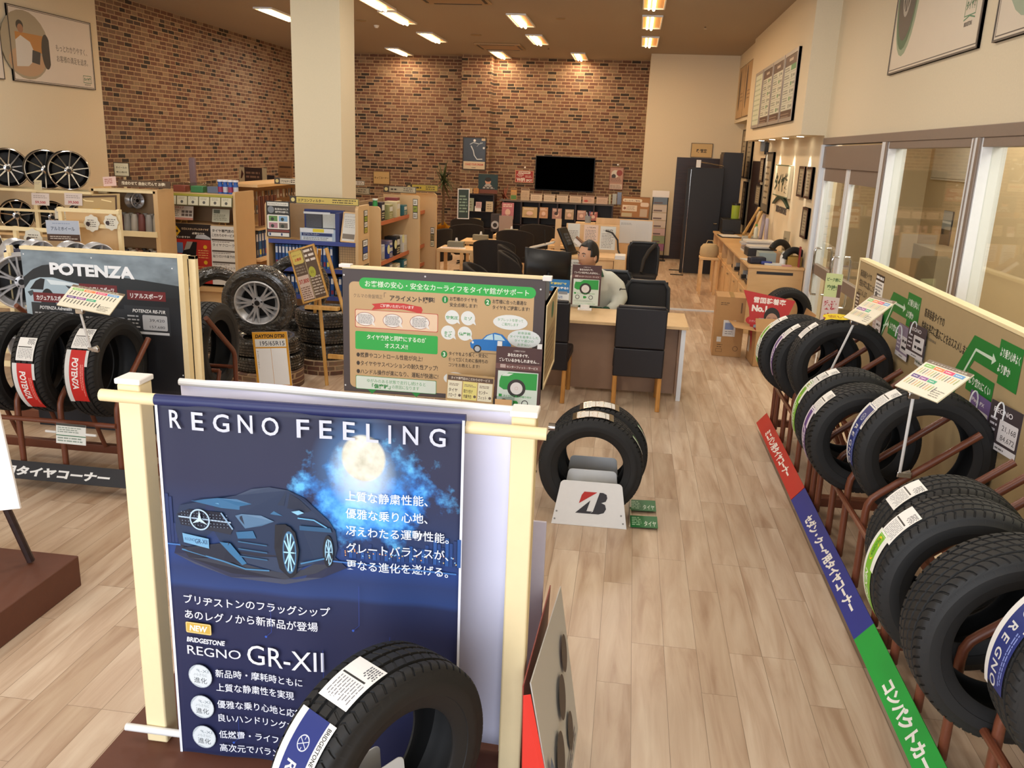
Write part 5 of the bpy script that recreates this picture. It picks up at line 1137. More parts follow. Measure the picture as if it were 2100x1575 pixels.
for hx, hy, s in ((.10, -.06, -1), (-.06, -.06, 1)):           # palms and fingers
    base = len(body); body.append((hx+s*.01, hy-.05, .635, .026)); bE.append((9 if s < 0 else 12, base))
    for k, (dx, L) in enumerate(((-.026, .052), (-.009, .062), (.009, .058), (.025, .045))):
        a = len(body); body.append((hx+s*.01+dx, hy-.085, .638, .009)); body.append((hx+s*.01+dx*1.1, hy-.085-L*.55, .635, .008)); body.append((hx+s*.01+dx*1.1, hy-.085-L, .622, .007)); bE += [(base, a), (a, a+1), (a+1, a+2)]
    a = len(body); body.append((hx+s*.045, hy-.055, .635, .010)); body.append((hx+s*.055, hy-.09, .63, .008)); bE += [(base, a), (a, a+1)]
skin('body', body, bE, skinm, pr)
J = MB(); tz = [((.06, .28, .54), .185, .15), ((.065, .22, .66), .19, .15), ((.06, .16, .77), .20, .145), ((.04, .10, .87), .205, .14), ((.01, .05, .96), .19, .115), ((-.015, .01, 1.02), .12, .09)]
for i in range(len(tz)-1):
    for k in range(3):
        f = k/3; c0, a0, b0 = tz[i]; c1, a1, b1 = tz[i+1]; J.sphere([c0[q]*(1-f)+c1[q]*f for q in range(3)], 1, jack, 18, (a0*(1-f)+a1*f, b0*(1-f)+b1*f, .09))
for sl in ([(.15, .05, .96), (.24, .07, .88), (.28, .06, .77), (.25, -.01, .69), (.17, -.08, .65)], [(-.14, .04, .96), (-.22, .04, .88), (-.26, .01, .77), (-.22, -.05, .69), (-.14, -.09, .65)]):
    J.tube(sl, [.09, .095, .09, .07, .052], jack, 16)
    J.sphere(sl[0], .09, jack, 14); J.sphere(sl[1], .092, jack, 14); J.sphere(sl[2], .088, jack, 14)
o = J.build('jacket', pr, fix=False); rm = o.modifiers.new('remesh', 'REMESH'); rm.mode = 'VOXEL'; rm.voxel_size = .016; rm.use_smooth_shade = True
sm = o.modifiers.new('smooth', 'SMOOTH'); sm.iterations = 6; sm.factor = .6
skin('trousers', [(.06, .30, .49, .15), (.16, .26, .49, .115), (-.05, .26, .49, .115), (.17, -.12, .51, .09), (-.08, -.14, .51, .09), (.18, -.16, .12, .06), (-.09, -.18, .12, .06)], [(0, 1), (0, 2), (1, 3), (2, 4), (3, 5), (4, 6)], greenm, pr)
MB().lathe([(.125, -.05), (.105, .0), (.082, .045), (.068, .038), (.07, -.03)], greenm, 20, 'z', c=(-.02, -.03, 1.05)).build('collar', pr)
for (x, y, z) in ((.15, -.10, .645), (-.12, -.105, .645)): MB().sphere((x, y, z), .053, greenm, 14, (1, .5, .95)).build('cuff', pr)
MB().lathe([(.17, 0), (.20, .03), (.20, .11), (.17, .13)], greenm, 22, 'z', c=(.06, .27, .56)).build('waistband', pr)
# small embroidered mark on the sleeve
p = Print(.1, .05); p.rect(0, .012, .07, .022, '#2b2b2b'); p.poly([(.0, .0), (.012, .03), (.02, .03), (.01, 0)], '#2b2b2b'); p.build('sleeve_mark', pr, (.27, -.045, .86), (1, .25, 0), (.1, 0, 1))
# head
hd = MB(); N_, M_ = 36, 28; HV = []; 
def headpt(a, e):      # a azimuth (0 = front -y), e elevation
    x = math.sin(a)*math.cos(e); y = -math.cos(a)*math.cos(e); z = math.sin(e)
    w_ = .078; l_ = .098; h_ = .122
    if z < 0: w_ *= 1-.30*(-z)**1.2; l_ *= 1-.12*(-z)
    X, Y, Z = x*w_, y*l_, z*h_
    f = max(0, -y)
    if z < -.1: Y += .01*(1 if y > 0 else 0)*(-z)*4          # nape
    def g(cx, cz, sx, sz): return math.exp(-((x-cx)/sx)**2-((z-cz)/sz)**2)*f
    Y -= .024*g(0, -.20, .13, .13)+.012*g(0, -.02, .10, .2)                 # nose and bridge
    Y += .010*g(.36, .04, .16, .10)+.010*g(-.36, .04, .16, .10)            # eye sockets
    Y -= .005*g(0, .17, .6, .08)+.007*g(0, -.5, .22, .06)+.006*g(0, -.62, .2, .05)+.012*g(0, -.88, .3, .14)   # brow, lips, chin
    Y -= .004*g(.5, -.25, .18, .18)+.004*g(-.5, -.25, .18, .18)
    return (X, Y, Z)
vs = []; fs = []
for j in range(M_+1):
    for i in range(N_): vs.append(headpt(2*PI*i/N_, -PI/2+PI*j/M_))
for j in range(M_):
    for i in range(N_): fs.append((j*N_+i, j*N_+(i+1) % N_, (j+1)*N_+(i+1) % N_, (j+1)*N_+i))
HT = Matrix.Translation((-.075, -.10, 1.215)) @ Matrix.Rotation(R(-38), 4, 'Z') @ Matrix.Rotation(R(5), 4, 'Y') @ Matrix.Scale(1.2, 4)
def hp(name, mb, **k): mb.v = [tuple(HT @ Vector(v)) for v in mb.v]; return mb.build(name, pr, smooth=60, **k)
h = MB().add(vs, fs, skinm)
for s in (-1, 1): h.sphere((s*.079, .008, -.012), .03, skinm, 12, (.35, .6, 1.05))
hp('head', h)
hv = []; hf = []; hair = MB()
for j in range(M_+1):
    for i in range(N_):
        a, e_ = 2*PI*i/N_, -PI/2+PI*j/M_; x, y, z = headpt(a, e_); k = 1.075+.012*math.sin(a*9+e_*5); hv.append((x*k, y*k+.004, z*k+.003))
for j in range(M_):
    for i in range(N_):
        a = 2*PI*(i+.5)/N_; e_ = -PI/2+PI*(j+.5)/M_; fr_ = math.cos(a)
        lim = .62 if fr_ > .75 else (.40 if fr_ > .45 else (.02 if fr_ > .1 else (-.05 if fr_ > -.15 else -.42)))
        if math.sin(e_) > lim: hf.append((j*N_+i, j*N_+(i+1) % N_, (j+1)*N_+(i+1) % N_, (j+1)*N_+i))
hair.add(hv, hf, hairm); o = hp('hair', hair, fix=False); o.modifiers.new('t', 'SOLIDIFY').thickness = .006
for s in (-1, 1):
    m = MB(); m.sphere((s*.030, -.0855, .006), .010, mat('eye_white', '#cfc8c0', .3), 10, (1.25, .5, .55)).sphere((s*.030, -.0895, .006), .0048, mat('iris', '#1b100b', .2), 10, (1, .5, 1)); hp('eye', m)
    m = MB(); m.tube([(s*.013, -.096, .024), (s*.03, -.0965, .031), (s*.048, -.088, .026)], [.003, .0042, .002], hairm, 6); hp('eyebrow', m)
m = MB(); m.tube([(-.024, -.0885, -.064), (-.01, -.097, -.061), (0, -.098, -.0625), (.01, -.097, -.061), (.024, -.0885, -.064)], [.003, .0055, .005, .0055, .003], mat('lip', '#8f5345', .45), 8); hp('lips', m)

# ---- things on and round the desk
def fn(p): fitfn(p)
ps = thing('desk_sign', 'maroon and green wheel-fitting sign standing on the desk before the person', 'sign', (-.385, 8.52, .72))
MB().box((-.145, -.004, .05), (.145, .004, .45), ink('#4d2f2d')).build('board', ps)
p = Print(.29, .4); fitfn(p); p.build('printed_face', ps, (-.145, -.0045, .05), (1, 0, 0), (0, 0, 1))
MB().box((-.07, -.04, 0), (.07, .04, .018), white).box((-.045, -.012, .018), (.045, .012, .055), white).build('base', ps, bevel=.003)
def fn(p):
    W, Hh = p.w, p.h; p.rect(0, 0, W, Hh, '#dfe6ea'); p.rect(0, Hh*.55, W, Hh, '#2277b8'); p.text('時間処理で', W*.1, Hh*.83, .03, '#e8e070', w=W*.75, hh=.024, bold=.04); p.text('愛車を守る!!', W*.1, Hh*.68, .03, '#eef2f4', w=W*.85, hh=.026, bold=.04); p.rect(W*.05, Hh*.5, W*.45, Hh*.6, '#6a4a3c'); p.rect(W*.5, Hh*.5, W*.92, Hh*.6, '#8a8f96'); p.text('UV', W*.4, Hh*.25, .03, '#2a4f8c', bold=.04); p.lines(W*.1, Hh*.35, W*.9, Hh*.45, 2, '#5577aa'); p.lines(W*.1, Hh*.05, W*.9, Hh*.2, 2, '#888888')
sign('leaflet_stand', 'blue and white leaflet stand on the desk left of the maroon sign', 'leaflet', (-.76, 8.50, .722), (1, 0, 0), (0, .12, 1), .21, .29, .006, white, fn)
tag(MB().box((-.86, 8.42, .722), (-.74, 8.425, 1.0), mat('grey_acrylic', '#6d7174', .3)).build('acrylic_stand', bevel=.002), 'small grey panel standing on the desk left of the blue leaflet', 'panel')
mo = thing('monitor', 'black curved computer monitor seen from behind, left on the desk', 'monitor', (-.80, 8.85, .735), R(20))
vs = []; fs = []
for j in range(2):
    for i in range(13): u = -1+2*i/12; vs.append((u*.25, .05*u*u-.02, .16+.34*j+.03*(1-u)*j*.8))
for i in range(12): fs.append((i, i+1, 14+i, 13+i))
o = MB().add(vs, fs, blackp).build('screen', mo); q = o.modifiers.new('t', 'SOLIDIFY'); q.thickness = .03
MB().tube([(.0, -.03, .0), (0, -.03, .3)], .02, blackp).build('stand', mo); MB().cyl((0, -.03, -.012), .12, .014, blackp, 28).build('base', mo)
tag(MB().box((-1.32, 8.66, 0), (-.2, 9.0, .70), desklam).build('side_cabinet', smooth=0, bevel=.003) if False else MB().box((-1.30, 8.70, 0), (-.62, 9.25, .735-.02), desklam).build('return_desk', smooth=0, bevel=.003), 'pale wood return desk under the curved monitor', 'desk')
# second desk island with partitions behind the person
is_ = thing('desk', 'pale wood island desk with the phone terminal, behind the monitor', 'desk', (-1.50, 12.9, 0))
MB().box((0, 0, 0), (1.30, .68, .70), desklam).build('cabinet', is_, smooth=0); MB().box((-.01, -.02, .70), (1.32, .69, .74), desklam).build('desktop', is_, smooth=0, bevel=.003)
pt = thing('cubicle_screen', 'pale wood cubicle screen with three clear-sleeved notices behind the person', 'partition', (-.98, 13.62, 0))
MB().box((0, 0, 0), (.83, .04, 1.16), desklam).build('panel', pt, smooth=0, bevel=.003)
def notice(label, x, z, w, h, y=13.615, c='#d8dcd8', grp='notices on the cubicle screen', head=True):
    return sign('notice', label, 'notice', (x, y, z), (1, 0, 0), (0, 0, 1), w, h, .002, white, lambda p: (p.rect(0, 0, w, h, c), p.lines(w*.1, h*.06, w*.9, h*.72, max(4, int(h/.035)), '#6f7478', fill=.35), p.text('ご案内', w*.5, h*.82, .05, '#33373a', al='c', w=w*.6, hh=h*.07, bold=.03) if head else None), grp)
notice('white notice sheet in a clear sleeve, rightmost on the cubicle screen', -.445, .78, .24, .36)
notice('pink-headed notice sheet in the middle of the cubicle screen', -.70, .90, .22, .25, c='#e0c9b8')
notice('white notice with a dark box at the left end of the cubicle screen', -.955, .80, .19, .36, head=False)
notice('white notice taped to the front of the island desk beside the person', -.86, .35, .17, .34, y=12.895, grp=None)
pt = thing('cubicle_screen', 'pale wood screen with a wide planning sheet, beyond the far office chair', 'partition', (-.56, 14.6, 0))
MB().box((0, 0, 0), (.95, .035, 1.195), desklam).build('panel', pt, smooth=0)
sign('planning_sheet', 'wide pale planning sheet on the right-hand screen by the far office chair', 'notice', (-.165, 14.59, .80), (1, 0, 0), (0, 0, 1), .54, .38, .002, white, lambda p: (p.rect(0, 0, .54, .38, '#cfd3d4'), p.lines(.02, .3, .22, .34, 2, '#9aa4a8'), [p.rect(.28+.024*i, .05, .282+.024*i, .33, '#aab2b6') for i in range(9)]))
d2 = thing('desk', 'low pale wood cabinet with a white tray left of the far office chair', 'desk', (-.19, 12.7, 0))
MB().box((0, 0, 0), (.17, .85, .74), desklam).build('cabinet', d2, smooth=0, bevel=.003); MB().box((.01, .02, .741), (.16, .3, .80), whitem).build('white_tray', d2, bevel=.004)
t = thing('desk_phone', 'large black phone terminal tilted up on the island desk behind the monitor', 'telephone', (-.95, 13.15, .745), R(-20))
MB().box((-.03, -.13, 0), (.16, .13, .04), blackp).build('base', t, bevel=.006)
MB().box((-.2, -.15, 0), (.2, .15, .045), blackp, Matrix.Translation((.0, 0, .19)) @ Matrix.Rotation(R(62), 4, 'Y')).build('body', t, bevel=.012)
kp = MB()
for i in range(4):
    for j in range(3): kp.box((-.1+.05*i, -.07+.05*j, .045), (-.065+.05*i, -.035+.05*j, .053), mat('phone_key', '#4a5158', .4), Matrix.Translation((.0, 0, .19)) @ Matrix.Rotation(R(62), 4, 'Y'))
kp.build('keypad', t, smooth=0)
tag(MB().box((-.14, -.1, 0), (.14, .1, .06), white, Matrix.Translation((0, 0, .09)) @ Matrix.Rotation(R(40), 4, 'Y')).box((-.15, -.11, .06), (.14, .11, .075), mat('brown_binding', '#6b4a34', .5), Matrix.Translation((0, 0, .09)) @ Matrix.Rotation(R(40), 4, 'Y')).build('binder', loc=(-.72, 13.2, .76)), 'white binder with brown spine propped beside the phone terminal', 'binder')
t = thing('document_stand', 'flat grey document stand with a thin black rod, left of the phone terminal', 'stand', (-1.30, 13.1, .745))
MB().box((-.2, -.13, 0), (.2, .13, .02), mat('grey_lid', '#b8b6b0', .4), Matrix.Translation((0, 0, .10)) @ Matrix.Rotation(R(-16), 4, 'Y')).build('tray', t, bevel=.003)
MB().tube([(.06, 0, .0), (.03, 0, .34)], .007, blackp).build('rod', t); MB().tube([(-.12, 0, .0), (.12, 0, .0)], .012, blackp).build('foot', t)
tag(MB().box((-1.155, 13.62, .0), (-1.06, 13.64, 1.22), desklam).build('cubicle_upright', smooth=0), 'narrow pale wood upright left of the phone terminal', 'partition')
tag(MB().tube([(-.36, 13.55, 1.08), (-.26, 13.5, 1.06), (-.17, 13.5, .95), (-.15, 13.5, .80), (-.12, 13.45, .742)], .014, blackp).build('cable'), 'twisted black cable running down the cubicle screen beside the person', 'cable')
t = thing('pen_cup', 'grey pen cup with blue pens on the ledge left of the right-hand screen', 'cup', (-.70, 14.7, 1.10)); MB().lathe([(0, 0), (.05, 0), (.055, .11), (.048, .11), (.045, .01), (0, .01)], mat('grey_box', '#8d9396', .5), 16).build('cup', t); MB().tube([(.0, 0, .015), (.03, 0, .19)], .008, ink('#2a3f80')).build('pen', t); MB().tube([(.0, 0, .015), (-.03, .01, .17)], .008, ink('#d8d8d8')).build('pen', t)
tag(MB().box((-.9, 14.62, 0), (-.57, 14.85, 1.10), desklam).build('ledge_cabinet', smooth=0), 'pale wood ledge cabinet carrying the grey pen cup', 'cabinet')
# ================================================================== lounge
def tub(label, x, y, rz):
    c = thing('lounge_chair', label, 'chair', (x, y, 0), rz, 'dark tub chairs in the lounge')
    def shell(r0, th, name, m, z0, z1f):
        vs = []; fs = []; n = 18
        for rr in (r0, r0-th):
            for k in range(n+1):
                a = PI*(-.12)+PI*1.24*k/n; zz = z1f(k/n)
                x_, y_ = rr*1.08*math.cos(a), -rr*.8*math.sin(a)
                vs += [(x_*.92, y_*.9, z0), (x_, y_, zz)]
        m2 = 2*(n+1)
        for k in range(n):
            a = 2*k; fs += [(a, a+2, a+3, a+1), (m2+a, m2+a+1, m2+a+3, m2+a+2), (a+1, a+3, m2+a+3, m2+a+1), (a, m2+a, m2+a+2, a+2)]
        fs += [(0, 1, m2+1, m2), (2*n, m2+2*n, m2+2*n+1, 2*n+1)]
        return MB().add(vs, fs, m).build(name, c, bevel=.015)
    shell(.31, .07, 'backrest', loungef, .38, lambda t: .66+.26*math.sin(PI*t)**.5)
    MB().box((-.24, -.2, .36), (.24, .26, .47), loungef).build('seat', c, bevel=.03)
    MB().cyl((0, 0, .03), .028, .34, blackp, 14).build('pedestal', c)
    for k in range(4): a = PI/4+k*PI/2; MB().tube([(0, 0, .05), (.26*math.cos(a), .26*math.sin(a), .02)], [.02, .014], blackp, 8).build('base_arm', c)
    return c
c = tub('dark tub chair nearest the camera in the lounge, back to the camera', -2.03, 13.1, 0)
for x, y, rz, l in ((-1.95, 14.9, 0, 'dark tub chair behind the nearest lounge chair'), (-1.72, 16.3, 0, 'dark tub chair third in line toward the dark magazine shelf'), (-2.95, 15.6, R(20), 'dark tub chair beyond the tissue boxes, right of the orange wood panels'), (-3.25, 14.4, R(60), 'dark tub chair close against the last shelf end panel'), (-3.2, 17.0, R(10), 'dark tub chair in front of the palm pot'),
        (-1.50, 11.6, R(-80), 'dark tub chair turned sideways left of the monitor'), (-1.62, 12.35, R(-75), 'dark tub chair turned sideways behind the document stand'), (-1.70, 10.15, R(-85), 'low dark tub chair just over the service board top edge')):
    dup(c, (x, y, 0), rz, l)
def table(label, x, y, w, dp, h=.70):
    t = thing('lounge_table', label, 'table', (x, y, 0), 0, 'pale lounge tables')
    MB().box((0, 0, h-.05), (w, dp, h), pale).build('tabletop', t, bevel=.004)
    for a in (0, w-.05):
        for b in (0, dp-.05): MB().box((a, b, 0), (a+.05, b+.05, h-.05), pale).build('leg', t)
    return t
tb = table('pale wood lounge table nearest the shelves with a tissue box and leaflets', -2.97, 13.25, .58, .6)
dup(tb, (-2.85, 14.55, 0), 0, 'pale wood lounge table in the middle with a tissue box'); dup(tb, (-2.5, 15.9, 0), 0, 'pale wood lounge table farthest back with a tissue box'); dup(tb, (-1.35, 14.6, 0), 0, 'pale wood table below the magazine shelf with folders')
for x, y, l in ((-2.73, 13.6, 'grey tissue box on the nearest lounge table'), (-2.55, 14.85, 'grey tissue box on the middle lounge table'), (-2.2, 16.2, 'grey tissue box on the farthest lounge table')):
    t = thing('tissue_box', l, 'tissue box', (x, y, .70), 0, 'tissue boxes'); MB().box((-.13, -.07, 0), (.13, .07, .09), mat('grey_tissue_box', '#7f7d6c', .6)).build('box', t, bevel=.004); MB().add([(-.02, 0, .09), (.03, .01, .09), (.02, 0, .15), (-.01, .01, .145), (0, -.02, .09)], [(0, 1, 2, 3), (4, 2, 3)], white).build('tissue', t)
sign('leaflet', 'open leaflets lying on the nearest lounge table', 'leaflet', (-2.93, 13.3, .706), (1, .1, 0), (-.1, 1, 0), .4, .2, .003, white, lambda p: p.lines(.03, .03, .37, .17, 4, '#b98a78'))
tag(MB().lathe([(0, 0), (.11, 0), (.13, .32), (.12, .32), (.1, .02), (0, .02)], mat('brown_bin', '#2b1d1c', .5), 24).build('waste_bin', loc=(-2.62, 13.55, 0)), 'dark brown round waste bin under the nearest lounge table', 'bin')
for x, y, z, l, cc in ((-1.15, 14.85, .70, 'flat pale folder stack on the table below the magazine shelf', '#d8b27c'),):
    tag(MB().box((-.18, -.12, 0), (.18, .12, .05), ink(cc)).box((-.16, -.1, .05), (.17, .1, .08), ink('#c79a60')).build('folder_stack', loc=(x, y, z), bevel=.003), l, 'folders')
# ================================================================== shop shelving (gondolas)
gpan = mat('gondola_side_panel', '#d2b182', .55, var=.05, scale=6)
gback = mat('gondola_back', '#a98c6a', .7, var=.05)
orange_m = mat('orange_shelf_edge', '#bd6a42', .5, var=.05); blue_m = mat('blue_shelf_edge', '#38468f', .45, var=.05)
def side_panel(e, x0, x1, y0, y1, z1, r=.05, ax='y'):
    """light wood end panel with a rounded front top corner"""
    pts = [(0, 0), ((y1-y0), 0), ((y1-y0), z1)]+[(r-r*math.sin(R(90*k/5)), z1-r+r*math.cos(R(90*k/5))) for k in range(6)]
    if ax == 'y': M = Matrix(((0, 0, 1, x0), (1, 0, 0, y0), (0, 1, 0, 0), (0, 0, 0, 1))); return MB().prism(pts, 0, x1-x0, gpan, M).build('side_panel', e, smooth=0)
    else:   # panel in the xz plane, rounded corner at the +x end
        W = x1-x0; pts = [(x, z) for x, z in [(0, 0), (W, 0)]+[(W-r+r*math.cos(R(90*k/5)), z1-r+r*math.sin(R(90*k/5))) for k in range(6)]+[(0, z1)]]
        M = Matrix(((1, 0, 0, x0), (0, 0, 1, y0), (0, 1, 0, 0), (0, 0, 0, 1))); return MB().prism(pts, 0, y1-y0, gpan, M).build('side_panel', e, smooth=0)
# gondola B : air filter end bay, front at y=9.9
e = thing('shelf_unit', 'pale shelf unit facing the camera with blue-edged shelves below the yellow filter header', 'shelf unit', (0, 0, 0))
side_panel(e, -3.20, -3.165, 9.9, 10.34, 1.53); side_panel(e, -4.31, -4.28, 9.9, 10.34, 1.53)
MB().box((-4.28, 10.30, .0), (-3.20, 10.33, 1.5), gback).build('back_panel', e, smooth=0)
for k, z in enumerate((.11, .43, .76, 1.09)): MB().box((-4.28, 9.93, z-.025), (-3.20, 10.30, z), pale).box((-4.28, 9.9, z-.035), (-3.20, 9.93, z+.012), blue_m if k else pale).build('shelf', e, smooth=0)
MB().box((-4.28, 9.92, 0), (-3.20, 9.95, .08), pale).build('kick_board', e, smooth=0)
def yhead(label, O, w, h, txt, sub, col='#cbb55f', dk='#3a3022', U=(1, 0, 0), grp=None):
    return sign('header_sign', label, 'sign', O, U, (0, 0, 1), w, h, .012, ink(col), lambda p: (p.rect(0, 0, w, h, '#3b382a'), p.rect(.008, .008, w-.008, h-.008, col), p.rect(0, 0, h*.95, h, dk), p.disc(h*.45, h*.5, h*.28, '#d9c987'), p.text(txt, h*1.15, h*.3, h*.5, dk, w=min(w*.42, len(txt)*h*.42), hh=h*.42, bold=.03) if txt else p.lines(h*1.2, h*.25, w*.5, h*.75, 1, dk), p.lines(w*.62, h*.2, w*.96, h*.82, 2, dk, fill=.4)), grp)
yhead('yellow air filter header sign above the blue-edged shelf', (-3.99, 9.885, 1.535), .84, .085, 'エアコンフィルター', '')
def fn(p):
    W, Hh = p.w, p.h; p.rect(0, 0, W, Hh, '#2b2a26'); p.rect(W*.05, Hh*.87, W*.95, Hh*.97, '#d8d6cc'); p.text('クルマのエアコンフィルター', W*.5, Hh*.895, .03, '#2b2a26', al='c', w=W*.84, hh=.022, bold=.02); p.text('目に見えないからこそ', W*.38, Hh*.76, .02, '#e6e4dc', w=W*.56, hh=.024, bold=.03); p.text('定期交換が必要です。', W*.38, Hh*.68, .02, '#e6e4dc', w=W*.56, hh=.024, bold=.03); p.disc(W*.2, Hh*.76, W*.14, '#7c8186')
    p.rrect(W*.03, Hh*.22, W*.97, Hh*.62, .015, '#e4e0d6')
    for i, c in enumerate(('#5f8a4a', '#7fa7c8', '#b07f8a', '#6d655c')): u, v = W*(.1+.43*(i % 2)), Hh*(.44-.19*(i//2)); p.rect(u, v, u+W*.37, v+Hh*.15, c); p.disc(u+W*.15, v+Hh*.06, W*.07, '#2f3a30')
    p.rect(W*.03, Hh*.14, W*.97, Hh*.2, '#7c3a34'); p.rect(W*.05, Hh*.02, W*.95, Hh*.12, '#d9d9d4'); p.rect(W*.1, Hh*.04, W*.17, Hh*.11, '#28406f'); p.rect(W*.6, Hh*.04, W*.67, Hh*.11, '#28406f')
sign('poster', 'black framed air filter poster at the left of the blue-edged shelf unit', 'poster', (-4.285, 9.88, 1.13), (1, 0, 0), (0, 0, 1), .29, .42, .008, ink('#2b2a26'), fn)
t = thing('product_display', 'blue display case holding a dark and a white filter on the top shelf', 'display', (-3.9, 10.0, 1.092))
navy = ink('#28346e'); MB().box((-.02, .0, 0), (.42, .2, .14), ink('#9fb4cc')).box((.42, .0, 0), (.47, .22, .34), navy).box((-.03, .18, .0), (.47, .22, .36), navy).build('case', t, smooth=0)
MB().box((.02, .10, .15), (.22, .14, .32), mat('dark_filter', '#55555a', .8, var=.3, scale=90)).build('filter', t); MB().box((.23, .10, .15), (.41, .14, .32), mat('white_filter', '#c4c4bd', .8, var=.2, scale=90)).build('filter', t)
p = Print(.44, .36); p.rect(0, .10, .42, .15, '#d8dde2'); p.rect(.16, .105, .3, .145, '#d8c832'); p.rect(.02, .06, .4, .095, '#223064'); p.text('エアコンフィルター', .04, .068, .03, '#d8dde2', w=.2); p.rect(.02, .01, .4, .05, '#c9d3dc'); p.lines(.04, .012, .38, .048, 2, '#6a7a8a'); p.rect(.05, .32, .38, .345, '#d8dde2'); p.build('printed_face', t, (-.02, -.001, 0))
sign('framed_notice', 'wood framed white notice leaning on the top shelf beside the blue case', 'frame', (-3.42, 10.0, 1.10), (1, 0, 0), (.1, .25, 1), .19, .36, .012, pale, lambda p: (p.rect(0, 0, .19, .36, '#d8d8d2'), p.text('エアコンフィルター', .095, .30, .02, '#444444', al='c', w=.15), p.lines(.03, .17, .16, .28, 5, '#9a9a96', fill=.3), p.rect(.02, .04, .17, .1, '#7d7468')), frame=pale, fw=.014)
# blue wiper / filter boxes in rows
def product_row(name, label, y, z, x0, n, dx, w, d_, h, cols, cat, grp, ax='x'):
    base = {}
    for k in range(n):
        c = cols[k % len(cols)]
        if c not in base:
            m = MB().box((0, 0, 0), (w, d_, h), ink(c)).box((w*.12, -.0006, h*.62), (w*.88, 0, h*.9), ink('#dfe4ea')).box((w*.12, -.0006, h*.1), (w*.88, 0, h*.3), ink({'#1f4f96': '#8a2a3a', '#2a6aa8': '#d8c84a'}.get(c, '#777777')))
            if ax == 'y': m.v = [(-q[1], q[0], q[2]) for q in m.v]
            base[c] = m.build(name, smooth=0)
            o = base[c]
        else: o = base[c].copy(); COL.objects.link(o)
        o.location = ((x0+dx*k, y, z) if ax == 'x' else (x0, y+dx*k, z)); tag(o, label, cat, grp)
product_row('product_box', 'slim blue boxed wiper or filter standing in a row on the blue-edged shelf', 10.0, .762, -4.24, 17, .043, .034, .2, .27, ['#1f4f96', '#1b3f7c', '#1f4f96', '#2a6aa8'], 'box', 'blue boxes on the upper blue-edged shelf')
product_row('product_box', 'slim blue boxed filter standing on the lower blue-edged shelf', 10.0, .432, -4.2, 17, .05, .04, .2, .24, ['#1d4a8a', '#1f4f96', '#23262c', '#1d4a8a'], 'box', 'blue boxes on the lower blue-edged shelf')
sign('wire_grid', 'cream wire grid leaning at the right of the upper blue-edged shelf', 'rack', (-3.47, 10.1, .775), (1, 0, 0), (0, 0, 1), .24, .27, .006, gpan, lambda p: ([p.rect(.03*i+.01, 0, .03*i+.013, .27, '#8a7352') for i in range(8)], [p.rect(0, .03*i+.01, .24, .03*i+.013, '#8a7352') for i in range(9)]))
def bottle(name, label, x, y, z, r, h, col, cap='#e6e6e6', grp=None, neck=.35, lab=None):
    t = thing(name, label, 'bottle', (x, y, z), 0, grp)
    MB().lathe([(0, 0), (r, 0), (r, h*.62), (r*.85, h*.72), (r*neck, h*.8), (r*neck, h*.88), (0, h*.88)], ink(col), 18).build('bottle_body', t)
    MB().lathe([(0, h*.86), (r*neck*1.25, h*.86), (r*neck*1.25, h), (0, h)], ink(cap), 14).build('cap', t)
    if lab: MB().lathe([(r*1.01, h*.12), (r*1.01, h*.5)], ink(lab), 18).build('label_band', t)
for k, (x, c, l) in enumerate(((-3.60, '#d8d8dc', 'white'), (-3.50, '#2e56a8', 'blue'), (-3.38, '#dfe2e6', 'pale'), (-3.28, '#2e56a8', 'dark blue'))):
    bottle('cleaner_bottle', '%s cleaner bottle on the bottom blue-edged shelf, %s from the left' % (l, ('first', 'second', 'third', 'fourth')[k]), x, 10.05, .112, .04, .2, c, lab='#d8c24a' if k % 2 else '#3a66b8')
tag(MB().sphere((0, 0, .06), .06, ink('#c9c84a'), 14, (1, .7, 1)).build('sponge_mitt', loc=(-3.45, 9.98, .113)), 'fluffy yellow-green sponge mitt on the bottom blue-edged shelf', 'sponge')
# framed stickers and small posters on the end panel faces (facing the camera from the aisle side)
def strip_poster(label, x, z, w, h, y, cols, grp, U=(1, 0, 0)):
    sign('panel_poster', label, 'poster', (x, y, z), U, (0, 0, 1), w, h, .004, ink('#2e2a20'), lambda p: [p.rect(w*.08, h*(k+.06)/len(cols), w*.92, h*(k+.92)/len(cols), c) and p.lines(w*.18, h*(k+.25)/len(cols), w*.82, h*(k+.7)/len(cols), 2, '#4a4a40') for k, c in enumerate(cols)], grp)
# aisle gondola C: along y, open toward +x, panels every bay
e = thing('shelf_unit', 'long pale gondola of orange-edged shelves running away from the camera', 'shelf unit', (0, 0, 0))
side_panel(e, -3.56, -3.19, 10.90, 10.94, 1.47, ax='x'); side_panel(e, -3.56, -3.02, 12.33, 12.37, 1.55, ax='x'); side_panel(e, -3.56, -2.99, 13.3, 13.34, 1.54, ax='x')
MB().box((-3.59, 10.98, 0), (-3.56, 13.3, 1.5), gback).build('back_panel', e, smooth=0)
for y0, y1 in ((10.94, 12.33), (12.37, 13.3)):
    for z in (.12, .46, .745, 1.265): MB().box((-3.57, y0, z-.025), (-3.19, y1, z), pale).box((-3.19, y0, z-.035), (-3.175, y1, z+.015), orange_m).build('shelf', e, smooth=0)
strip_poster('tall strip of yellow-green stickers on the nearest end panel by the filter shelf', -3.16, 1.20, .14, .27, 10.12, ['#b8b04a', '#d8d6cc', '#9aa83a', '#d8d6cc'], 'sticker strips on the shelf end panels', (0, 1, 0))
strip_poster('white sticker with blue characters on the nearest end panel', -3.16, .88, .2, .24, 10.06, ['#dfe2e2', '#2d4fa0', '#dfe2e2'], 'sticker strips on the shelf end panels', (0, 1, 0))
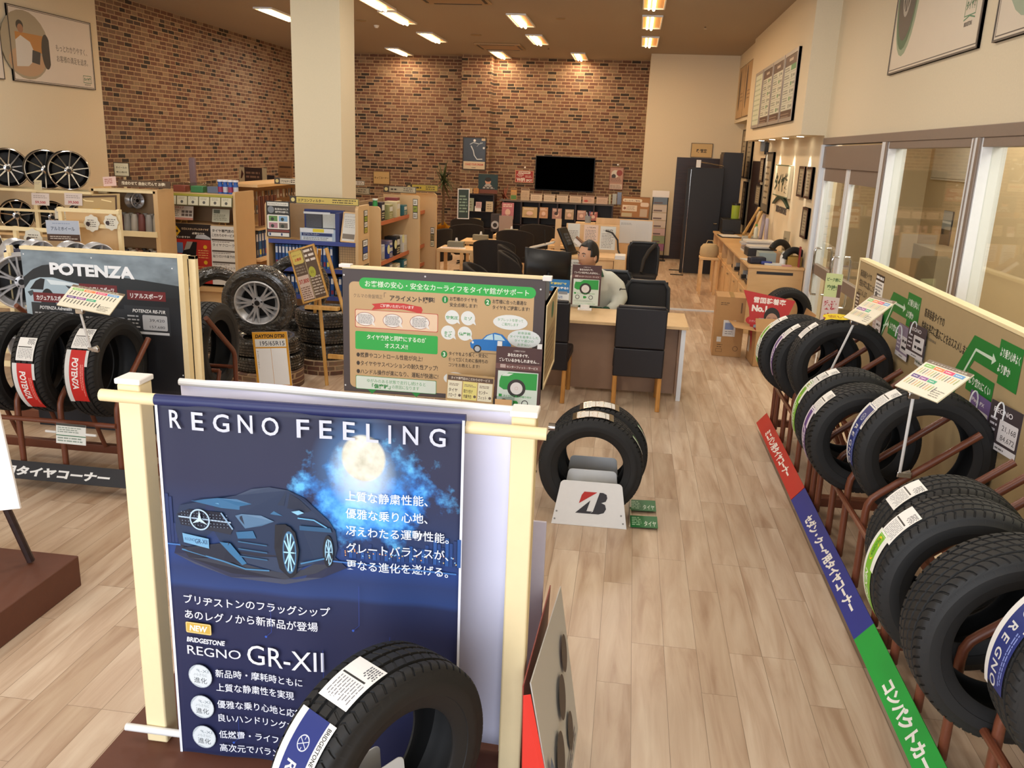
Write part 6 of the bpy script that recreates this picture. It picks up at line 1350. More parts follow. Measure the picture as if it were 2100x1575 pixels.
strip_poster('dark framed four-part sticker low on the nearest end panel', -3.16, .60, .28, .22, 10.02, ['#cfc9a8', '#8a7a4a'], 'sticker strips on the shelf end panels', (0, 1, 0))
strip_poster('narrow dark sticker strip on the second shelf end panel', -3.12, 1.22, .07, .28, 12.325, ['#d8d6cc', '#9aa83a', '#d8d6cc'], 'sticker strips on the shelf end panels')
strip_poster('narrow sticker strip on the third shelf end panel edge', -3.08, .72, .06, .3, 13.295, ['#cfc9a8', '#8a7a4a', '#d8d6cc'], 'sticker strips on the shelf end panels')
PK = [('dark purple', '#2a2230'), ('olive', '#8f8f5a'), ('grey', '#7a8290'), ('cream', '#cbbf98'), ('maroon', '#7a2f34'), ('teal', '#2f6a72')]
PL = [('silver', '#b9bcc8'), ('blue', '#2a3f8c'), ('mauve', '#8b7f98'), ('black', '#1d1d22'), ('yellow', '#c9b03a'), ('white', '#cfcfcb')]
for z, nm, pal_ in ((1.27, 'top', PK), (.75, 'middle', PL), (.47, 'lower', PK)):
    for k, (cn, c) in enumerate(pal_):
        w, h = (.15, .18)[k % 2], (.24, .2, .17, .22, .26, .15)[(k+int(z*10)) % 6]*(1 if z > .5 else .8)
        t = thing('product_package', '%s package on the %s orange-edged shelf of the long gondola' % (cn, nm), 'package', (-3.36+.05*(k % 2), 11.14+.19*k, z), 0)
        MB().box((-.06, 0, 0), (.12, w, h), ink(c)).build('package', t, bevel=.008)
        p = Print(w, h); p.rect(w*.1, h*.55, w*.9, h*.85, '#d8d8d0'); p.lines(w*.1, h*.1, w*.9, h*.45, 3, '#cfc9a0'); p.build('front_print', t, (.1205, 0, 0), (0, 1, 0), (0, 0, 1))
for k, (y, z) in enumerate(((11.5, .93), (11.9, .97), (11.15, .9))):
    tag(MB().cyl((0, 0, 0), .06, .004, ink('#d8d9a0'), 18, axis='x').build('shelf_talker', loc=(-3.15, y, z)), ['middle', 'farthest', 'nearest'][k]+' round yellow-green talker on the middle orange-edged shelf', 'badge')
for k, (y, z) in enumerate(((11.0, 1.27), (11.09, 1.27), (11.045, 1.41))):
    bottle('green_canister', ['green canister at the near end of the top orange-edged shelf', 'green canister second on the top orange-edged shelf', 'green canister stacked above two others on the top shelf'][k], -3.3, y, z, .032, .15, '#2f8f4a', '#d8e0d8', neck=.9, grp=None)
# row of header signs over the gondolas
yhead('grey accessory header sign beyond the column, left of the green canisters', (-3.9, 11.4, 1.585), .42, .09, 'アクセサリー', '', '#a79a80', '#4a4036'); yhead('pale header sign above the second bay of the long gondola', (-3.55, 12.3, 1.58), .48, .09, '', '', '#b5a98c', '#4a4036'); yhead('yellow header sign above the far bay of the long gondola', (-3.45, 13.2, 1.57), .5, .10, '', '', '#b5a33e', '#3a3022')
yhead('small white header card over the gondola right behind the column', (-4.1, 12.2, 1.66), .3, .07, '', '', '#d8cfc0', '#4a4036')
sign('framed_poster', 'white edged poster standing behind the last gondola end panel', 'poster', (-2.88, 14.4, 1.08), (1, .3, 0), (0, 0, 1), .2, .5, .02, white, lambda p: (p.rect(.015, .015, .185, .485, '#2f3f38'), p.lines(.03, .1, .17, .4, 6, '#8aa08a')))

# gondola A : studless tyre end bay, front at y=11.3
e = thing('shelf_unit', 'pale shelf unit with red tyre posters, left of the yellow filter header', 'shelf unit', (0, 0, 0))
side_panel(e, -5.38, -5.34, 11.3, 11.9, 1.54); side_panel(e, -6.40, -6.36, 11.3, 11.9, 1.54)
MB().box((-6.36, 11.86, 0), (-5.38, 11.89, 1.5), gback).build('back_panel', e, smooth=0)
for z in (.22, 1.08, 1.36): MB().box((-6.36, 11.4, z-.03), (-5.38, 11.86, z), pale).build('shelf', e, smooth=0)
MB().box((-6.36, 11.28, .16), (-5.30, 11.9, .22), pale).box((-6.36, 11.34, 0), (-5.38, 11.37, .17), pale).build('plinth', e, smooth=0)
sign('price_rail', 'yellow-topped row of six product cards across the top of the red poster shelf', 'sign', (-6.34, 11.27, 1.335), (1, 0, 0), (0, .15, 1), .97, .16, .008, ink('#5c5836'), lambda p: (p.rect(0, .13, .97, .16, '#a8a23e'), [ (p.rect(.01+.16*i, .01, .16*(i+1)-.005, .125, '#d6d2b8'), p.disc(.08+.16*i, .05, .02, '#5a5a55'), p.lines(.03+.16*i, .08, .13+.16*i, .115, 2, '#77776a', fill=.3)) for i in range(6)]))
sign('card', 'white and red product card on a small easel, left on the red poster shelf', 'card', (-6.32, 11.36, 1.13), (1, 0, 0), (0, .2, 1), .32, .19, .006, white, lambda p: (p.rect(0, 0, .32, .19, '#dcd6cc'), p.rect(0, 0, .32, .03, '#c98a78'), p.text('アクティブ', .02, .155, .03, '#a83028', w=.16, bold=.03), p.lines(.02, .04, .12, .14, 4, '#8a8a80'), [p.rect(.15+.055*i, .05+.045*j, .195+.055*i, .085+.045*j, '#6a5f5a') for i in range(3) for j in range(2)]))
sign('card', 'grey-green product card on a small easel, right on the red poster shelf', 'card', (-5.72, 11.36, 1.12), (1, 0, 0), (0, .2, 1), .25, .18, .006, white, lambda p: (p.rect(0, 0, .25, .18, '#b9b9a4'), p.rect(.02, .12, .11, .17, '#5a5f50'), p.lines(.02, .02, .23, .11, 4, '#7d7d6a')))
for x in (-6.17, -5.60): tag(MB().tube([(-.05, 0, 0), (0, .03, .1)], .008, easelw, 6).tube([(.05, 0, 0), (0, .03, .1)], .008, easelw, 6).tube([(0, .1, 0), (0, .03, .1)], .008, easelw, 6).box((-.06, -.01, .03), (.06, .01, .045), easelw).build('mini_easel', loc=(x, 11.42, 1.082)), 'tiny wooden easel under the %s product card' % ('white and red' if x < -6 else 'grey-green'), 'easel')
def fn(p):
    W, Hh = p.w, p.h; p.rect(0, 0, W, Hh, '#b22a20'); p.rect(0, Hh*.74, W, Hh, '#241c1a'); p.poly([(W*.08, Hh*.87), (W*.18, Hh*.96), (W*.28, Hh*.87), (W*.18, Hh*.78)], '#d8a820'); p.rect(W*.14, Hh*.85, W*.22, Hh*.89, '#3a2a18'); p.text('冬道にスタッドレスタイヤが', W*.3, Hh*.9, .03, '#e6c8a0', w=W*.65, hh=.03, bold=.03); p.text('必要なワケ', W*.55, Hh*.83, .03, '#e8e0d0', w=W*.3, hh=.03, bold=.03); p.text('知っていますか?', W*.05, Hh*.76, .03, '#e8e0d0', w=W*.45, hh=.03, bold=.03)
    p.poly([(W*.62, Hh*.76), (W*.66, Hh*.82), (W*.85, Hh*.83), (W*.98, Hh*.78), (W*.98, Hh*.75)], '#b9bcc0'); p.rect(0, Hh*.5, W*.32, Hh*.68, '#5f7da8'); p.poly([(W*.05, Hh*.02), (W*.3, Hh*.5), (W*.42, Hh*.7), (W*.66, Hh*.70), (W*.6, Hh*.3), (W*.5, Hh*.02)], '#151416'); p.poly([(W*.34, Hh*.55), (W*.42, Hh*.7), (W*.56, Hh*.7), (W*.48, Hh*.58)], '#9a968c')
    for v in (.62, .36): p.disc(W*.85, Hh*v, W*.045, '#d8a820')
    p.lines(W*.68, Hh*.42, W*.97, Hh*.58, 4, '#d8a060', fill=.35); p.lines(W*.66, Hh*.1, W*.95, Hh*.3, 5, '#d8a060', fill=.35)
sign('poster', 'red and black studless tyre poster in the left bay of the pale shelf', 'poster', (-6.36, 11.33, .26), (1, 0, 0), (0, .03, 1), .62, .82, .01, ink('#6a201a'), fn)
sign('poster', 'tall white list of shop services beside the red tyre poster', 'poster', (-5.73, 11.31, .26), (1, 0, 0), (0, .02, 1), .36, .81, .01, white, lambda p: (p.rect(0, 0, .36, .81, '#d9d7d0'), p.text('タイヤ専門店の', .18, .73, .05, '#2b2a2a', al='c', w=.32, hh=.045, bold=.03), p.text('こだわりのサービス', .18, .67, .05, '#2b2a2a', al='c', w=.33, hh=.04, bold=.03),
     [(p.rect(.01, .61-.155*i, .35, .635-.155*i, '#5a534c'), p.text(t_, .02, .535-.155*i, .05, '#2b2a2a', w=.32, hh=.04, bold=.01), p.lines(.02, .585-.155*i, .34, .605-.155*i, 1, '#77726c')) for i, t_ in enumerate(('タイヤクローク', '取り付け作業予約', 'センターフィット', 'やわらかさチェック'))]))
for k, (x, c) in enumerate(((-6.24, '#b05a4a'), (-5.98, '#5aa06a'), (-5.74, '#8a90a8'))):
    t = thing('plastic_tub', ['clear tub with red contents on the top of the red poster shelf', 'clear tub with green contents on the top of the red poster shelf', 'clear tub with grey contents on the top of the red poster shelf'][k], 'tub', (x, 11.55, 1.50)); MB().box((-.09, -.07, 0), (.09, .07, .09), ink(c)).build('contents', t, bevel=.01); MB().box((-.1, -.08, .0), (.1, .08, .13), acryl).build('tub_wall', t, bevel=.01)
MB_ = tag(MB().box((-6.36, 11.42, 1.47), (-5.38, 11.86, 1.50), pale).build('top_board', e, smooth=0))
for k in range(4): bottle('spray_can', ['white-capped blue spray can, leftmost of four on the red poster shelf', 'white-capped blue spray can, second of four on the red poster shelf', 'white-capped blue spray can, third of four on the red poster shelf', 'white-capped blue spray can, nearest the end panel of four'][k], -5.64+.075*k, 11.5, 1.50, .034, .19, '#2f5fb0', '#e9e9ee', neck=.95, lab='#c9ccd8' if k % 2 else '#a03a5a')
# accessory gondola behind A, facing +x: hanging goods and blue wiper boxes
e = thing('shelf_unit', 'accessory gondola behind the red poster shelf, hung with small packs', 'shelf unit', (0, 0, 0))
MB().box((-5.80, 11.95, 0), (-5.76, 15.4, 1.58), gback).build('back_panel', e, smooth=0)
for z in (.12, .55, 1.0): MB().box((-5.76, 11.95, z-.03), (-5.30, 15.4, z), pale).build('shelf', e, smooth=0)
MB().box((-5.85, 11.95, 1.58), (-5.3, 15.4, 1.62), pale).build('top_board', e, smooth=0)
q = random.Random(11)
product_row('product_box', 'slim blue wiper box standing in the accessory gondola behind the red poster shelf', 12.0, .552, -5.42, 22, .1, .08, .1, .38, ['#1f4f96', '#24304e', '#2a6aa8', '#1b3f7c'], 'box', 'blue wiper boxes in the accessory gondola', ax='y')
hp_ = {}
for k in range(56):
    c = ['#8c7a6a', '#5a3f34', '#a8a49a', '#6a7078', '#8a5a48', '#3a3a40', '#b0a890'][k % 7]
    if c not in hp_: hp_[c] = o = MB().box((-.004, -.03, 0), (.004, .03, .13), ink(c)).box((.0041, -.022, .02), (.0046, .022, .06), ink('#cfc9bc')).tube([(0, 0, .125), (-.08, 0, .14)], .003, chrome, 6).build('hanging_pack')
    else: o = hp_[c].copy(); COL.objects.link(o)
    o.location = (-5.62+.05*(k % 2), 12.05+.115*(k//2), 1.36 if k % 2 else 1.15); o.rotation_euler = (0, 0, q.uniform(-.2, .2)); tag(o, 'small blister pack hanging on hooks in the accessory gondola', 'pack', 'hanging packs in the accessory gondola')
for k in range(9): tag(MB().box((-.01, -.02, 0), (.012, .02, .42), ink(['#7a4a34', '#5a2f24'][k % 2])).build('wiper_pack', loc=(-5.32, 12.02+.075*k, 1.03)), 'brown hanging wiper blade pack at the near end of the accessory gondola', 'pack', 'brown wiper packs')
yhead('white accessory header sign on top of the accessory gondola', (-5.15, 12.2, 1.63), .4, .09, 'アクセサリー', '', '#cfc4ac', '#4a4036')

# ================================================================== wheel racks at the left
def wrack(label, x0, x1, y, z1, rails, dp=.45):
    e = thing('wheel_rack', label, 'rack', (0, 0, 0), 0, 'pale bar wheel racks')
    for x in (x0, x1):
        for yy in (y, y+dp): MB().box((x-.02, yy-.02, 0), (x+.02, yy+.02, z1), palebar).build('post', e, smooth=0, bevel=.002)
    for z in rails:
        for yy in (y-.03, y+dp-.03): MB().box((x0-.02, yy-.012, z-.025), (x1+.02, yy+.012, z+.025), palebar).build('rail', e, smooth=0, bevel=.002)
    return e
# rack D: oblique front rack with big chrome wheel
wrack('pale bar wheel rack at the left edge behind the black picture board', -6.7, -5.02, 6.72, 1.30, (.35, .72, 1.28)) if 0 else None
e = thing('wheel_rack', 'pale bar wheel rack at the left edge, holding the large silver wheel', 'rack', (-5.12, 6.55, 0), R(0))
for x, yy in ((0, 0), (-1.2, 0), (-.3, .42), (-1.2, .42)): MB().box((x-.02, yy-.02, 0), (x+.02, yy+.02, 1.26), palebar).build('post', e, smooth=0, bevel=.002)
for z in (.72, .30): MB().box((-1.2, -.02, z-.025), (.22, .0, z+.025), palebar).build('rail', e, smooth=0, bevel=.002); MB().box((-1.2, .40, z-.025), (.15, .44, z+.025), palebar).build('rail', e, smooth=0, bevel=.002)
MB().tube([(.18, -.05, .74), (.18, -.05, .82), (-.2, -.05, .82), (-.2, -.05, .74)], .012, palebar).build('wheel_stop', e)
wheel('wheel', 'large silver multi-spoke wheel at the left edge beside the black picture board', (-5.02, 6.55, 1.03), R(38), Rr=.225, w=.2, style='mesh', body=silver, face=silver)
wheel('wheel', 'silver wheel low at the left edge, half hidden by the black board', (-4.98, 6.62, .50), R(35), Rr=.225, w=.2, style='mesh', body=silver, face=silver)
MBb = tag(MB().box((-.5, 0, 0), (.0, .3, 1.2), mat('dark_blue_cover', '#1a2344', .6)).build('blue_cover', loc=(-5.05, 7.05, 0), bevel=.01), 'dark blue covered stack behind the large silver wheel', 'cover')
# rack E: middle rack with tan back panel
e = thing('wheel_rack', 'pale wood wheel rack with a tan back panel behind the black picture board', 'rack', (0, 0, 0))
MB().box((-5.95, 8.55, .1), (-5.33, 8.58, 1.44), gpan).build('back_panel', e, smooth=0)
for x in (-5.98, -5.32): MB().box((x-.02, 8.5, 0), (x+.02, 8.54, 1.48), palebar).build('post', e, smooth=0)
for z in (1.455, 1.30): MB().box((-6.0, 8.48, z-.02), (-5.3, 8.5, z+.02), palebar).build('rail', e, smooth=0)
for z in (1.25, 1.12): MB().box((-7.9, 8.30, z-.02), (-6.0, 8.32, z+.02), palebar).build('rail', e, smooth=0)
MB().box((-6.42, 8.33, 0), (-6.38, 8.37, 1.27), palebar).build('post', e, smooth=0)
MB().box((-6.0, 7.9, .88), (-5.2, 8.45, .92), pale).build('shelf', e, smooth=0)
for x, y, rz, l in ((-6.1, 7.95, 55, 'bare silver wheel lying in the rack, leftmost above the black board'), (-5.88, 7.95, 62, 'bare silver wheel second along above the black board'), (-5.52, 7.98, 58, 'shiny silver wheel barrel right of centre above the black board'), (-5.25, 7.98, 50, 'silver wheel showing its spokes above the black board')):
    wheel('wheel', l, (x, y, 1.075-.03), R(rz), Rr=.145, w=.17, spokes=6, style='thin', body=silver, face=silver, group='small silver wheels')
# back rack F: against the left wall, black wheels on top
e = thing('wheel_rack', 'tall pale bar rack by the left wall carrying black wheels on top', 'rack', (0, 0, 0))
for z in (1.53, 1.28): MB().box((-8.15, 10.16, z-.03), (-6.7, 10.2, z), palebar).build('rail', e, smooth=0)
MB().box((-8.15, 10.5, 1.50), (-6.7, 10.54, 1.53), palebar).build('rail', e, smooth=0)
for x in (-8.12, -7.5, -6.75): MB().box((x-.025, 10.2, 0), (x+.025, 10.24, 1.5), palebar).box((x-.025, 10.24, .6), (x+.025, 10.54, .63), palebar).build('post', e, smooth=0)
MB().box((-8.15, 10.24, .5), (-6.7, 10.6, .53), pale).build('shelf', e, smooth=0); MB().box((-8.15, 10.24, .93), (-6.7, 10.6, .96), pale).build('shelf', e, smooth=0)
for x, l in ((-7.97, 'black machined-spoke wheel on the top of the left rack, cut by the picture edge'), (-7.45, 'black machined-spoke wheel in the middle on top of the left rack'), (-7.13, 'black machined-spoke wheel rightmost on top of the left rack')):
    wheel('wheel', l, (x, 10.38, 1.53+.245), R(42), Rr=.24, w=.2, spokes=10, style='thin', group='black wheels on the left rack')
for k, (x, z) in enumerate(((-7.95, 1.18-.4), (-7.45, 1.18-.4), (-7.0, 1.18-.4))): wheel('wheel', ['black wheel under the top tier at the left picture edge', 'black wheel under the top tier in the middle', 'black wheel under the top tier near the mirror board'][k], (x, 10.42, 1.17), R(42), Rr=.2, w=.18, spokes=7, style='thin', group='black wheels on the second tier')
def ptag(label, x, y, z, txt, w=.24, h=.15, c='#d5c8c2'):
    sign('price_tag', label, 'price tag', (x, y, z), (1, 0, 0), (0, .1, 1), w, h, .004, white, lambda p: (p.rect(0, 0, w, h, c), p.lines(w*.1, h*.55, w*.9, h*.85, 2, '#8f8580', fill=.35), p.text(txt, w*.5, h*.15, .05, '#a8303a', al='c', w=w*.6, hh=h*.25, bold=.03)))
ptag('price tag reading 59,500 under the black wheels', -7.5, 10.13, 1.34, '59,500'); ptag('price tag reading 39,500 under the middle black wheel', -7.05, 10.13, 1.36, '39,500')
ptag('small cream tag on the left rack between the two left black wheels', -7.42, 10.1, 1.53, '', .1, .12, '#c9bd98'); ptag('small white card hanging below the top tier rail', -7.2, 10.13, 1.18, '', .2, .13, '#cfcabc')
ptag('price tag with a red band at the left picture edge below the round badge', -6.35, 8.25, .93, '', .34, .16, '#d8ccca')
def badge(label, x, y, z, r, dark_=False):
    m = MB(); pts = [((r*(1+.07*math.cos(8*a)))*math.cos(a), (r*(1+.07*math.cos(8*a)))*math.sin(a)) for a in [2*PI*k/48 for k in range(48)]]
    p = Print(2*r, 2*r); p.poly(pts, '#d9d6c8'); 
    if dark_: p.disc(0, 0, r*.92, '#33281f')
    p.lines(-r*.55, -r*.5, r*.65, r*.5, 4, '#d8cfc0' if dark_ else '#5a5048', fill=.35); 
    if not dark_: p.disc(-r*.5, -r*.1, r*.28, '#3a2f33')
    M = Matrix(((1, 0, 0, 0), (0, 0, -1, 0), (0, 1, 0, 0), (0, 0, 0, 1))); m.prism(pts, -.003, 0, white, M); p.into(m, (0, 0, 0)); o = m.build('badge', loc=(x, y, z), smooth=0); tag(o, label, 'badge', 'round paper badges on the wheel racks')
badge('dark round paper badge at the left end of the pale rails', -6.60, 8.27, 1.10, .10, True); badge('white flower badge second from the left on the pale rails', -6.15, 8.27, 1.16, .10); badge('white flower badge left on the tan back panel', -5.60, 8.46, 1.33, .085); badge('white flower badge right on the tan back panel', -5.38, 8.46, 1.35, .08)
sign('header_sign', 'blue-grey sky board reading aluminium wheels hung on the pale rails', 'sign', (-5.97, 8.25, 1.15), (1, .05, .04), (0, 0, 1), .36, .21, .01, white, lambda p: (p.rect(0, 0, .36, .21, '#b3bccb'), p.rect(0, 0, .36, .07, '#4a3226'), p.text('アルミホイール', .18, .11, .05, '#4a5568', al='c', w=.26, hh=.04, bold=.02), p.lines(.03, .015, .33, .055, 2, '#cfc4b8', fill=.4), p.lines(.07, .17, .28, .19, 1, '#8f9cb4')))
# back corner rack G with brackets and goods
e = thing('shelf_unit', 'pale open rack of small wheel goods in the back left corner', 'shelf unit', (0, 0, 0))
for x in (-6.85, -5.98): MB().box((x-.03, 10.4, 0), (x+.03, 10.8, 1.58), gpan).build('side_panel', e, smooth=0)
MB().box((-6.85, 10.78, 0), (-5.98, 10.8, 1.55), gback).build('back_panel', e, smooth=0)
for z in (1.56, 1.02, .55, .2): MB().box((-6.85, 10.4, z-.03), (-5.98, 10.78, z), palebar).build('shelf', e, smooth=0)
MB().box((-6.85, 10.38, .98), (-5.98, 10.4, 1.05), palebar).build('rail', e, smooth=0)
cols = ['#8d8a86', '#b9b4aa', '#6a3a34', '#2f2c30', '#a39c90', '#8a5f48']
gp = []
for k in range(30):
    z = (1.02, .55)[k % 2]; c = cols[k % 6]
    o = MB().lathe([(0, 0), (.045, 0), (.05, .03), (.045, .18), (.03, .24), (0, .24)], ink(c), 12).build('goods_pouch') if k < 6 else gp[k-6].copy()
    if k >= 6: COL.objects.link(o)
    gp.append(o); o.location = (-6.72+.05*(k//2), 10.46+.085*(k % 4), z); tag(o, 'small pouch of wheel goods in the back left corner rack', 'pouch', 'wheel goods in the corner rack')
wheel('wheel', 'silver barrel wheel standing inside the back left corner rack', (-6.40, 10.62, 1.42), R(70), Rr=.10, w=.13, spokes=6, style='thin', body=silver, face=silver)
ptag('cream tag leaning on the mirror board by the corner rack', -7.0, 9.9, 1.12, '', .13, .15, '#c9bd98'); ptag('cream price card low in the corner rack', -6.7, 10.36, .68, '', .18, .14, '#b9a888')
sign('mirror_board', 'brown framed mirror board of leaflets leaning by the left wheels', 'frame', (-6.88, 10.1, 1.16), (1, 0, -.02), (-.18, .2, 1), .52, .32, .02, ink('#4a3524'), lambda p: (p.rect(.02, .02, .56, .34, '#b59a6a'), p.rect(.06, .02, .18, .13, '#c9806a'), p.rect(.2, .02, .3, .16, '#c9a23a'), p.rect(.32, .02, .42, .14, '#3f4a90'), p.rect(.43, .02, .5, .12, '#a04a3a'), p.line([(.05, .3), (.12, .26), (.22, .25)], .012, '#f0dca8'), p.line([(.32, .27), (.45, .24)], .012, '#f0dca8')), frame=ink('#4a3524'), fw=.02)
sign('framed_notice', 'small dark framed notice on a post at the end of the brick wall', 'sign', (-7.08, 11.3, 1.68), (1, 0, .0), (0, 0, 1), .23, .19, .012, ink('#4a3a28'), lambda p: (p.rect(.012, .012, .218, .178, '#d2c8a8'), p.text('ホイールの', .115, .11, .03, '#3a3224', al='c', w=.16, hh=.025, bold=.02), p.text('安心取付', .115, .05, .03, '#3a3224', al='c', w=.16, hh=.025, bold=.02)))
tag(MB().box((-.015, 0, 0), (.015, .02, 1.70), palebar).build('sign_post', loc=(-6.95, 11.33, 0)), 'thin post carrying the small dark framed notice', 'post')
sign('sign', 'pink price card standing on the corner rack top', 'card', (-6.80, 10.6, 1.58), (1, 0, 0), (-.2, .1, 1), .17, .12, .004, white, lambda p: (p.rect(0, 0, .17, .12, '#d8b8b0'), p.lines(.02, .03, .15, .1, 3, '#a86a60')))
sign('header_sign', 'brown header board with white lettering on the corner rack top', 'sign', (-6.6, 10.6, 1.59), (1, 0, .0), (0, .1, 1), .72, .09, .01, ink('#54402e'), lambda p: (p.text('組合わせて 自由に選んで お得!', .05, .03, .05, '#d8ccb4', w=.6, hh=.045, bold=.03)))
tag(MB().box((-.05, -.03, 0), (.05, .03, .5), mat('mauve_roll', '#7b6468', .6)).build('upright_roll', loc=(-6.45, 12.3, 1.45), bevel=.02), 'mauve padded roll standing against the brick wall', 'roll')
tag(MB().box((-7.1, 12.1, 0), (-6.2, 12.5, 1.45), gpan).build('low_cabinet', smooth=0), 'pale cabinet under the mauve roll by the brick wall', 'cabinet')
# ================================================================== back wall
Y0 = YB-.002
tv = thing('television', 'large wall television with a black screen on the back brick wall', 'television', (-1.63, Y0-.06, 1.72))
MB().box((-.71, 0, -.40), (.71, .055, .40), blackp).build('casing', tv, bevel=.006); MB().box((-.695, -.004, -.385), (.695, 0, .385), mat('screen_black', '#010101', .9, var=0, spec=0)).build('screen', tv, smooth=0); MB().box((-.2, .055, -.15), (.2, .062, .15), blackp).build('wall_bracket', tv)
def wp_(name, label, x0, z0, x1, z1, fn, y=Y0, fr='#2a211c', fw=.02, cat='poster', t=.02, grp=None):
    return sign(name, label, cat, (x0, y-.0-t*0-.022, z0), (1, 0, 0), (0, 0, 1), x1-x0, z1-z0, t, ink(fr), fn, grp, frame=ink(fr) if fw else None, fw=fw or .01)
def fn(p):
    W, Hh = p.w, p.h; p.rect(0, Hh*.26, W, Hh, mat('dark_studio_print', '#2c2f34', .25, var=.5, scale=4)); p.rect(0, 0, W, Hh*.26, '#c9b79a'); p.text('CHASE YOUR DREAM', W*.5, Hh*.14, .06, '#b04038', al='c', w=W*.78, hh=.05, bold=.03); p.lines(W*.4, Hh*.05, W*.6, Hh*.09, 1, '#555555')
    p.line([(W*.3, Hh*.78), (W*.45, Hh*.84), (W*.7, Hh*.8), (W*.85, Hh*.84)], .02, '#a9b0b8'); p.line([(W*.35, Hh*.74), (W*.45, Hh*.6), (W*.5, Hh*.45), (W*.62, Hh*.33), (W*.85, Hh*.34)], .022, '#c6ccd2'); p.disc(W*.5, Hh*.9, .03, '#e6e6e6'); p.disc(W*.9, Hh*.68, .025, '#dcdcdc'); p.line([(W*.6, Hh*.72), (W*.78, Hh*.86)], .012, '#8b929a')
    p.rect(W*.8, Hh*.9, W*.97, Hh*.98, '#c9b79a')
wp_('framed_poster', 'tall dark racing poster with a cream foot on the brick pier', -4.05, 1.73, -3.49, 2.48, fn, y=YB-.42)
def fn(p): p.rect(0, 0, p.w, p.h, '#9e2a24'); p.rrect(p.w*.17, p.h*.72, p.w*.83, p.h*.93, .03, '#d8c8b8'); p.lines(p.w*.22, p.h*.77, p.w*.78, p.h*.89, 1, '#9e2a24'); [p.ring(p.w*.28, p.h*.42, r, r+.012, '#e0cfc0', a0=30, a1=150) for r in (.03, .06, .09)]; p.text('WiFi', p.w*.08, p.h*.1, .1, '#e8dccf', w=p.w*.46, hh=.09, bold=.04); p.text('SPOT', p.w*.6, p.h*.1, .06, '#e8dccf', w=p.w*.33, hh=.06, bold=.04); p.lines(p.w*.55, p.h*.4, p.w*.9, p.h*.6, 2, '#d8b8a8')
wp_('wifi_sign', 'red WiFi SPOT sign on the brick wall left of the television', -2.83, 1.47, -2.38, 1.76, fn, fr='#c98a6a', fw=.018, cat='sign')
def fn(p): p.rect(0, 0, p.w, p.h, '#b08a78'); p.disc(p.w*.4, p.h*.7, .09, '#c9c4b8'); p.disc(p.w*.7, p.h*.75, .07, '#8a3a30'); p.disc(p.w*.3, p.h*.6, .05, '#3a3430'); p.lines(p.w*.1, p.h*.32, p.w*.9, p.h*.55, 4, '#7a5a50'); p.rect(p.w*.05, 0, p.w*.95, p.h*.25, '#cbb8a8'); p.lines(p.w*.08, p.h*.04, p.w*.9, p.h*.22, 3, '#8a7468')
wp_('magazine_poster', 'busy picture poster on the brick wall right of the television', -.56, 1.40, -.23, 1.92, fn, fr='#8a5440', fw=.014)
for x, z, s in ((-2.6, 1.83, 'red WiFi sign'), (-.38, 1.98, 'busy picture poster')): tag(MB().cyl((0, -.02, 0), .02, .02, white, 10, axis='y').build('wall_hook', loc=(x, Y0-.0, z)), 'small white hook above the %s' % s, 'hook')
wp_('kids_corner_sign', 'tan sign reading kids corner on the left part of the back wall', -6.37, 1.28, -5.95, 1.60, lambda p: (p.rect(0, 0, p.w, p.h, '#b89a66'), p.text('キッズコーナー', p.w*.5, p.h*.42, .08, '#3a2c1c', al='c', w=p.w*.86, hh=.06, bold=.03)), fr='#6b5234', fw=.012, cat='sign')
def fn(p): p.rect(0, 0, p.w, p.h, '#17343a'); p.disc(p.w*.5, p.h*.62, .07, '#b98a70'); p.disc(p.w*.5, p.h*.72, .075, '#1a1412', rv=.05); p.poly([(p.w*.2, p.h*.25), (p.w*.4, p.h*.5), (p.w*.6, p.h*.5), (p.w*.85, p.h*.25)], '#9a9a98'); [p.ring(p.w*(.3+.2*i), p.h*.28, .03, .045, '#2a2426') for i in range(3)]; p.rect(0, 0, p.w, p.h*.2, '#6a3a2c')
wp_('brand_poster', 'dark teal poster with a person holding rings on top of the dark shelf', -3.58, 1.22, -3.12, 1.66, fn, y=20.35, fw=0, fr='#17343a')
# dark pier shelf with cards
def dshelf(name, label, x0, x1, y0, y1, z, cols, rows, grp=None):
    e = thing(name, label, 'shelf', (x0, y0, 0)); W = x1-x0; D = y1-y0
    MB().box((0, D-.02, 0), (W, D, z), dark).build('back_panel', e, smooth=0)
    for k in range(cols+1): MB().box((W*k/cols-.015, 0, 0), (W*k/cols+.015, D-.02, z), darkwood).build('divider', e, smooth=0)
    for k in range(rows+1): MB().box((0, 0, z*k/rows-.012+.012), (W, D-.02, z*k/rows+.018), darkwood).build('shelf_board', e, smooth=0)
    return e
dshelf('display_shelf', 'tall dark shelf of cards standing against the brick pier', -3.95, -3.2, 20.3, 20.75, 1.18, 1, 3)
C3 = [(-3.85, .80, .18, .30, '#8f9a88', 'grey green tall card'), (-3.62, .88, .14, .14, '#b89aa0', 'pink card'), (-3.64, .80, .15, .12, '#e6e6ea', 'bright white card'), (-3.38, .80, .17, .24, '#b9ab90', 'cream card with a round seal'), (-3.82, .42, .33, .22, '#b5a878', 'tan certificate'), (-3.85, 1.21, .14, .12, '#b5a07c', 'small tan card'), (-3.68, 1.21, .12, .12, '#a8763a', 'small orange card')]
for x, z, w, h, c, l in C3:
    sign('shelf_card', '%s in the dark shelf at the brick pier' % l, 'card', (x, 20.28, z), (1, 0, 0), (0, .1, 1), w, h, .006, ink(c), lambda p, w=w, h=h, c=c: (p.lines(w*.15, h*.2, w*.85, h*.8, 3, '#5f5648', fill=.3) if c != '#e6e6ea' else None))
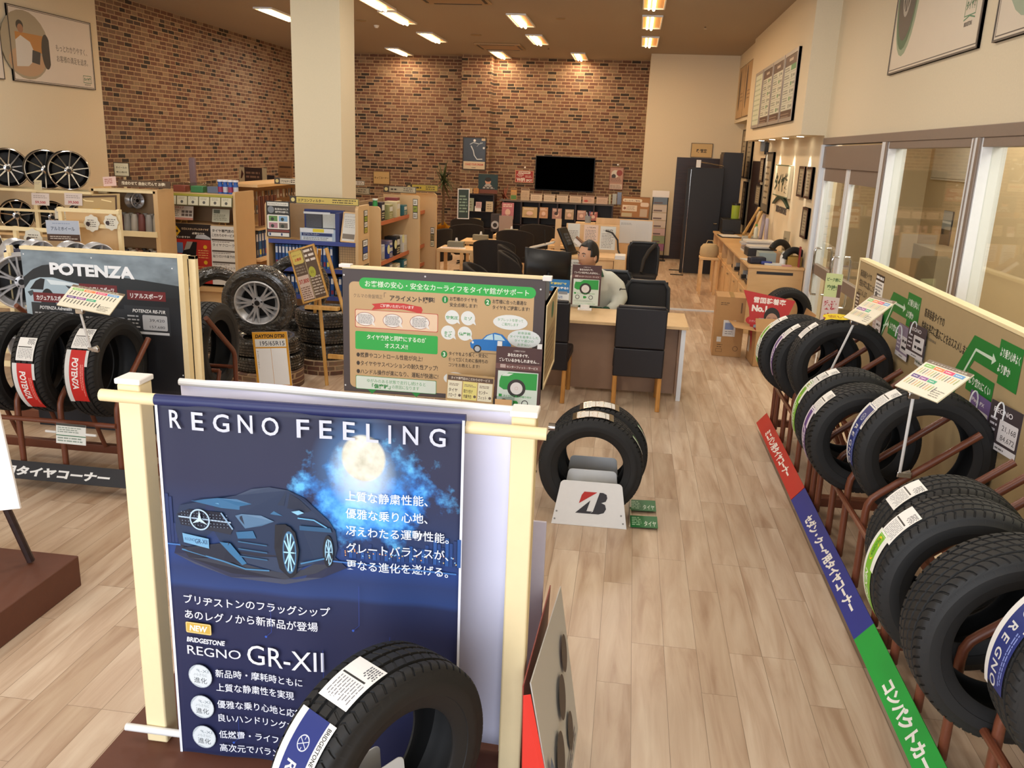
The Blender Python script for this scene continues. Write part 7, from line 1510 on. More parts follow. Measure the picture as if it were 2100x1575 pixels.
t = thing('wheel_model', 'small display of a wheel and engine part at the foot of the dark pier shelf', 'display', (-3.1, 20.2, .35)); MB().box((-.14, 0, .0), (.16, .2, .42), mat('engine_print', '#3a3436', .4, var=.6, scale=12)).build('case', t, bevel=.01); MB().lathe([(.05, -.03), (.09, -.03), (.1, 0), (.09, .0)], silver, 20, 'y', c=(-.03, 0, .16)).build('ring', t)
tag(MB().box((-.16, 0, 0), (.16, .03, .75), ink('#9c8a84')).build('notice_screen', loc=(-2.85, 20.0, .0)), 'plain grey-pink board standing left of the magazine shelf', 'panel')
# magazine shelf under the television
e = dshelf('magazine_shelf', 'long dark magazine shelf below the television', -2.95, -.42, 20.2, 20.6, 1.07, 6, 2)
MB().box((-.1, -.03, 1.07), (2.56, .4, 1.10), mat('shelf_top_grey', '#5a5350', .5)).build('top_board', e, smooth=0)
row = [(-2.80, .14, .27, '#b98a4a'), (-2.56, .20, .27, '#b8a084'), (-2.33, .27, .17, '#c9b7a0'), (-2.02, .26, .17, '#cbb9a2'), (-1.72, .26, .17, '#c9b6a0'), (-1.42, .27, .17, '#c6b098'), (-1.12, .27, .17, '#c9a894'), (-.80, .26, .17, '#c4a893')]
nm = ('orange and green card standing first on the shelf top', 'tall white card second on the shelf top', 'white plan card third on the shelf top', 'white plan card fourth on the shelf top', 'white plan card below the television middle', 'tan plan card right below the television', 'card with a red oval on the shelf top', 'plain card near the right end of the shelf top')
for (x, w, h, c), l in zip(row, nm):
    def fn(p, w=w, h=h, c=c, l=l):
        p.rect(0, 0, w, h, c); p.rect(w*.04, h*.86, w*.96, h*.96, '#6a4f40'); p.lines(w*.1, h*.15, w*.9, h*.7, 4, '#8f7a68', fill=.3)
        if 'oval' in l: p.disc(w*.3, h*.3, w*.18, '#b8463a', rv=h*.15)
        if 'green' in l: p.rect(w*.05, h*.05, w*.95, h*.4, '#4f7a38')
    sign('shelf_card', l, 'card', (x, 20.28, 1.102), (1, 0, 0), (0, .12, 1), w, h, .006, ink(c), fn)
for k, (x, w, h, c, l) in enumerate(((-.52, .05, .22, '#a8a07a', 'thin olive pack standing at the right end of the shelf top'), (-.44, .10, .24, '#9a9686', 'silver pack standing at the right end of the shelf top'), (-.33, .10, .28, '#6f7480', 'blue-grey pack at the extreme right of the shelf top'))): tag(MB().box((0, 0, 0), (w, .08, h), mat('foil_pack_%d' % k, c, .3, metal=.3)).build('pack', loc=(x, 20.3, 1.102), bevel=.005), l, 'pack')
mags = [(-2.98, .28, .38, .66, '#b8707c', 'pink poster taped over the left end of the magazine shelf', 20.17), (-2.50, .35, .24, .72, '#b8a074', 'cream map card in the upper magazine shelf', 20.19), (-2.10, .2, .25, .72, '#b98c68', 'orange magazine in the upper shelf', 20.19), (-1.80, .22, .24, .72, '#a88078', 'magazine with a long-haired cover face in the upper shelf', 20.19), (-1.50, .2, .23, .72, '#b09a80', 'cream magazine half hidden by the pen cup', 20.19), (-1.22, .2, .22, .72, '#b08a80', 'pink magazine right of the pen cup', 20.19), (-.95, .2, .2, .72, '#a8605a', 'red magazine near the right end of the upper shelf', 20.19),
        (-2.85, .2, .12, .18, '#9a8a80', 'white booklet in the lower magazine shelf', 20.19), (-2.55, .2, .12, .18, '#a89a80', 'cream booklet in the lower magazine shelf', 20.19), (-2.34, .2, .22, .22, '#b8485c', 'pink heart magazine in the lower shelf', 20.19), (-2.06, .16, .2, .22, '#a83a38', 'red magazine in the lower shelf', 20.19)]
for x, w, h, z, c, l, y in mags:
    def fn(p, w=w, h=h, c=c, l=l):
        p.rect(0, 0, w, h, c); p.lines(w*.1, h*.72, w*.9, h*.92, 2, '#e0d0c4', fill=.5); p.disc(w*.5, h*.42, w*.22, '#d8b8a8', rv=h*.2); p.disc(w*.42, h*.5, w*.2, '#3a2824', rv=h*.16) if 'face' in l else p.lines(w*.15, h*.1, w*.85, h*.3, 3, '#7a4a44', fill=.35)
    sign('magazine', l, 'magazine', (x, y, z), (1, 0, 0), (0, .08, 1), w, h, .006, ink(c), fn)
# plants
def plant(name, label, x, y, h, n, spread, pot, leafm, potm, seed, z0=.45):
    t = thing(name, label, 'plant', (x, y, 0)); q = random.Random(seed)
    MB().lathe([(0, 0), (pot*.75, 0), (pot, z0), (pot*.9, z0), (pot*.85, z0-.04), (0, z0-.04)], potm, 24).build('pot', t)
    MB().tube([(0, 0, z0-.05), (.02, 0, (z0+h)*.5), (0, .01, h-.25)], [.03, .028, .022], mat('palm_trunk', '#5a4630', .8, var=.3), 10).build('trunk', t)
    m = MB()
    for k in range(n):
        a = q.uniform(0, 2*PI); el = q.uniform(-.5, 1.3); L = q.uniform(.6, 1)*spread; zb = h-.3+q.uniform(-.08, .12); w = .022; pts = []
        for i in range(5):
            s = i/4; r = L*s*math.cos(el); zz = zb+L*s*math.sin(el)-.25*L*s*s*(1.2 if el < .9 else .3); pts.append(((r*math.cos(a), r*math.sin(a), zz), w*(1-s)**.6+.001))
        vs = []
        for (px, py, pz), ww in pts: vs += [(px-math.sin(a)*ww, py+math.cos(a)*ww, pz), (px+math.sin(a)*ww, py-math.cos(a)*ww, pz)]
        m.add(vs, [(2*i, 2*i+1, 2*i+3, 2*i+2) for i in range(4)], leafm)
    m.build('foliage', t, smooth=60, fix=False)
    return t
pl = plant('potted_palm', 'tall spiky potted palm in gold wrapping against the brick wall', -4.35, 20.0, 1.75, 60, .52, .2, leaf, foil, 4, .35)
m = MB(); q = random.Random(2); n = 26; vs = [(0, 0, .3)]
for k in range(n): a = 2*PI*k/n; r = q.uniform(.34, .46); vs.append((r*math.cos(a), r*math.sin(a), .42+q.uniform(-.05, .1)))
m.add(vs, [(0, 1+k, 1+(k+1) % n) for k in range(n)], foil); m.build('gold_wrapping', pl, smooth=20)
plant('potted_plant', 'reddish-leaved potted plant between the pier shelf and the magazine shelf', -3.0, 20.7, 1.35, 40, .4, .14, mat('red_leaf', '#7a3a26', .6, var=.5, scale=20), mat('dark_pot', '#3a2c28', .6), 9, .4)
# cork board, brochure tower at the right of the back
sign('cork_board', 'cork board with pinned notices leaning at the end of the brick wall', 'board', (-.22, 19.5, .882), (1, 0, .02), (.05, .15, 1), .62, .46, .02, ink('#9c6a34'), lambda p: (p.rrect(.03, .34, .45, .41, .03, '#d8ccb4'), p.text('ねっとでご予約', .06, .355, .05, '#6a3a24', w=.34, hh=.035, bold=.03), p.rect(.03, .14, .35, .27, '#d6c8b2'), p.disc(.08, .2, .03, '#8a5a44'), p.rrect(.42, .25, .6, .34, .03, '#d8c4b0'), p.rect(.42, .03, .58, .2, '#b9a48c'), p.rect(.02, .0, .25, .1, '#b9a984'), p.lines(.12, .16, .33, .25, 3, '#a08a74')), frame=ink('#8a5c2e'), fw=.016)
tag(MB().box((-.25, 19.4, 0), (.4, 19.69, .88), darkwood).build('low_cabinet', smooth=0), 'dark low cabinet under the leaning cork board', 'cabinet')
e = thing('brochure_tower', 'tall wire brochure tower with a white header by the cream back wall', 'brochure rack', (.62, 19.2, 0))
for dx in (-.16, .16): MB().tube([(dx, 0, .0), (dx, 0, 1.42)], .01, blackp).build('upright', e)
MB().box((-.2, -.1, 0), (.2, .1, .02), blackp).build('base', e); MB().box((-.18, -.01, 1.36), (.18, .01, 1.50), white).build('header', e, bevel=.004)
for k in range(7):
    m = MB(); z = .22+k*.165; c = ['#8a5a78', '#7d8a6a', '#b9a0a0', '#c4b8ac', '#c9bfb4', '#c4b8ac', '#6a7a8c'][k]; m.box((-.15, -.04, z), (.15, -.02, z+.15), ink(c)).box((-.13, -.043, z+.02), (.05, -.04, z+.05), ink('#6a5a5a')).build('brochures', e, smooth=0)
# wheel cabinet and boards at the left far end
sign('framed_board', 'dark board with a white emblem sign leaning on the left brick wall', 'board', (-7.2, 15.45, 1.121), (1, -.2, 0), (0, 0, 1), .75, .5, .02, ink('#241c22'), lambda p: (p.rect(0, .35, .12, .62, '#bfae8c'), p.poly([(.03, .42), (.06, .58), (.1, .5), (.06, .42)], '#4a2a24'), p.rect(.12, .35, .5, .62, '#3a2824'), p.lines(.15, .42, .47, .56, 2, '#8a6a54'), p.rect(.5, .36, .6, .62, '#bfae8c')))
sign('price_list_board', 'tan price list board beside the dark emblem board on the left brick wall', 'board', (-6.40, 15.35, 1.121), (1, -.2, 0), (0, 0, 1), .3, .75, .02, ink('#8a6440'), lambda p: (p.lines(.03, .1, .27, .6, 7, '#6a4a30', fill=.25), p.rect(.03, .64, .27, .67, '#4a3020')))
tag(MB().box((-7.4, 15.25, 0), (-6.0, 15.7, 1.12), gpan).build('low_cabinet', smooth=0), 'pale cabinet under the dark emblem board by the left brick wall', 'cabinet')
def fn(p):
    W, Hh = p.w, p.h; p.rect(0, 0, W, Hh, '#d2c8bc'); p.frame(.02, .02, W-.02, Hh-.02, .008, '#4a4038')
    p.disc(W*.17, Hh*.5, W*.27, '#9c9078', rv=Hh*.46); p.disc(W*.17, Hh*.28, W*.2, '#b08f6e', rv=Hh*.2); p.rect(W*.06, Hh*.42, W*.40, Hh*.66, '#b0762e'); p.poly([(W*.05, Hh*.2), (W*.06, Hh*.55), (W*.12, Hh*.62), (W*.22, Hh*.55), (W*.28, Hh*.35), (W*.18, Hh*.22)], '#c9c4bc'); p.disc(W*.12, Hh*.75, W*.04, '#2a201a', rv=Hh*.07); p.disc(W*.125, Hh*.71, W*.032, '#96694c', rv=Hh*.06)
    p.poly([(W*.22, Hh*.28), (W*.24, Hh*.45), (W*.33, Hh*.43), (W*.31, Hh*.26)], '#22262c'); p.disc(W*.40, Hh*.45, W*.055, '#1f1714', rv=Hh*.24); p.rect(W*.44, Hh*.03, W*.46, Hh*.97, '#d2c8bc')
    p.text('もっとわかりやすく、', W*.52, Hh*.50, .12, '#4a423a', w=W*.40, hh=.09); p.text('お客様の満足を追求。', W*.52, Hh*.35, .12, '#4a423a', w=W*.40, hh=.09)
    p.frame(W*.84, Hh*.09, W*.95, Hh*.2, .008, '#2f6a48'); p.text('タイヤ館', W*.895, Hh*.12, .06, '#2f6a48', al='c', w=W*.09, hh=.06, bold=.04); p.text('BRIDGESTONE', W*.895, Hh*.055, .03, '#444444', al='c', w=W*.08)
sign('wall_poster', 'large framed poster of staff with a tablet on the left cream wall', 'poster', (XL+.025, 10.96, 2.87), (0, 1, 0), (0, 0, 1), 1.79, .95, .02, white, fn, frame=ink('#4a4038'), fw=.012)
sign('wall_poster', 'edge of another framed poster at the left picture border', 'poster', (XL+.025, 9.0, 2.87), (0, 1, 0), (0, 0, 1), 1.79, .95, .02, white, lambda p: p.rect(0, 0, 1.79, .95, '#d2c8bc'), frame=ink('#4a4038'), fw=.012)
# smoking room door in the back right
struct(MB().box((.92, YW-.01, 0), (2.28, YW+.06, 2.21), darkwood).build('door_3', smooth=0))
sign('door_sign', 'tan framed sign reading smoking room above the dark back door', 'sign', (1.20, YW-.02, 2.22), (1, 0, 0), (0, 0, 1), .46, .30, .012, ink('#6b5234'), lambda p: (p.rect(.01, .01, .45, .29, '#c9ab74'), p.text('喫煙室', .23, .11, .1, '#2e2418', al='c', w=.22, hh=.08, bold=.03)), frame=ink('#5a4630'), fw=.01)
e = thing('open_door', 'black door leaf standing open into the aisle at the back right', 'door', (1.10, 17.25, 0))
MB().box((0, 0, .015), (.61, .05, 2.04), mat('black_door', '#16151a', .5, var=.1)).build('panel', e, smooth=0, bevel=.004)
MB().box((-.07, .0, .015), (-.01, .06, 2.02), mat('black_door', None)).build('edge_frame', e, smooth=0, bevel=.004); MB().box((-.012, -.004, .1), (-.002, .004, 2.0), chrome).build('edge_strip', e)
MB().box((.08, -.03, 2.04), (.16, .05, 2.18), whitem).tube([(.16, 0, 2.14), (.6, .1, 2.08)], .01, chrome).build('door_closer', e)
MB().tube([(.56, -.01, 1.0), (.56, -.05, 1.0), (.50, -.05, 1.0)], .012, chrome).build('lever_handle', e)
for y in (17.0, 17.7): tag(MB().box((-.25, -.03, 0), (.0, .03, .012), blackp).build('door_stop', loc=(1.1, y, 0)), 'black floor plate of the open black door, %s' % ('nearer' if y < 17.2 else 'farther'), 'floor plate')
cb = thing('tall_cabinet', 'tall black cabinet against the right wall beyond the counter', 'cabinet', (1.72, 17.6, 0))
MB().box((0, 0, 0), (.36, .7, 2.34), mat('black_cabinet', '#1f1a1c', .45, var=.1)).build('carcass', cb, smooth=0); MB().box((-.015, .02, 1.35), (0, .68, 2.30), darkwood).build('door', cb); MB().box((-.015, .02, .1), (0, .68, 1.32), darkwood).build('door', cb)
p = Print(.26, .6)
for k in range(12): p.disc(random.uniform(.04, .2), random.uniform(.0, .35), .012, '#8a8a90')
p.build('stickers', cb, (.0, -.001, .75))
# ================================================================== counter along the right wall
XR = XW-.022
c = thing('counter', 'long pale wood counter with open cubbies along the right wall', 'counter', (1.58, 11.5, 0))
MB().box((-.02, -.02, .875), (.695, 5.2, .905), ctrlam).build('worktop', c, smooth=0, bevel=.003)
MB().box((0, 0, 0), (.69, .04, .875), ctrlam).build('end_panel', c, smooth=0); MB().box((.10, -.004, .80), (.56, .0, .835), dark).build('slot', c, smooth=0)
MB().box((.0, .04, 0), (.68, 5.15, .60), ctrlam).build('base_cabinet', c, smooth=0); MB().box((.66, .04, .60), (.68, 5.15, .875), dark).build('cubby_back', c, smooth=0)
for k in range(7): y = .04+.85*k; MB().box((0, y, .60), (.66, y+.03, .875), ctrlam).build('cubby_divider', c, smooth=0)
for k in range(6): MB().box((-.012, .10+.85*k, .06), (0, .85+.85*k, .57), ctrlam).build('cabinet_door', c, smooth=0, bevel=.003); MB().box((-.03, .4+.85*k, .50), (-.015, .5+.85*k, .52), chrome).build('door_pull', c)
def flat(name, label, x, y, z, w, d_, h, col, rz=0, cat='papers', bev=.003, grp=None):
    return tag(MB().box((-w/2, -d_/2, 0), (w/2, d_/2, h), mat(col, None) if col in MATS else ink(col)).build(name, loc=(x, y, z), rot=(0, 0, R(rz)), bevel=bev), label, cat, grp)
Z = .905
q = random.Random(5)
for k in range(5): flat('catalogue', ['white catalogue at the bottom of the counter pile', 'grey catalogue second from the bottom of the counter pile', 'white catalogue in the middle of the counter pile', 'pale catalogue near the top of the counter pile', 'white catalogue topmost of the counter pile'][k], 1.90+q.uniform(-.03, .03), 13.3, Z+.035*k, .42, .32, .03, ('#c9c6c0', '#9a98a0', '#cfccc8', '#bab8b8', '#d8d5ce')[k], q.uniform(-9, 9), 'catalogue')
flat('document_tray', 'black stacked document tray on the counter', 1.88, 12.75, Z, .40, .30, .11, 'blackp' if 0 else '#25252a', 3, 'tray'); flat('catalogue', 'white catalogue lying on the black document tray', 1.88, 12.75, Z+.112, .36, .26, .03, '#cfccc6', 6, 'catalogue')
t = thing('box', 'pale blue-green box with a tan band on the near end of the counter', 'box', (1.95, 12.05, Z)); MB().box((-.2, -.15, 0), (.2, .15, .13), ink('#8e9c9c')).build('body', t, bevel=.004); MB().box((.02, -.152, 0), (.08, .152, .132), ink('#a88560')).build('band', t, smooth=0)
flat('scanner', 'dark blue device lying at the near edge of the counter', 1.70, 11.75, Z, .22, .14, .09, '#1c1f30', 12, 'device', .02); flat('pen_case', 'bright blue pouch beside the dark device on the counter', 1.82, 11.68, Z, .14, .07, .045, '#27357e', -15, 'pouch', .015)
flat('papers', 'loose white papers under the dark device on the counter', 1.72, 12.1, Z, .28, .3, .012, '#cbc8c2', 20); flat('papers', 'stack of white papers at the front middle of the counter', 1.92, 11.66, Z, .26, .12, .025, '#c4c4c0', -4)
bottle('spray_bottle', 'white plastic bottle near the wall on the counter', 2.03, 11.72, Z, .04, .18, '#d8d6d2', '#c9c6c2')
flat('pink_pad', 'small pink pad on the near edge of the counter', 2.06, 11.60, Z, .12, .08, .02, '#c09090', 10, 'pad')
t = thing('box', 'yellow-brown open box with a tyre section on the near counter corner', 'box', (2.17, 11.75, Z)); m = MB(); m.box((-.09, -.1, 0), (.09, .1, .012), ink('#a8873a'))
for a_, b_ in (((-.09, -.1), (.09, -.09)), ((-.09, .09), (.09, .1)), ((-.09, -.09), (-.08, .09)), ((.08, -.09), (.09, .09))): m.box((a_[0], a_[1], .012), (b_[0], b_[1], .12), ink('#a8873a'))
m.build('body', t, smooth=0)
def tyre_section(label, x, y, z, rr, rz, a0, a1):
    m = MB(); n = 14; pts = []
    for k in range(n+1): a = R(a0+(a1-a0)*k/n); pts.append((rr*math.cos(a), 0, rr*math.sin(a)))
    m.tube(pts, .045, rubber, 12); o = m.build('tyre_section', loc=(x, y, z), rot=(0, 0, R(rz))); tag(o, label, 'tyre sample')
tyre_section('black curved tyre cut section in the yellow-brown box', 2.17, 11.76, Z+.06, .14, 20, 10, 170); tyre_section('black curved tyre cut section leaning behind the boxes on the counter', 2.08, 12.35, Z+.07, .17, 35, 20, 150)
t = thing('box', 'tan box under the rear tyre cut section on the counter', 'box', (2.12, 12.1, Z)); MB().box((-.08, -.1, 0), (.08, .1, .14), ink('#a08c5c')).build('body', t, bevel=.003)
sign('small_stand', 'beige card stand leaning on the wall above the counter', 'stand', (2.14, 12.6, Z), (.6, -1, 0), (.05, 0, 1), .12, .38, .01, ink('#a89c80'), lambda p: p.lines(.02, .05, .1, .3, 5, '#6a604a'))
sign('notebook', 'red edged notebook standing upright at the counter end by the door', 'notebook', (2.22, 11.56, Z), (.1, 1, 0), (0, 0, 1), .1, .26, .02, ink('#8a2a24'), lambda p: p.rect(.01, .01, .09, .25, '#b8b0a8'))
flat('clipboard', 'dark edged clipboard with white paper at the far end of the counter', 1.75, 15.6, Z, .36, .5, .015, '#2a2826', 4, 'clipboard'); flat('paper_sheet', 'white sheet on the dark clipboard at the far end of the counter', 1.75, 15.6, Z+.016, .32, .45, .004, '#dcdad6', 4); flat('tray', 'grey document tray on the counter under the leaning rolls', 2.02, 14.8, Z, .32, .3, .09, '#a8aca8', -6, 'tray', .006)
for k, (dx, c, l) in enumerate(((-.06, '#b08a50', 'wooden slat leaning against the dark doorway by the counter'), (.0, '#c09a60', 'second wooden slat leaning against the dark doorway'), (.12, '#7d7480', 'grey roll leaning on the wall above the counter'), (.16, '#8a8290', 'mauve roll leaning beside the grey roll'))): tag(MB().tube([(1.95+dx, 14.9-.35*k, Z+.1 if k < 3 else Z), (2.2, 15.6-.35*k, 1.42-.04*k)], .03 if k > 1 else .025, ink(c), 8).build('leaning_roll'), l, 'roll')
bottle('glue_bottle', 'white and green tube standing in the grey tray', 2.05, 14.6, Z+.09, .035, .22, '#d0d8cc', '#4fa05a'); tag(MB().lathe([(0, 0), (.07, 0), (.075, .26), (.07, .26), (0, .25)], ink('#93a832'), 24).lathe([(.077, .24), (.077, .275), (0, .285)], blackp, 24).build('green_canister', loc=(1.90, 16.4, 1.17)), 'lime green canister with black lid on the black machine', 'canister')
t = thing('machine', 'black machine under the lime green canister at the end of the counter', 'machine', (1.88, 16.4, Z)); MB().box((-.22, -.2, 0), (.12, .25, .26), blackp).build('housing', t, bevel=.01); MB().box((-.2, -.3, 0), (.0, -.2, .05), blackp).build('tray', t, bevel=.006)
for k, y in enumerate((11.8, 12.5, 13.4)): tag(MB().box((.0, -.2, 0), (.25, .2, .05), blackp).box((.02, -.18, .055), (.25, .18, .11), mat('grey_box', '#8d9396', .5)).build('cubby_stack', loc=(1.60, y, .62), bevel=.004), ['dark folders in the nearest counter cubby', 'dark folders in the second counter cubby', 'dark folders in the third counter cubby'][k], 'folders')
# stool with a cloth bag
s = thing('stool', 'pale wood stool beside the counter carrying a cream cloth bag', 'stool', (1.22, 14.7, 0))
for dx, dy in ((0, 0), (.24, 0), (0, .3), (.24, .3)): MB().box((dx, dy, 0), (dx+.04, dy+.04, .60), pale).build('leg', s, smooth=0)
MB().box((-.01, -.01, .58), (.29, .35, .62), pale).build('seat', s, bevel=.004)
m = MB().lathe([(0, 0), (.14, 0), (.16, .05), (.15, .16), (.11, .21), (.05, .22), (0, .22)], mat('cream_cloth_bag', '#b9a37c', .85, var=.15, scale=10, bump=.4), 20); o = m.build('cloth_bag', loc=(1.36, 14.87, .62)); o.scale = (1, .8, 1); tag(o, 'cream cloth bag sitting on the pale stool', 'bag')
MB().tube([(-.07, 0, .2), (-.04, 0, .27), (.04, 0, .27), (.07, 0, .2)], .008, mat('cream_cloth_bag', None), 8).build('handle', o)
# cardboard boxes
b = thing('cardboard_box', 'tall closed cardboard box standing by the counter', 'box', (1.06, 10.05, 0), R(-3))
MB().box((0, 0, 0), (.33, .42, .70), card).build('carton', b, smooth=0, bevel=.003)
p = Print(.33, .7); p.rect(.10, .24, .24, .43, '#d8d6d4'); p.rect(.12, .32, .22, .40, '#7f8fb8'); p.rect(.04, .17, .09, .23, '#d8d6d0'); p.lines(.05, .60, .15, .64, 2, '#5a4028', fill=.4); p.frame(.04, .05, .11, .09, .003, '#5a4028'); p.lines(.05, .1, .11, .15, 2, '#5a4028', fill=.3); p.ring(.26, .1, .025, .03, '#5a4028'); p.rect(.28, .52, .295, .64, '#6a4c30'); p.lines(.125, .26, .22, .31, 2, '#777777', fill=.3)
p.build('carton_print', b, (0, -.0005, 0)); MB().box((.15, -.001, .7), (.2, .42, .7015), mat('packing_tape', '#a88452', .3)).build('tape', b, smooth=0)
b = thing('cardboard_box', 'open cardboard box with flaps holding the red snow-country sign', 'box', (1.47, 9.62, 0), R(2))
m = MB(); W, D, Hh = .56, .45, .40
for a_, b_ in (((0, 0), (W, .006)), ((0, D-.006), (W, D)), ((0, 0), (.006, D)), ((W-.006, 0), (W, D))): m.box((a_[0], a_[1], 0), (b_[0], b_[1], Hh), card)
m.box((0, 0, 0), (W, D, .006), card); m.build('carton', b, smooth=0)
MB().add([(0, 0, Hh), (W, 0, Hh), (W, .10, Hh+.13), (0, .10, Hh+.13)], [(0, 1, 2, 3)], card).build('flap', b, smooth=0).modifiers.new('t', 'SOLIDIFY').thickness = .005
MB().add([(0, 0, Hh), (0, D, Hh), (-.24, D, Hh+.03), (-.24, 0, Hh+.03)], [(0, 1, 2, 3)], card).build('flap', b, smooth=0).modifiers.new('t', 'SOLIDIFY').thickness = .005
MB().add([(W, 0, Hh), (W, D, Hh), (W+.06, D, Hh+.22), (W+.06, 0, Hh+.22)], [(0, 1, 2, 3)], card).build('flap', b, smooth=0).modifiers.new('t', 'SOLIDIFY').thickness = .005
p = Print(W, Hh); p.rect(.03, .18, .16, .26, '#4f8a52'); p.lines(.2, .06, .45, .12, 2, '#7a5c38'); p.build('carton_print', b, (0, -.0006, 0)); p = Print(D, Hh); p.rect(.05, .1, .15, .28, '#d5cfc4'); p.build('carton_print', b, (-.0006, D, 0), (0, -1, 0), (0, 0, 1))
def fn(p):
    p.it = []; p.poly([(0, .40), (.58, .30), (.50, .10), (.44, -.02), (.12, -.02), (.07, .2)], '#b8272a'); p.rect(.13, -.02, .45, .09, '#8f9aa8'); p.disc(.12, .06, .08, '#b8272a', rv=.05); p.disc(.46, .05, .07, '#b8272a', rv=.08)
    p.text('雪国装着率', .115, .27, .08, '#efe8e4', w=.36, hh=.07, bold=.025, rot=-4); p.text('No.1', .10, .17, .09, '#efe8e4', w=.17, hh=.075, bold=.06, rot=-3); p.disc(.33, .105, .09, '#1c1615', rv=.11); p.disc(.33, .06, .07, '#b98e78', rv=.09); p.disc(.30, .075, .012, '#2a1a16', rv=.006); p.disc(.36, .075, .012, '#2a1a16', rv=.006); p.line([(.28, .095), (.315, .097)], .004, '#2a1a16'); p.line([(.345, .097), (.38, .095)], .004, '#2a1a16'); p.text('ブリザック', .08, .04, .03, '#e8d8d4', w=.08)
e = thing('snow_sign', 'red cardboard sign reading snow-country number one, with a face, in the open box', 'sign', (1.34, 9.85, .42), rot=(R(-14), 0, R(3)))
M = Matrix(((1, 0, 0, 0), (0, 0, -1, 0), (0, 1, 0, 0), (0, 0, 0, 1))); MB().prism([(0, .40), (.07, .2), (.12, -.28), (.44, -.28), (.50, .10), (.58, .30)], -.006, 0, ink('#a8242a'), M).build('board', e, smooth=0)
p = Print(.58, .4); fn(p); p.build('printed_face', e)
tyre('tyre', 'small dark tyre leaning behind the red snow-country sign', (1.88, 10.25, .52), R(20), [], Rr=.30, w=.18, rim=.19)
tag(MB().box((1.70, 10.18, 0), (2.06, 10.42, .2), blackp).build('tyre_crate'), 'dark crate under the tyre behind the red sign', 'crate')
# ================================================================== logo wall
lg = thing('wall_logo', 'raised white square logo panel with green characters and an arc on the right wall', 'sign', (XR, 14.52, 0))
whl = mat('logo_panel', '#d9cfb2', .5)
MB().box((-.045, -1.38, 1.70), (-.0, .0, 2.17), whl).build('panel', lg, bevel=.003)
dg = ink('#2b3f30')
p = Print(1.4, .5); p.frame(0, 0, 1.38, .47, .016, '#5a6a50'); p.text('タイヤ館', .09, .10, .3, dg, w=1.18, hh=.30, bold=.05); p.build('characters', lg, (-.0455, 0, 1.70), (0, -1, 0), (0, 0, 1))
m = MB(); 
for (r0, r1, mm) in ((1, 1, dg),):
    n = 24; vs = []
    for k in range(n+1):
        u = k/n; z = 1.58+.14*math.sin(PI*u); vs += [(-.04, -.02-1.38*u, z), (-.04, -.02-1.38*u, z-.055*(.4+.6*math.sin(PI*u))), (0, -.02-1.38*u, z), (0, -.02-1.38*u, z-.055*(.4+.6*math.sin(PI*u)))]
    fs = []
    for k in range(n): a = 4*k; fs += [(a, a+4, a+5, a+1), (a, a+2, a+6, a+4), (a+1, a+5, a+7, a+3)]
    m.add(vs, fs, dg)
m.build('arc', lg)
p = Print(1., .2); p.text('BRIDGESTONE', 0, 0, .14, '#5a5450', w=.95, hh=.10, bold=.05); o = p.build('lettering', lg, (-.004, -.22, 1.46), (0, -1, 0), (0, 0, 1)); o.modifiers.new('t', 'SOLIDIFY').thickness = .004
def frame_(label, y0, y1, z0, z1, c='#8f8570', X=None, fr='#4a2e1e', kind='lines'):
    X = XR if X is None else X; w = abs(y0-y1); h = z1-z0
    sign('framed_picture', label, 'picture frame', (X-.035, max(y0, y1), z0), (0, -1, 0), (0, 0, 1), w, h, .03, ink(fr), lambda p: (p.rect(.02, .02, w-.02, h-.02, c), p.rect(w*.2, h*.15, w*.8, h*.85, '#a89c84'), p.lines(w*.25, h*.2, w*.75, h*.8, 6, '#5a5040', fill=.3)), 'framed certificates on the right wall', frame=ink(fr), fw=min(.03, w*.1))
frame_('brown framed certificate, upper left of the pair beside the glass door', 12.14, 12.52, 1.77, 2.17); frame_('brown framed certificate, upper right of the pair beside the glass door', 11.62, 12.0, 1.77, 2.17); frame_('brown framed certificate alone below the pair beside the glass door', 11.57, 11.92, 1.27, 1.66)
frame_('tall dark framed picture left of the raised logo', 14.95, 15.78, 1.36, 2.36, '#6a6458', fr='#231a14'); frame_('small brown frame upper left of the tall dark picture', 15.95, 16.35, 1.85, 2.26); frame_('small dark frame lower left of the tall dark picture', 15.98, 16.6, 1.42, 1.80, '#7a7064', fr='#2a1e18')
frame_('tall dark frame high on the far right wall, nearer one', 17.75, 18.55, 1.85, 2.78, '#8a7a60', None, '#2a1e18'); frame_('tall dark frame high on the far right wall, farther one', 18.65, 19.45, 1.85, 2.82, '#8a7a60', None, '#2a1e18'); frame_('long dark frame low on the far right wall beside the doorway', 17.95, 18.5, .95, 1.79, '#6a5c48', None, '#2a1e18')
struct(MB().box((XR-.012, 16.45, 0), (XR, 17.6, 2.2), darkwood).box((XR-.03, 16.4, 0), (XR, 16.45, 2.24), ink('#3a241c')).build('door_4', smooth=0))
tag(MB().box((-.1, -.06, -.05), (.0, .06, .12), mat('grey_box', '#8d9396', .5)).build('wall_unit', loc=(XR, 16.1, 2.42), bevel=.006), 'small grey unit on the wall below the bulkhead end', 'device')
tag(MB().box((-.06, -.03, -.1), (.0, .03, .1), blackp).build('wall_camera', loc=(XR, 15.85, 2.42), bevel=.006), 'small black camera on the wall below the bulkhead end', 'camera')
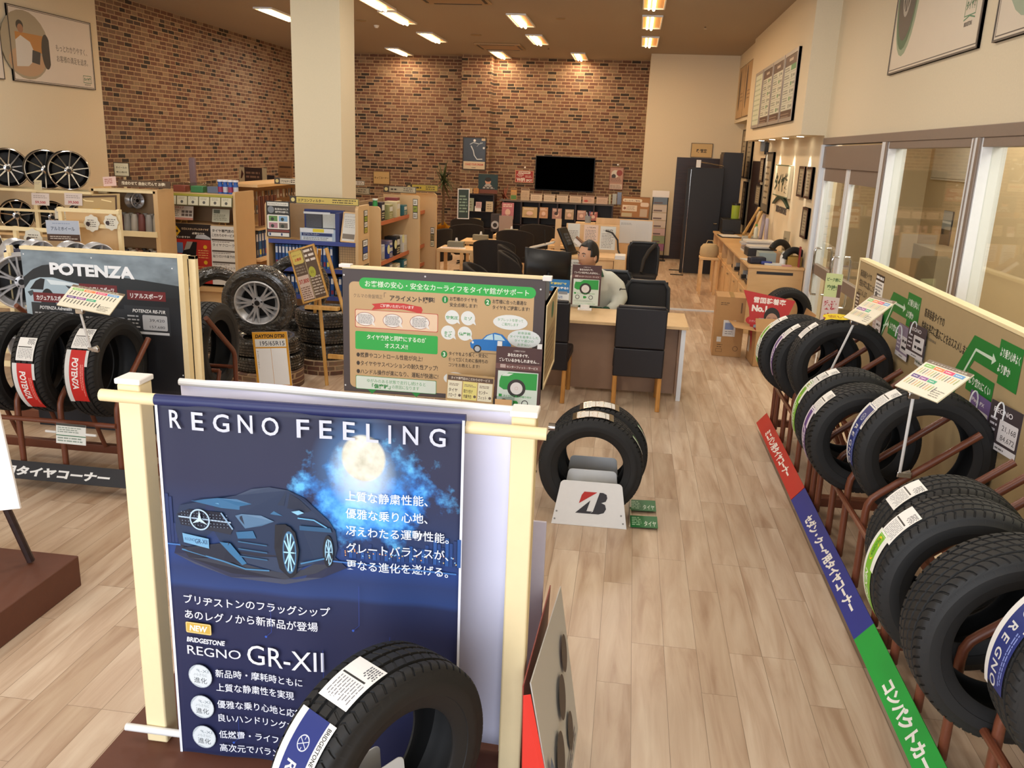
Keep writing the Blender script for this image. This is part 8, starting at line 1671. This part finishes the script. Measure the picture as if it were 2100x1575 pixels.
# menu boards on the bulkhead
for k, (y0, y1, z0, z1) in enumerate(((11.98, 12.98, 2.74, 3.64), (13.02, 14.02, 2.74, 3.64), (14.06, 15.06, 2.74, 3.64), (15.10, 16.0, 2.74, 3.64))):
    def fn(p, k=k):
        W, Hh = p.w, p.h; p.rect(0, 0, W, Hh, '#4f3226' if k < 3 else '#c9d2c0'); 
        if k < 3:
            p.rect(W*.06, Hh*.16, W*.94, Hh*.80, '#c8ccc0'); p.rect(W*.35, Hh*.86, W*.65, Hh*.90, '#b9ab9c')
            for i in range(6): p.rect(W*.06, Hh*(.16+.107*i), W*.94, Hh*(.165+.107*i), '#7d8478'); p.lines(W*.1, Hh*(.18+.107*i), W*.5, Hh*(.25+.107*i), 2, '#6f7670'); p.rect(W*.6, Hh*(.185+.107*i), W*.7, Hh*(.24+.107*i), '#4f8a58' if (i+k) % 2 else '#8f988c'); p.lines(W*.74, Hh*(.18+.107*i), W*.9, Hh*(.25+.107*i), 1, '#6f7670')
            if k == 0: p.rect(W*.55, Hh*.72, W*.94, Hh*.80, '#3f8a54')
            p.lines(W*.1, Hh*.05, W*.9, Hh*.13, 2, '#a89484', fill=.3)
        else: p.lines(W*.1, Hh*.1, W*.9, Hh*.9, 9, '#9fb09a', fill=.3)
    sign('menu_board', ['grey framed menu board nearest the camera on the bulkhead', 'grey framed menu board second from the near end of the bulkhead', 'grey framed menu board third from the near end of the bulkhead', 'pale lit menu board at the far end of the bulkhead'][k], 'sign', (1.965, y1, z0), (0, -1, 0), (0, 0, 1), y1-y0, z1-z0, .034, mat('sign_frame_grey', '#a09a96', .4, metal=.3), fn, frame=mat('sign_frame_grey', None), fw=.05)
for k, (y0, y1) in enumerate(((17.2, 18.2), (18.3, 19.3))): sign('wall_picture', ['tan panel with a dark figure high on the far right wall, nearer', 'tan panel with a dark figure high on the far right wall, farther'][k], 'poster', (2.035, y1, 3.02), (0, -1, 0), (0, 0, 1), y1-y0, 1.0, .02, ink('#b8966a'), lambda p: (p.frame(0, 0, p.w, p.h, .01, '#4a3828'), p.disc(p.w*.3, p.h*.55, .12, '#5a4434', rv=.4), p.lines(p.w*.5, p.h*.3, p.w*.9, p.h*.5, 3, '#7a5c40', fill=.3)))
def fn(p):
    W, Hh = p.w, p.h; p.rect(0, 0, W, Hh, '#cfc4b2'); p.frame(.03, .03, W-.03, Hh-.03, .008, '#3f362e')
    sm = mat('soft_green_print', '#4a6a4a', .6, var=.4, scale=3); p.disc(W*.16, Hh*.62, W*.145, '#7f9478', rv=Hh*.50); p.disc(W*.15, Hh*.63, W*.13, sm, rv=Hh*.46); p.disc(W*.15, Hh*.66, W*.12, '#2a2422', rv=Hh*.42); p.disc(W*.14, Hh*.68, W*.06, '#9a968e', rv=Hh*.26); p.disc(W*.14, Hh*.68, W*.05, '#2c2624', rv=Hh*.22)
    for a in range(0, 360, 36): p.line([(W*.14, Hh*.68), (W*.14+W*.052*math.cos(R(a)), Hh*.68+Hh*.22*math.sin(R(a)))], .012, '#b5b0a8')
    p.frame(W*.84, Hh*.22, W*.94, Hh*.36, .008, '#3f7a54'); p.text('タイヤ館', W*.89, Hh*.265, .06, '#2f6a44', al='c', w=W*.085, hh=.07, bold=.04); p.text('BRIDGESTONE', W*.885, Hh*.16, .04, '#55504a', al='c', w=W*.07, hh=.03, bold=.03); p.line([(W*.84, Hh*.2), (W*.89, Hh*.22), (W*.94, Hh*.2)], .01, '#3f7a54')
sign('wall_poster', 'large framed poster of a wheel in green shadow high above the windows', 'poster', (XW-.022, 8.87, 3.04), (0, -1, 0), (0, 0, 1), 2.18, 1.1, .02, white, fn, frame=ink('#4a4038'), fw=.014)
def fn(p): p.rect(0, 0, p.w, p.h, '#cfc4b2'); p.frame(.03, .03, p.w-.03, p.h-.03, .008, '#3f362e'); p.disc(.5, .55, .42, '#8fa088', rv=.45); p.disc(.5, .6, .36, '#2f5a34', rv=.40)
sign('wall_poster', 'large framed poster with a green circle at the top right picture edge', 'poster', (XW-.022, 6.42, 3.04), (0, -1, 0), (0, 0, 1), 2.18, 1.1, .02, white, fn, frame=ink('#4a4038'), fw=.014)
# things behind the glass
def pw(label, name, y0, z0, w, h, c, fn=None, cat='panel', fr='#8a7f70'): sign(name, label, cat, (4.33, y0, z0), (0, -1, 0), (0, 0, 1), w, h, .02, ink(c), fn or (lambda p: p.frame(.02, .02, w-.02, h-.02, .01, fr)))
pw('white framed panel on the passage wall behind the first window', 'wall_screen', 14-.3, 2.05, 1.7, .75, '#cfc6b8')
tag(MB().tube([(3.6, 12.8, 0), (3.6, 12.8, 3.3)], .03, mat('grey_pipe', '#6f6f70', .4, metal=.4), 12).build('pipe'), 'grey vertical pipe seen through the first window', 'pipe')
sign('brick_backdrop', 'red brick panel standing in the passage behind the window', 'panel', (4.0, 8.0, .95), (0, -1, 0), (0, 0, 1), 1.0, .6, .03, ink('#8a5a44'), lambda p: [p.rect(.01+.16*i+(.08 if j % 2 else 0), .01+.07*j, .15+.16*i+(.08 if j % 2 else 0), .07+.07*j, ('#8a4a34', '#7a4030', '#94553c')[(i+j) % 3]) for j in range(8) for i in range(5)])
t = thing('utility_sink', 'stainless sink trough in the passage at the right picture edge', 'sink', (3.7, 7.0, 0)); MB().box((0, 0, .62), (.5, 1.0, .86), chrome).build('basin', t, bevel=.01); MB().box((.05, .05, 0), (.45, .95, .62), whitem).build('pedestal', t); MB().box((.0, -.1, .86), (.06, 1.1, .96), chrome).build('splash_back', t)
tag(MB().box((3.9, 11.6, 0), (4.3, 12.6, 1.2), mat('passage_cabinet', '#8f826c', .6)).build('passage_cabinet', smooth=0), 'brownish cabinet in the passage seen through the glass door', 'cabinet')
tag(MB().box((-.06, -.03, 0), (.04, .03, .2), blackp).tube([(-.0, 0, .1), (-.1, .0, -.2)], .02, blackp).build('hanging_tool', loc=(4.3, 8.6, 2.0)), 'black tool hanging on the passage wall at the right picture edge', 'tool')
pw('dark wall box with silver lid seen through the right door leaf', 'wall_box', 12.9, 1.15, .35, .5, '#2a2c30', lambda p: (p.rect(0, .25, .35, .5, '#9aa0a4'), p.rect(.0, .33, .35, .36, '#e0e0e0')), 'box')
# pop-up flag between the box and the tyres
def fn(p): p.rect(0, 0, .15, .62, '#d8c8c4'); p.rect(0, .40, .15, .62, '#b9c48a'); p.text('ピーク前に', .015, .55, .05, '#3a5a24', w=.12, hh=.035, bold=.04); p.text('交換!', .02, .47, .05, '#3a5a24', w=.09, hh=.05, bold=.04); p.rect(.0, .16, .15, .40, '#c9b8b4'); p.text('実演', .015, .29, .08, '#a8303a', w=.12, hh=.09, bold=.05); p.text('中!', .03, .18, .08, '#a8303a', w=.09, hh=.08, bold=.05); p.rect(.115, .40, .15, .52, '#5a3a2c')
e = sign('pop_banner', 'small green and red hand-lettered flag standing between box and far tyres', 'banner', (1.85, 8.35, .62), (.9, -.4, .0), (.02, .05, 1), .15, .62, .003, white, fn)
MB().tube([(.02, .0, -.01), (.0, -.60, -.01)], .006, white).build('pole', e)
tag(MB().cyl((0, 0, 0), .1, .02, blackp, 20).build('flag_base', loc=(1.83, 8.35, 0)), 'black round foot of the hand-lettered flag', 'base')
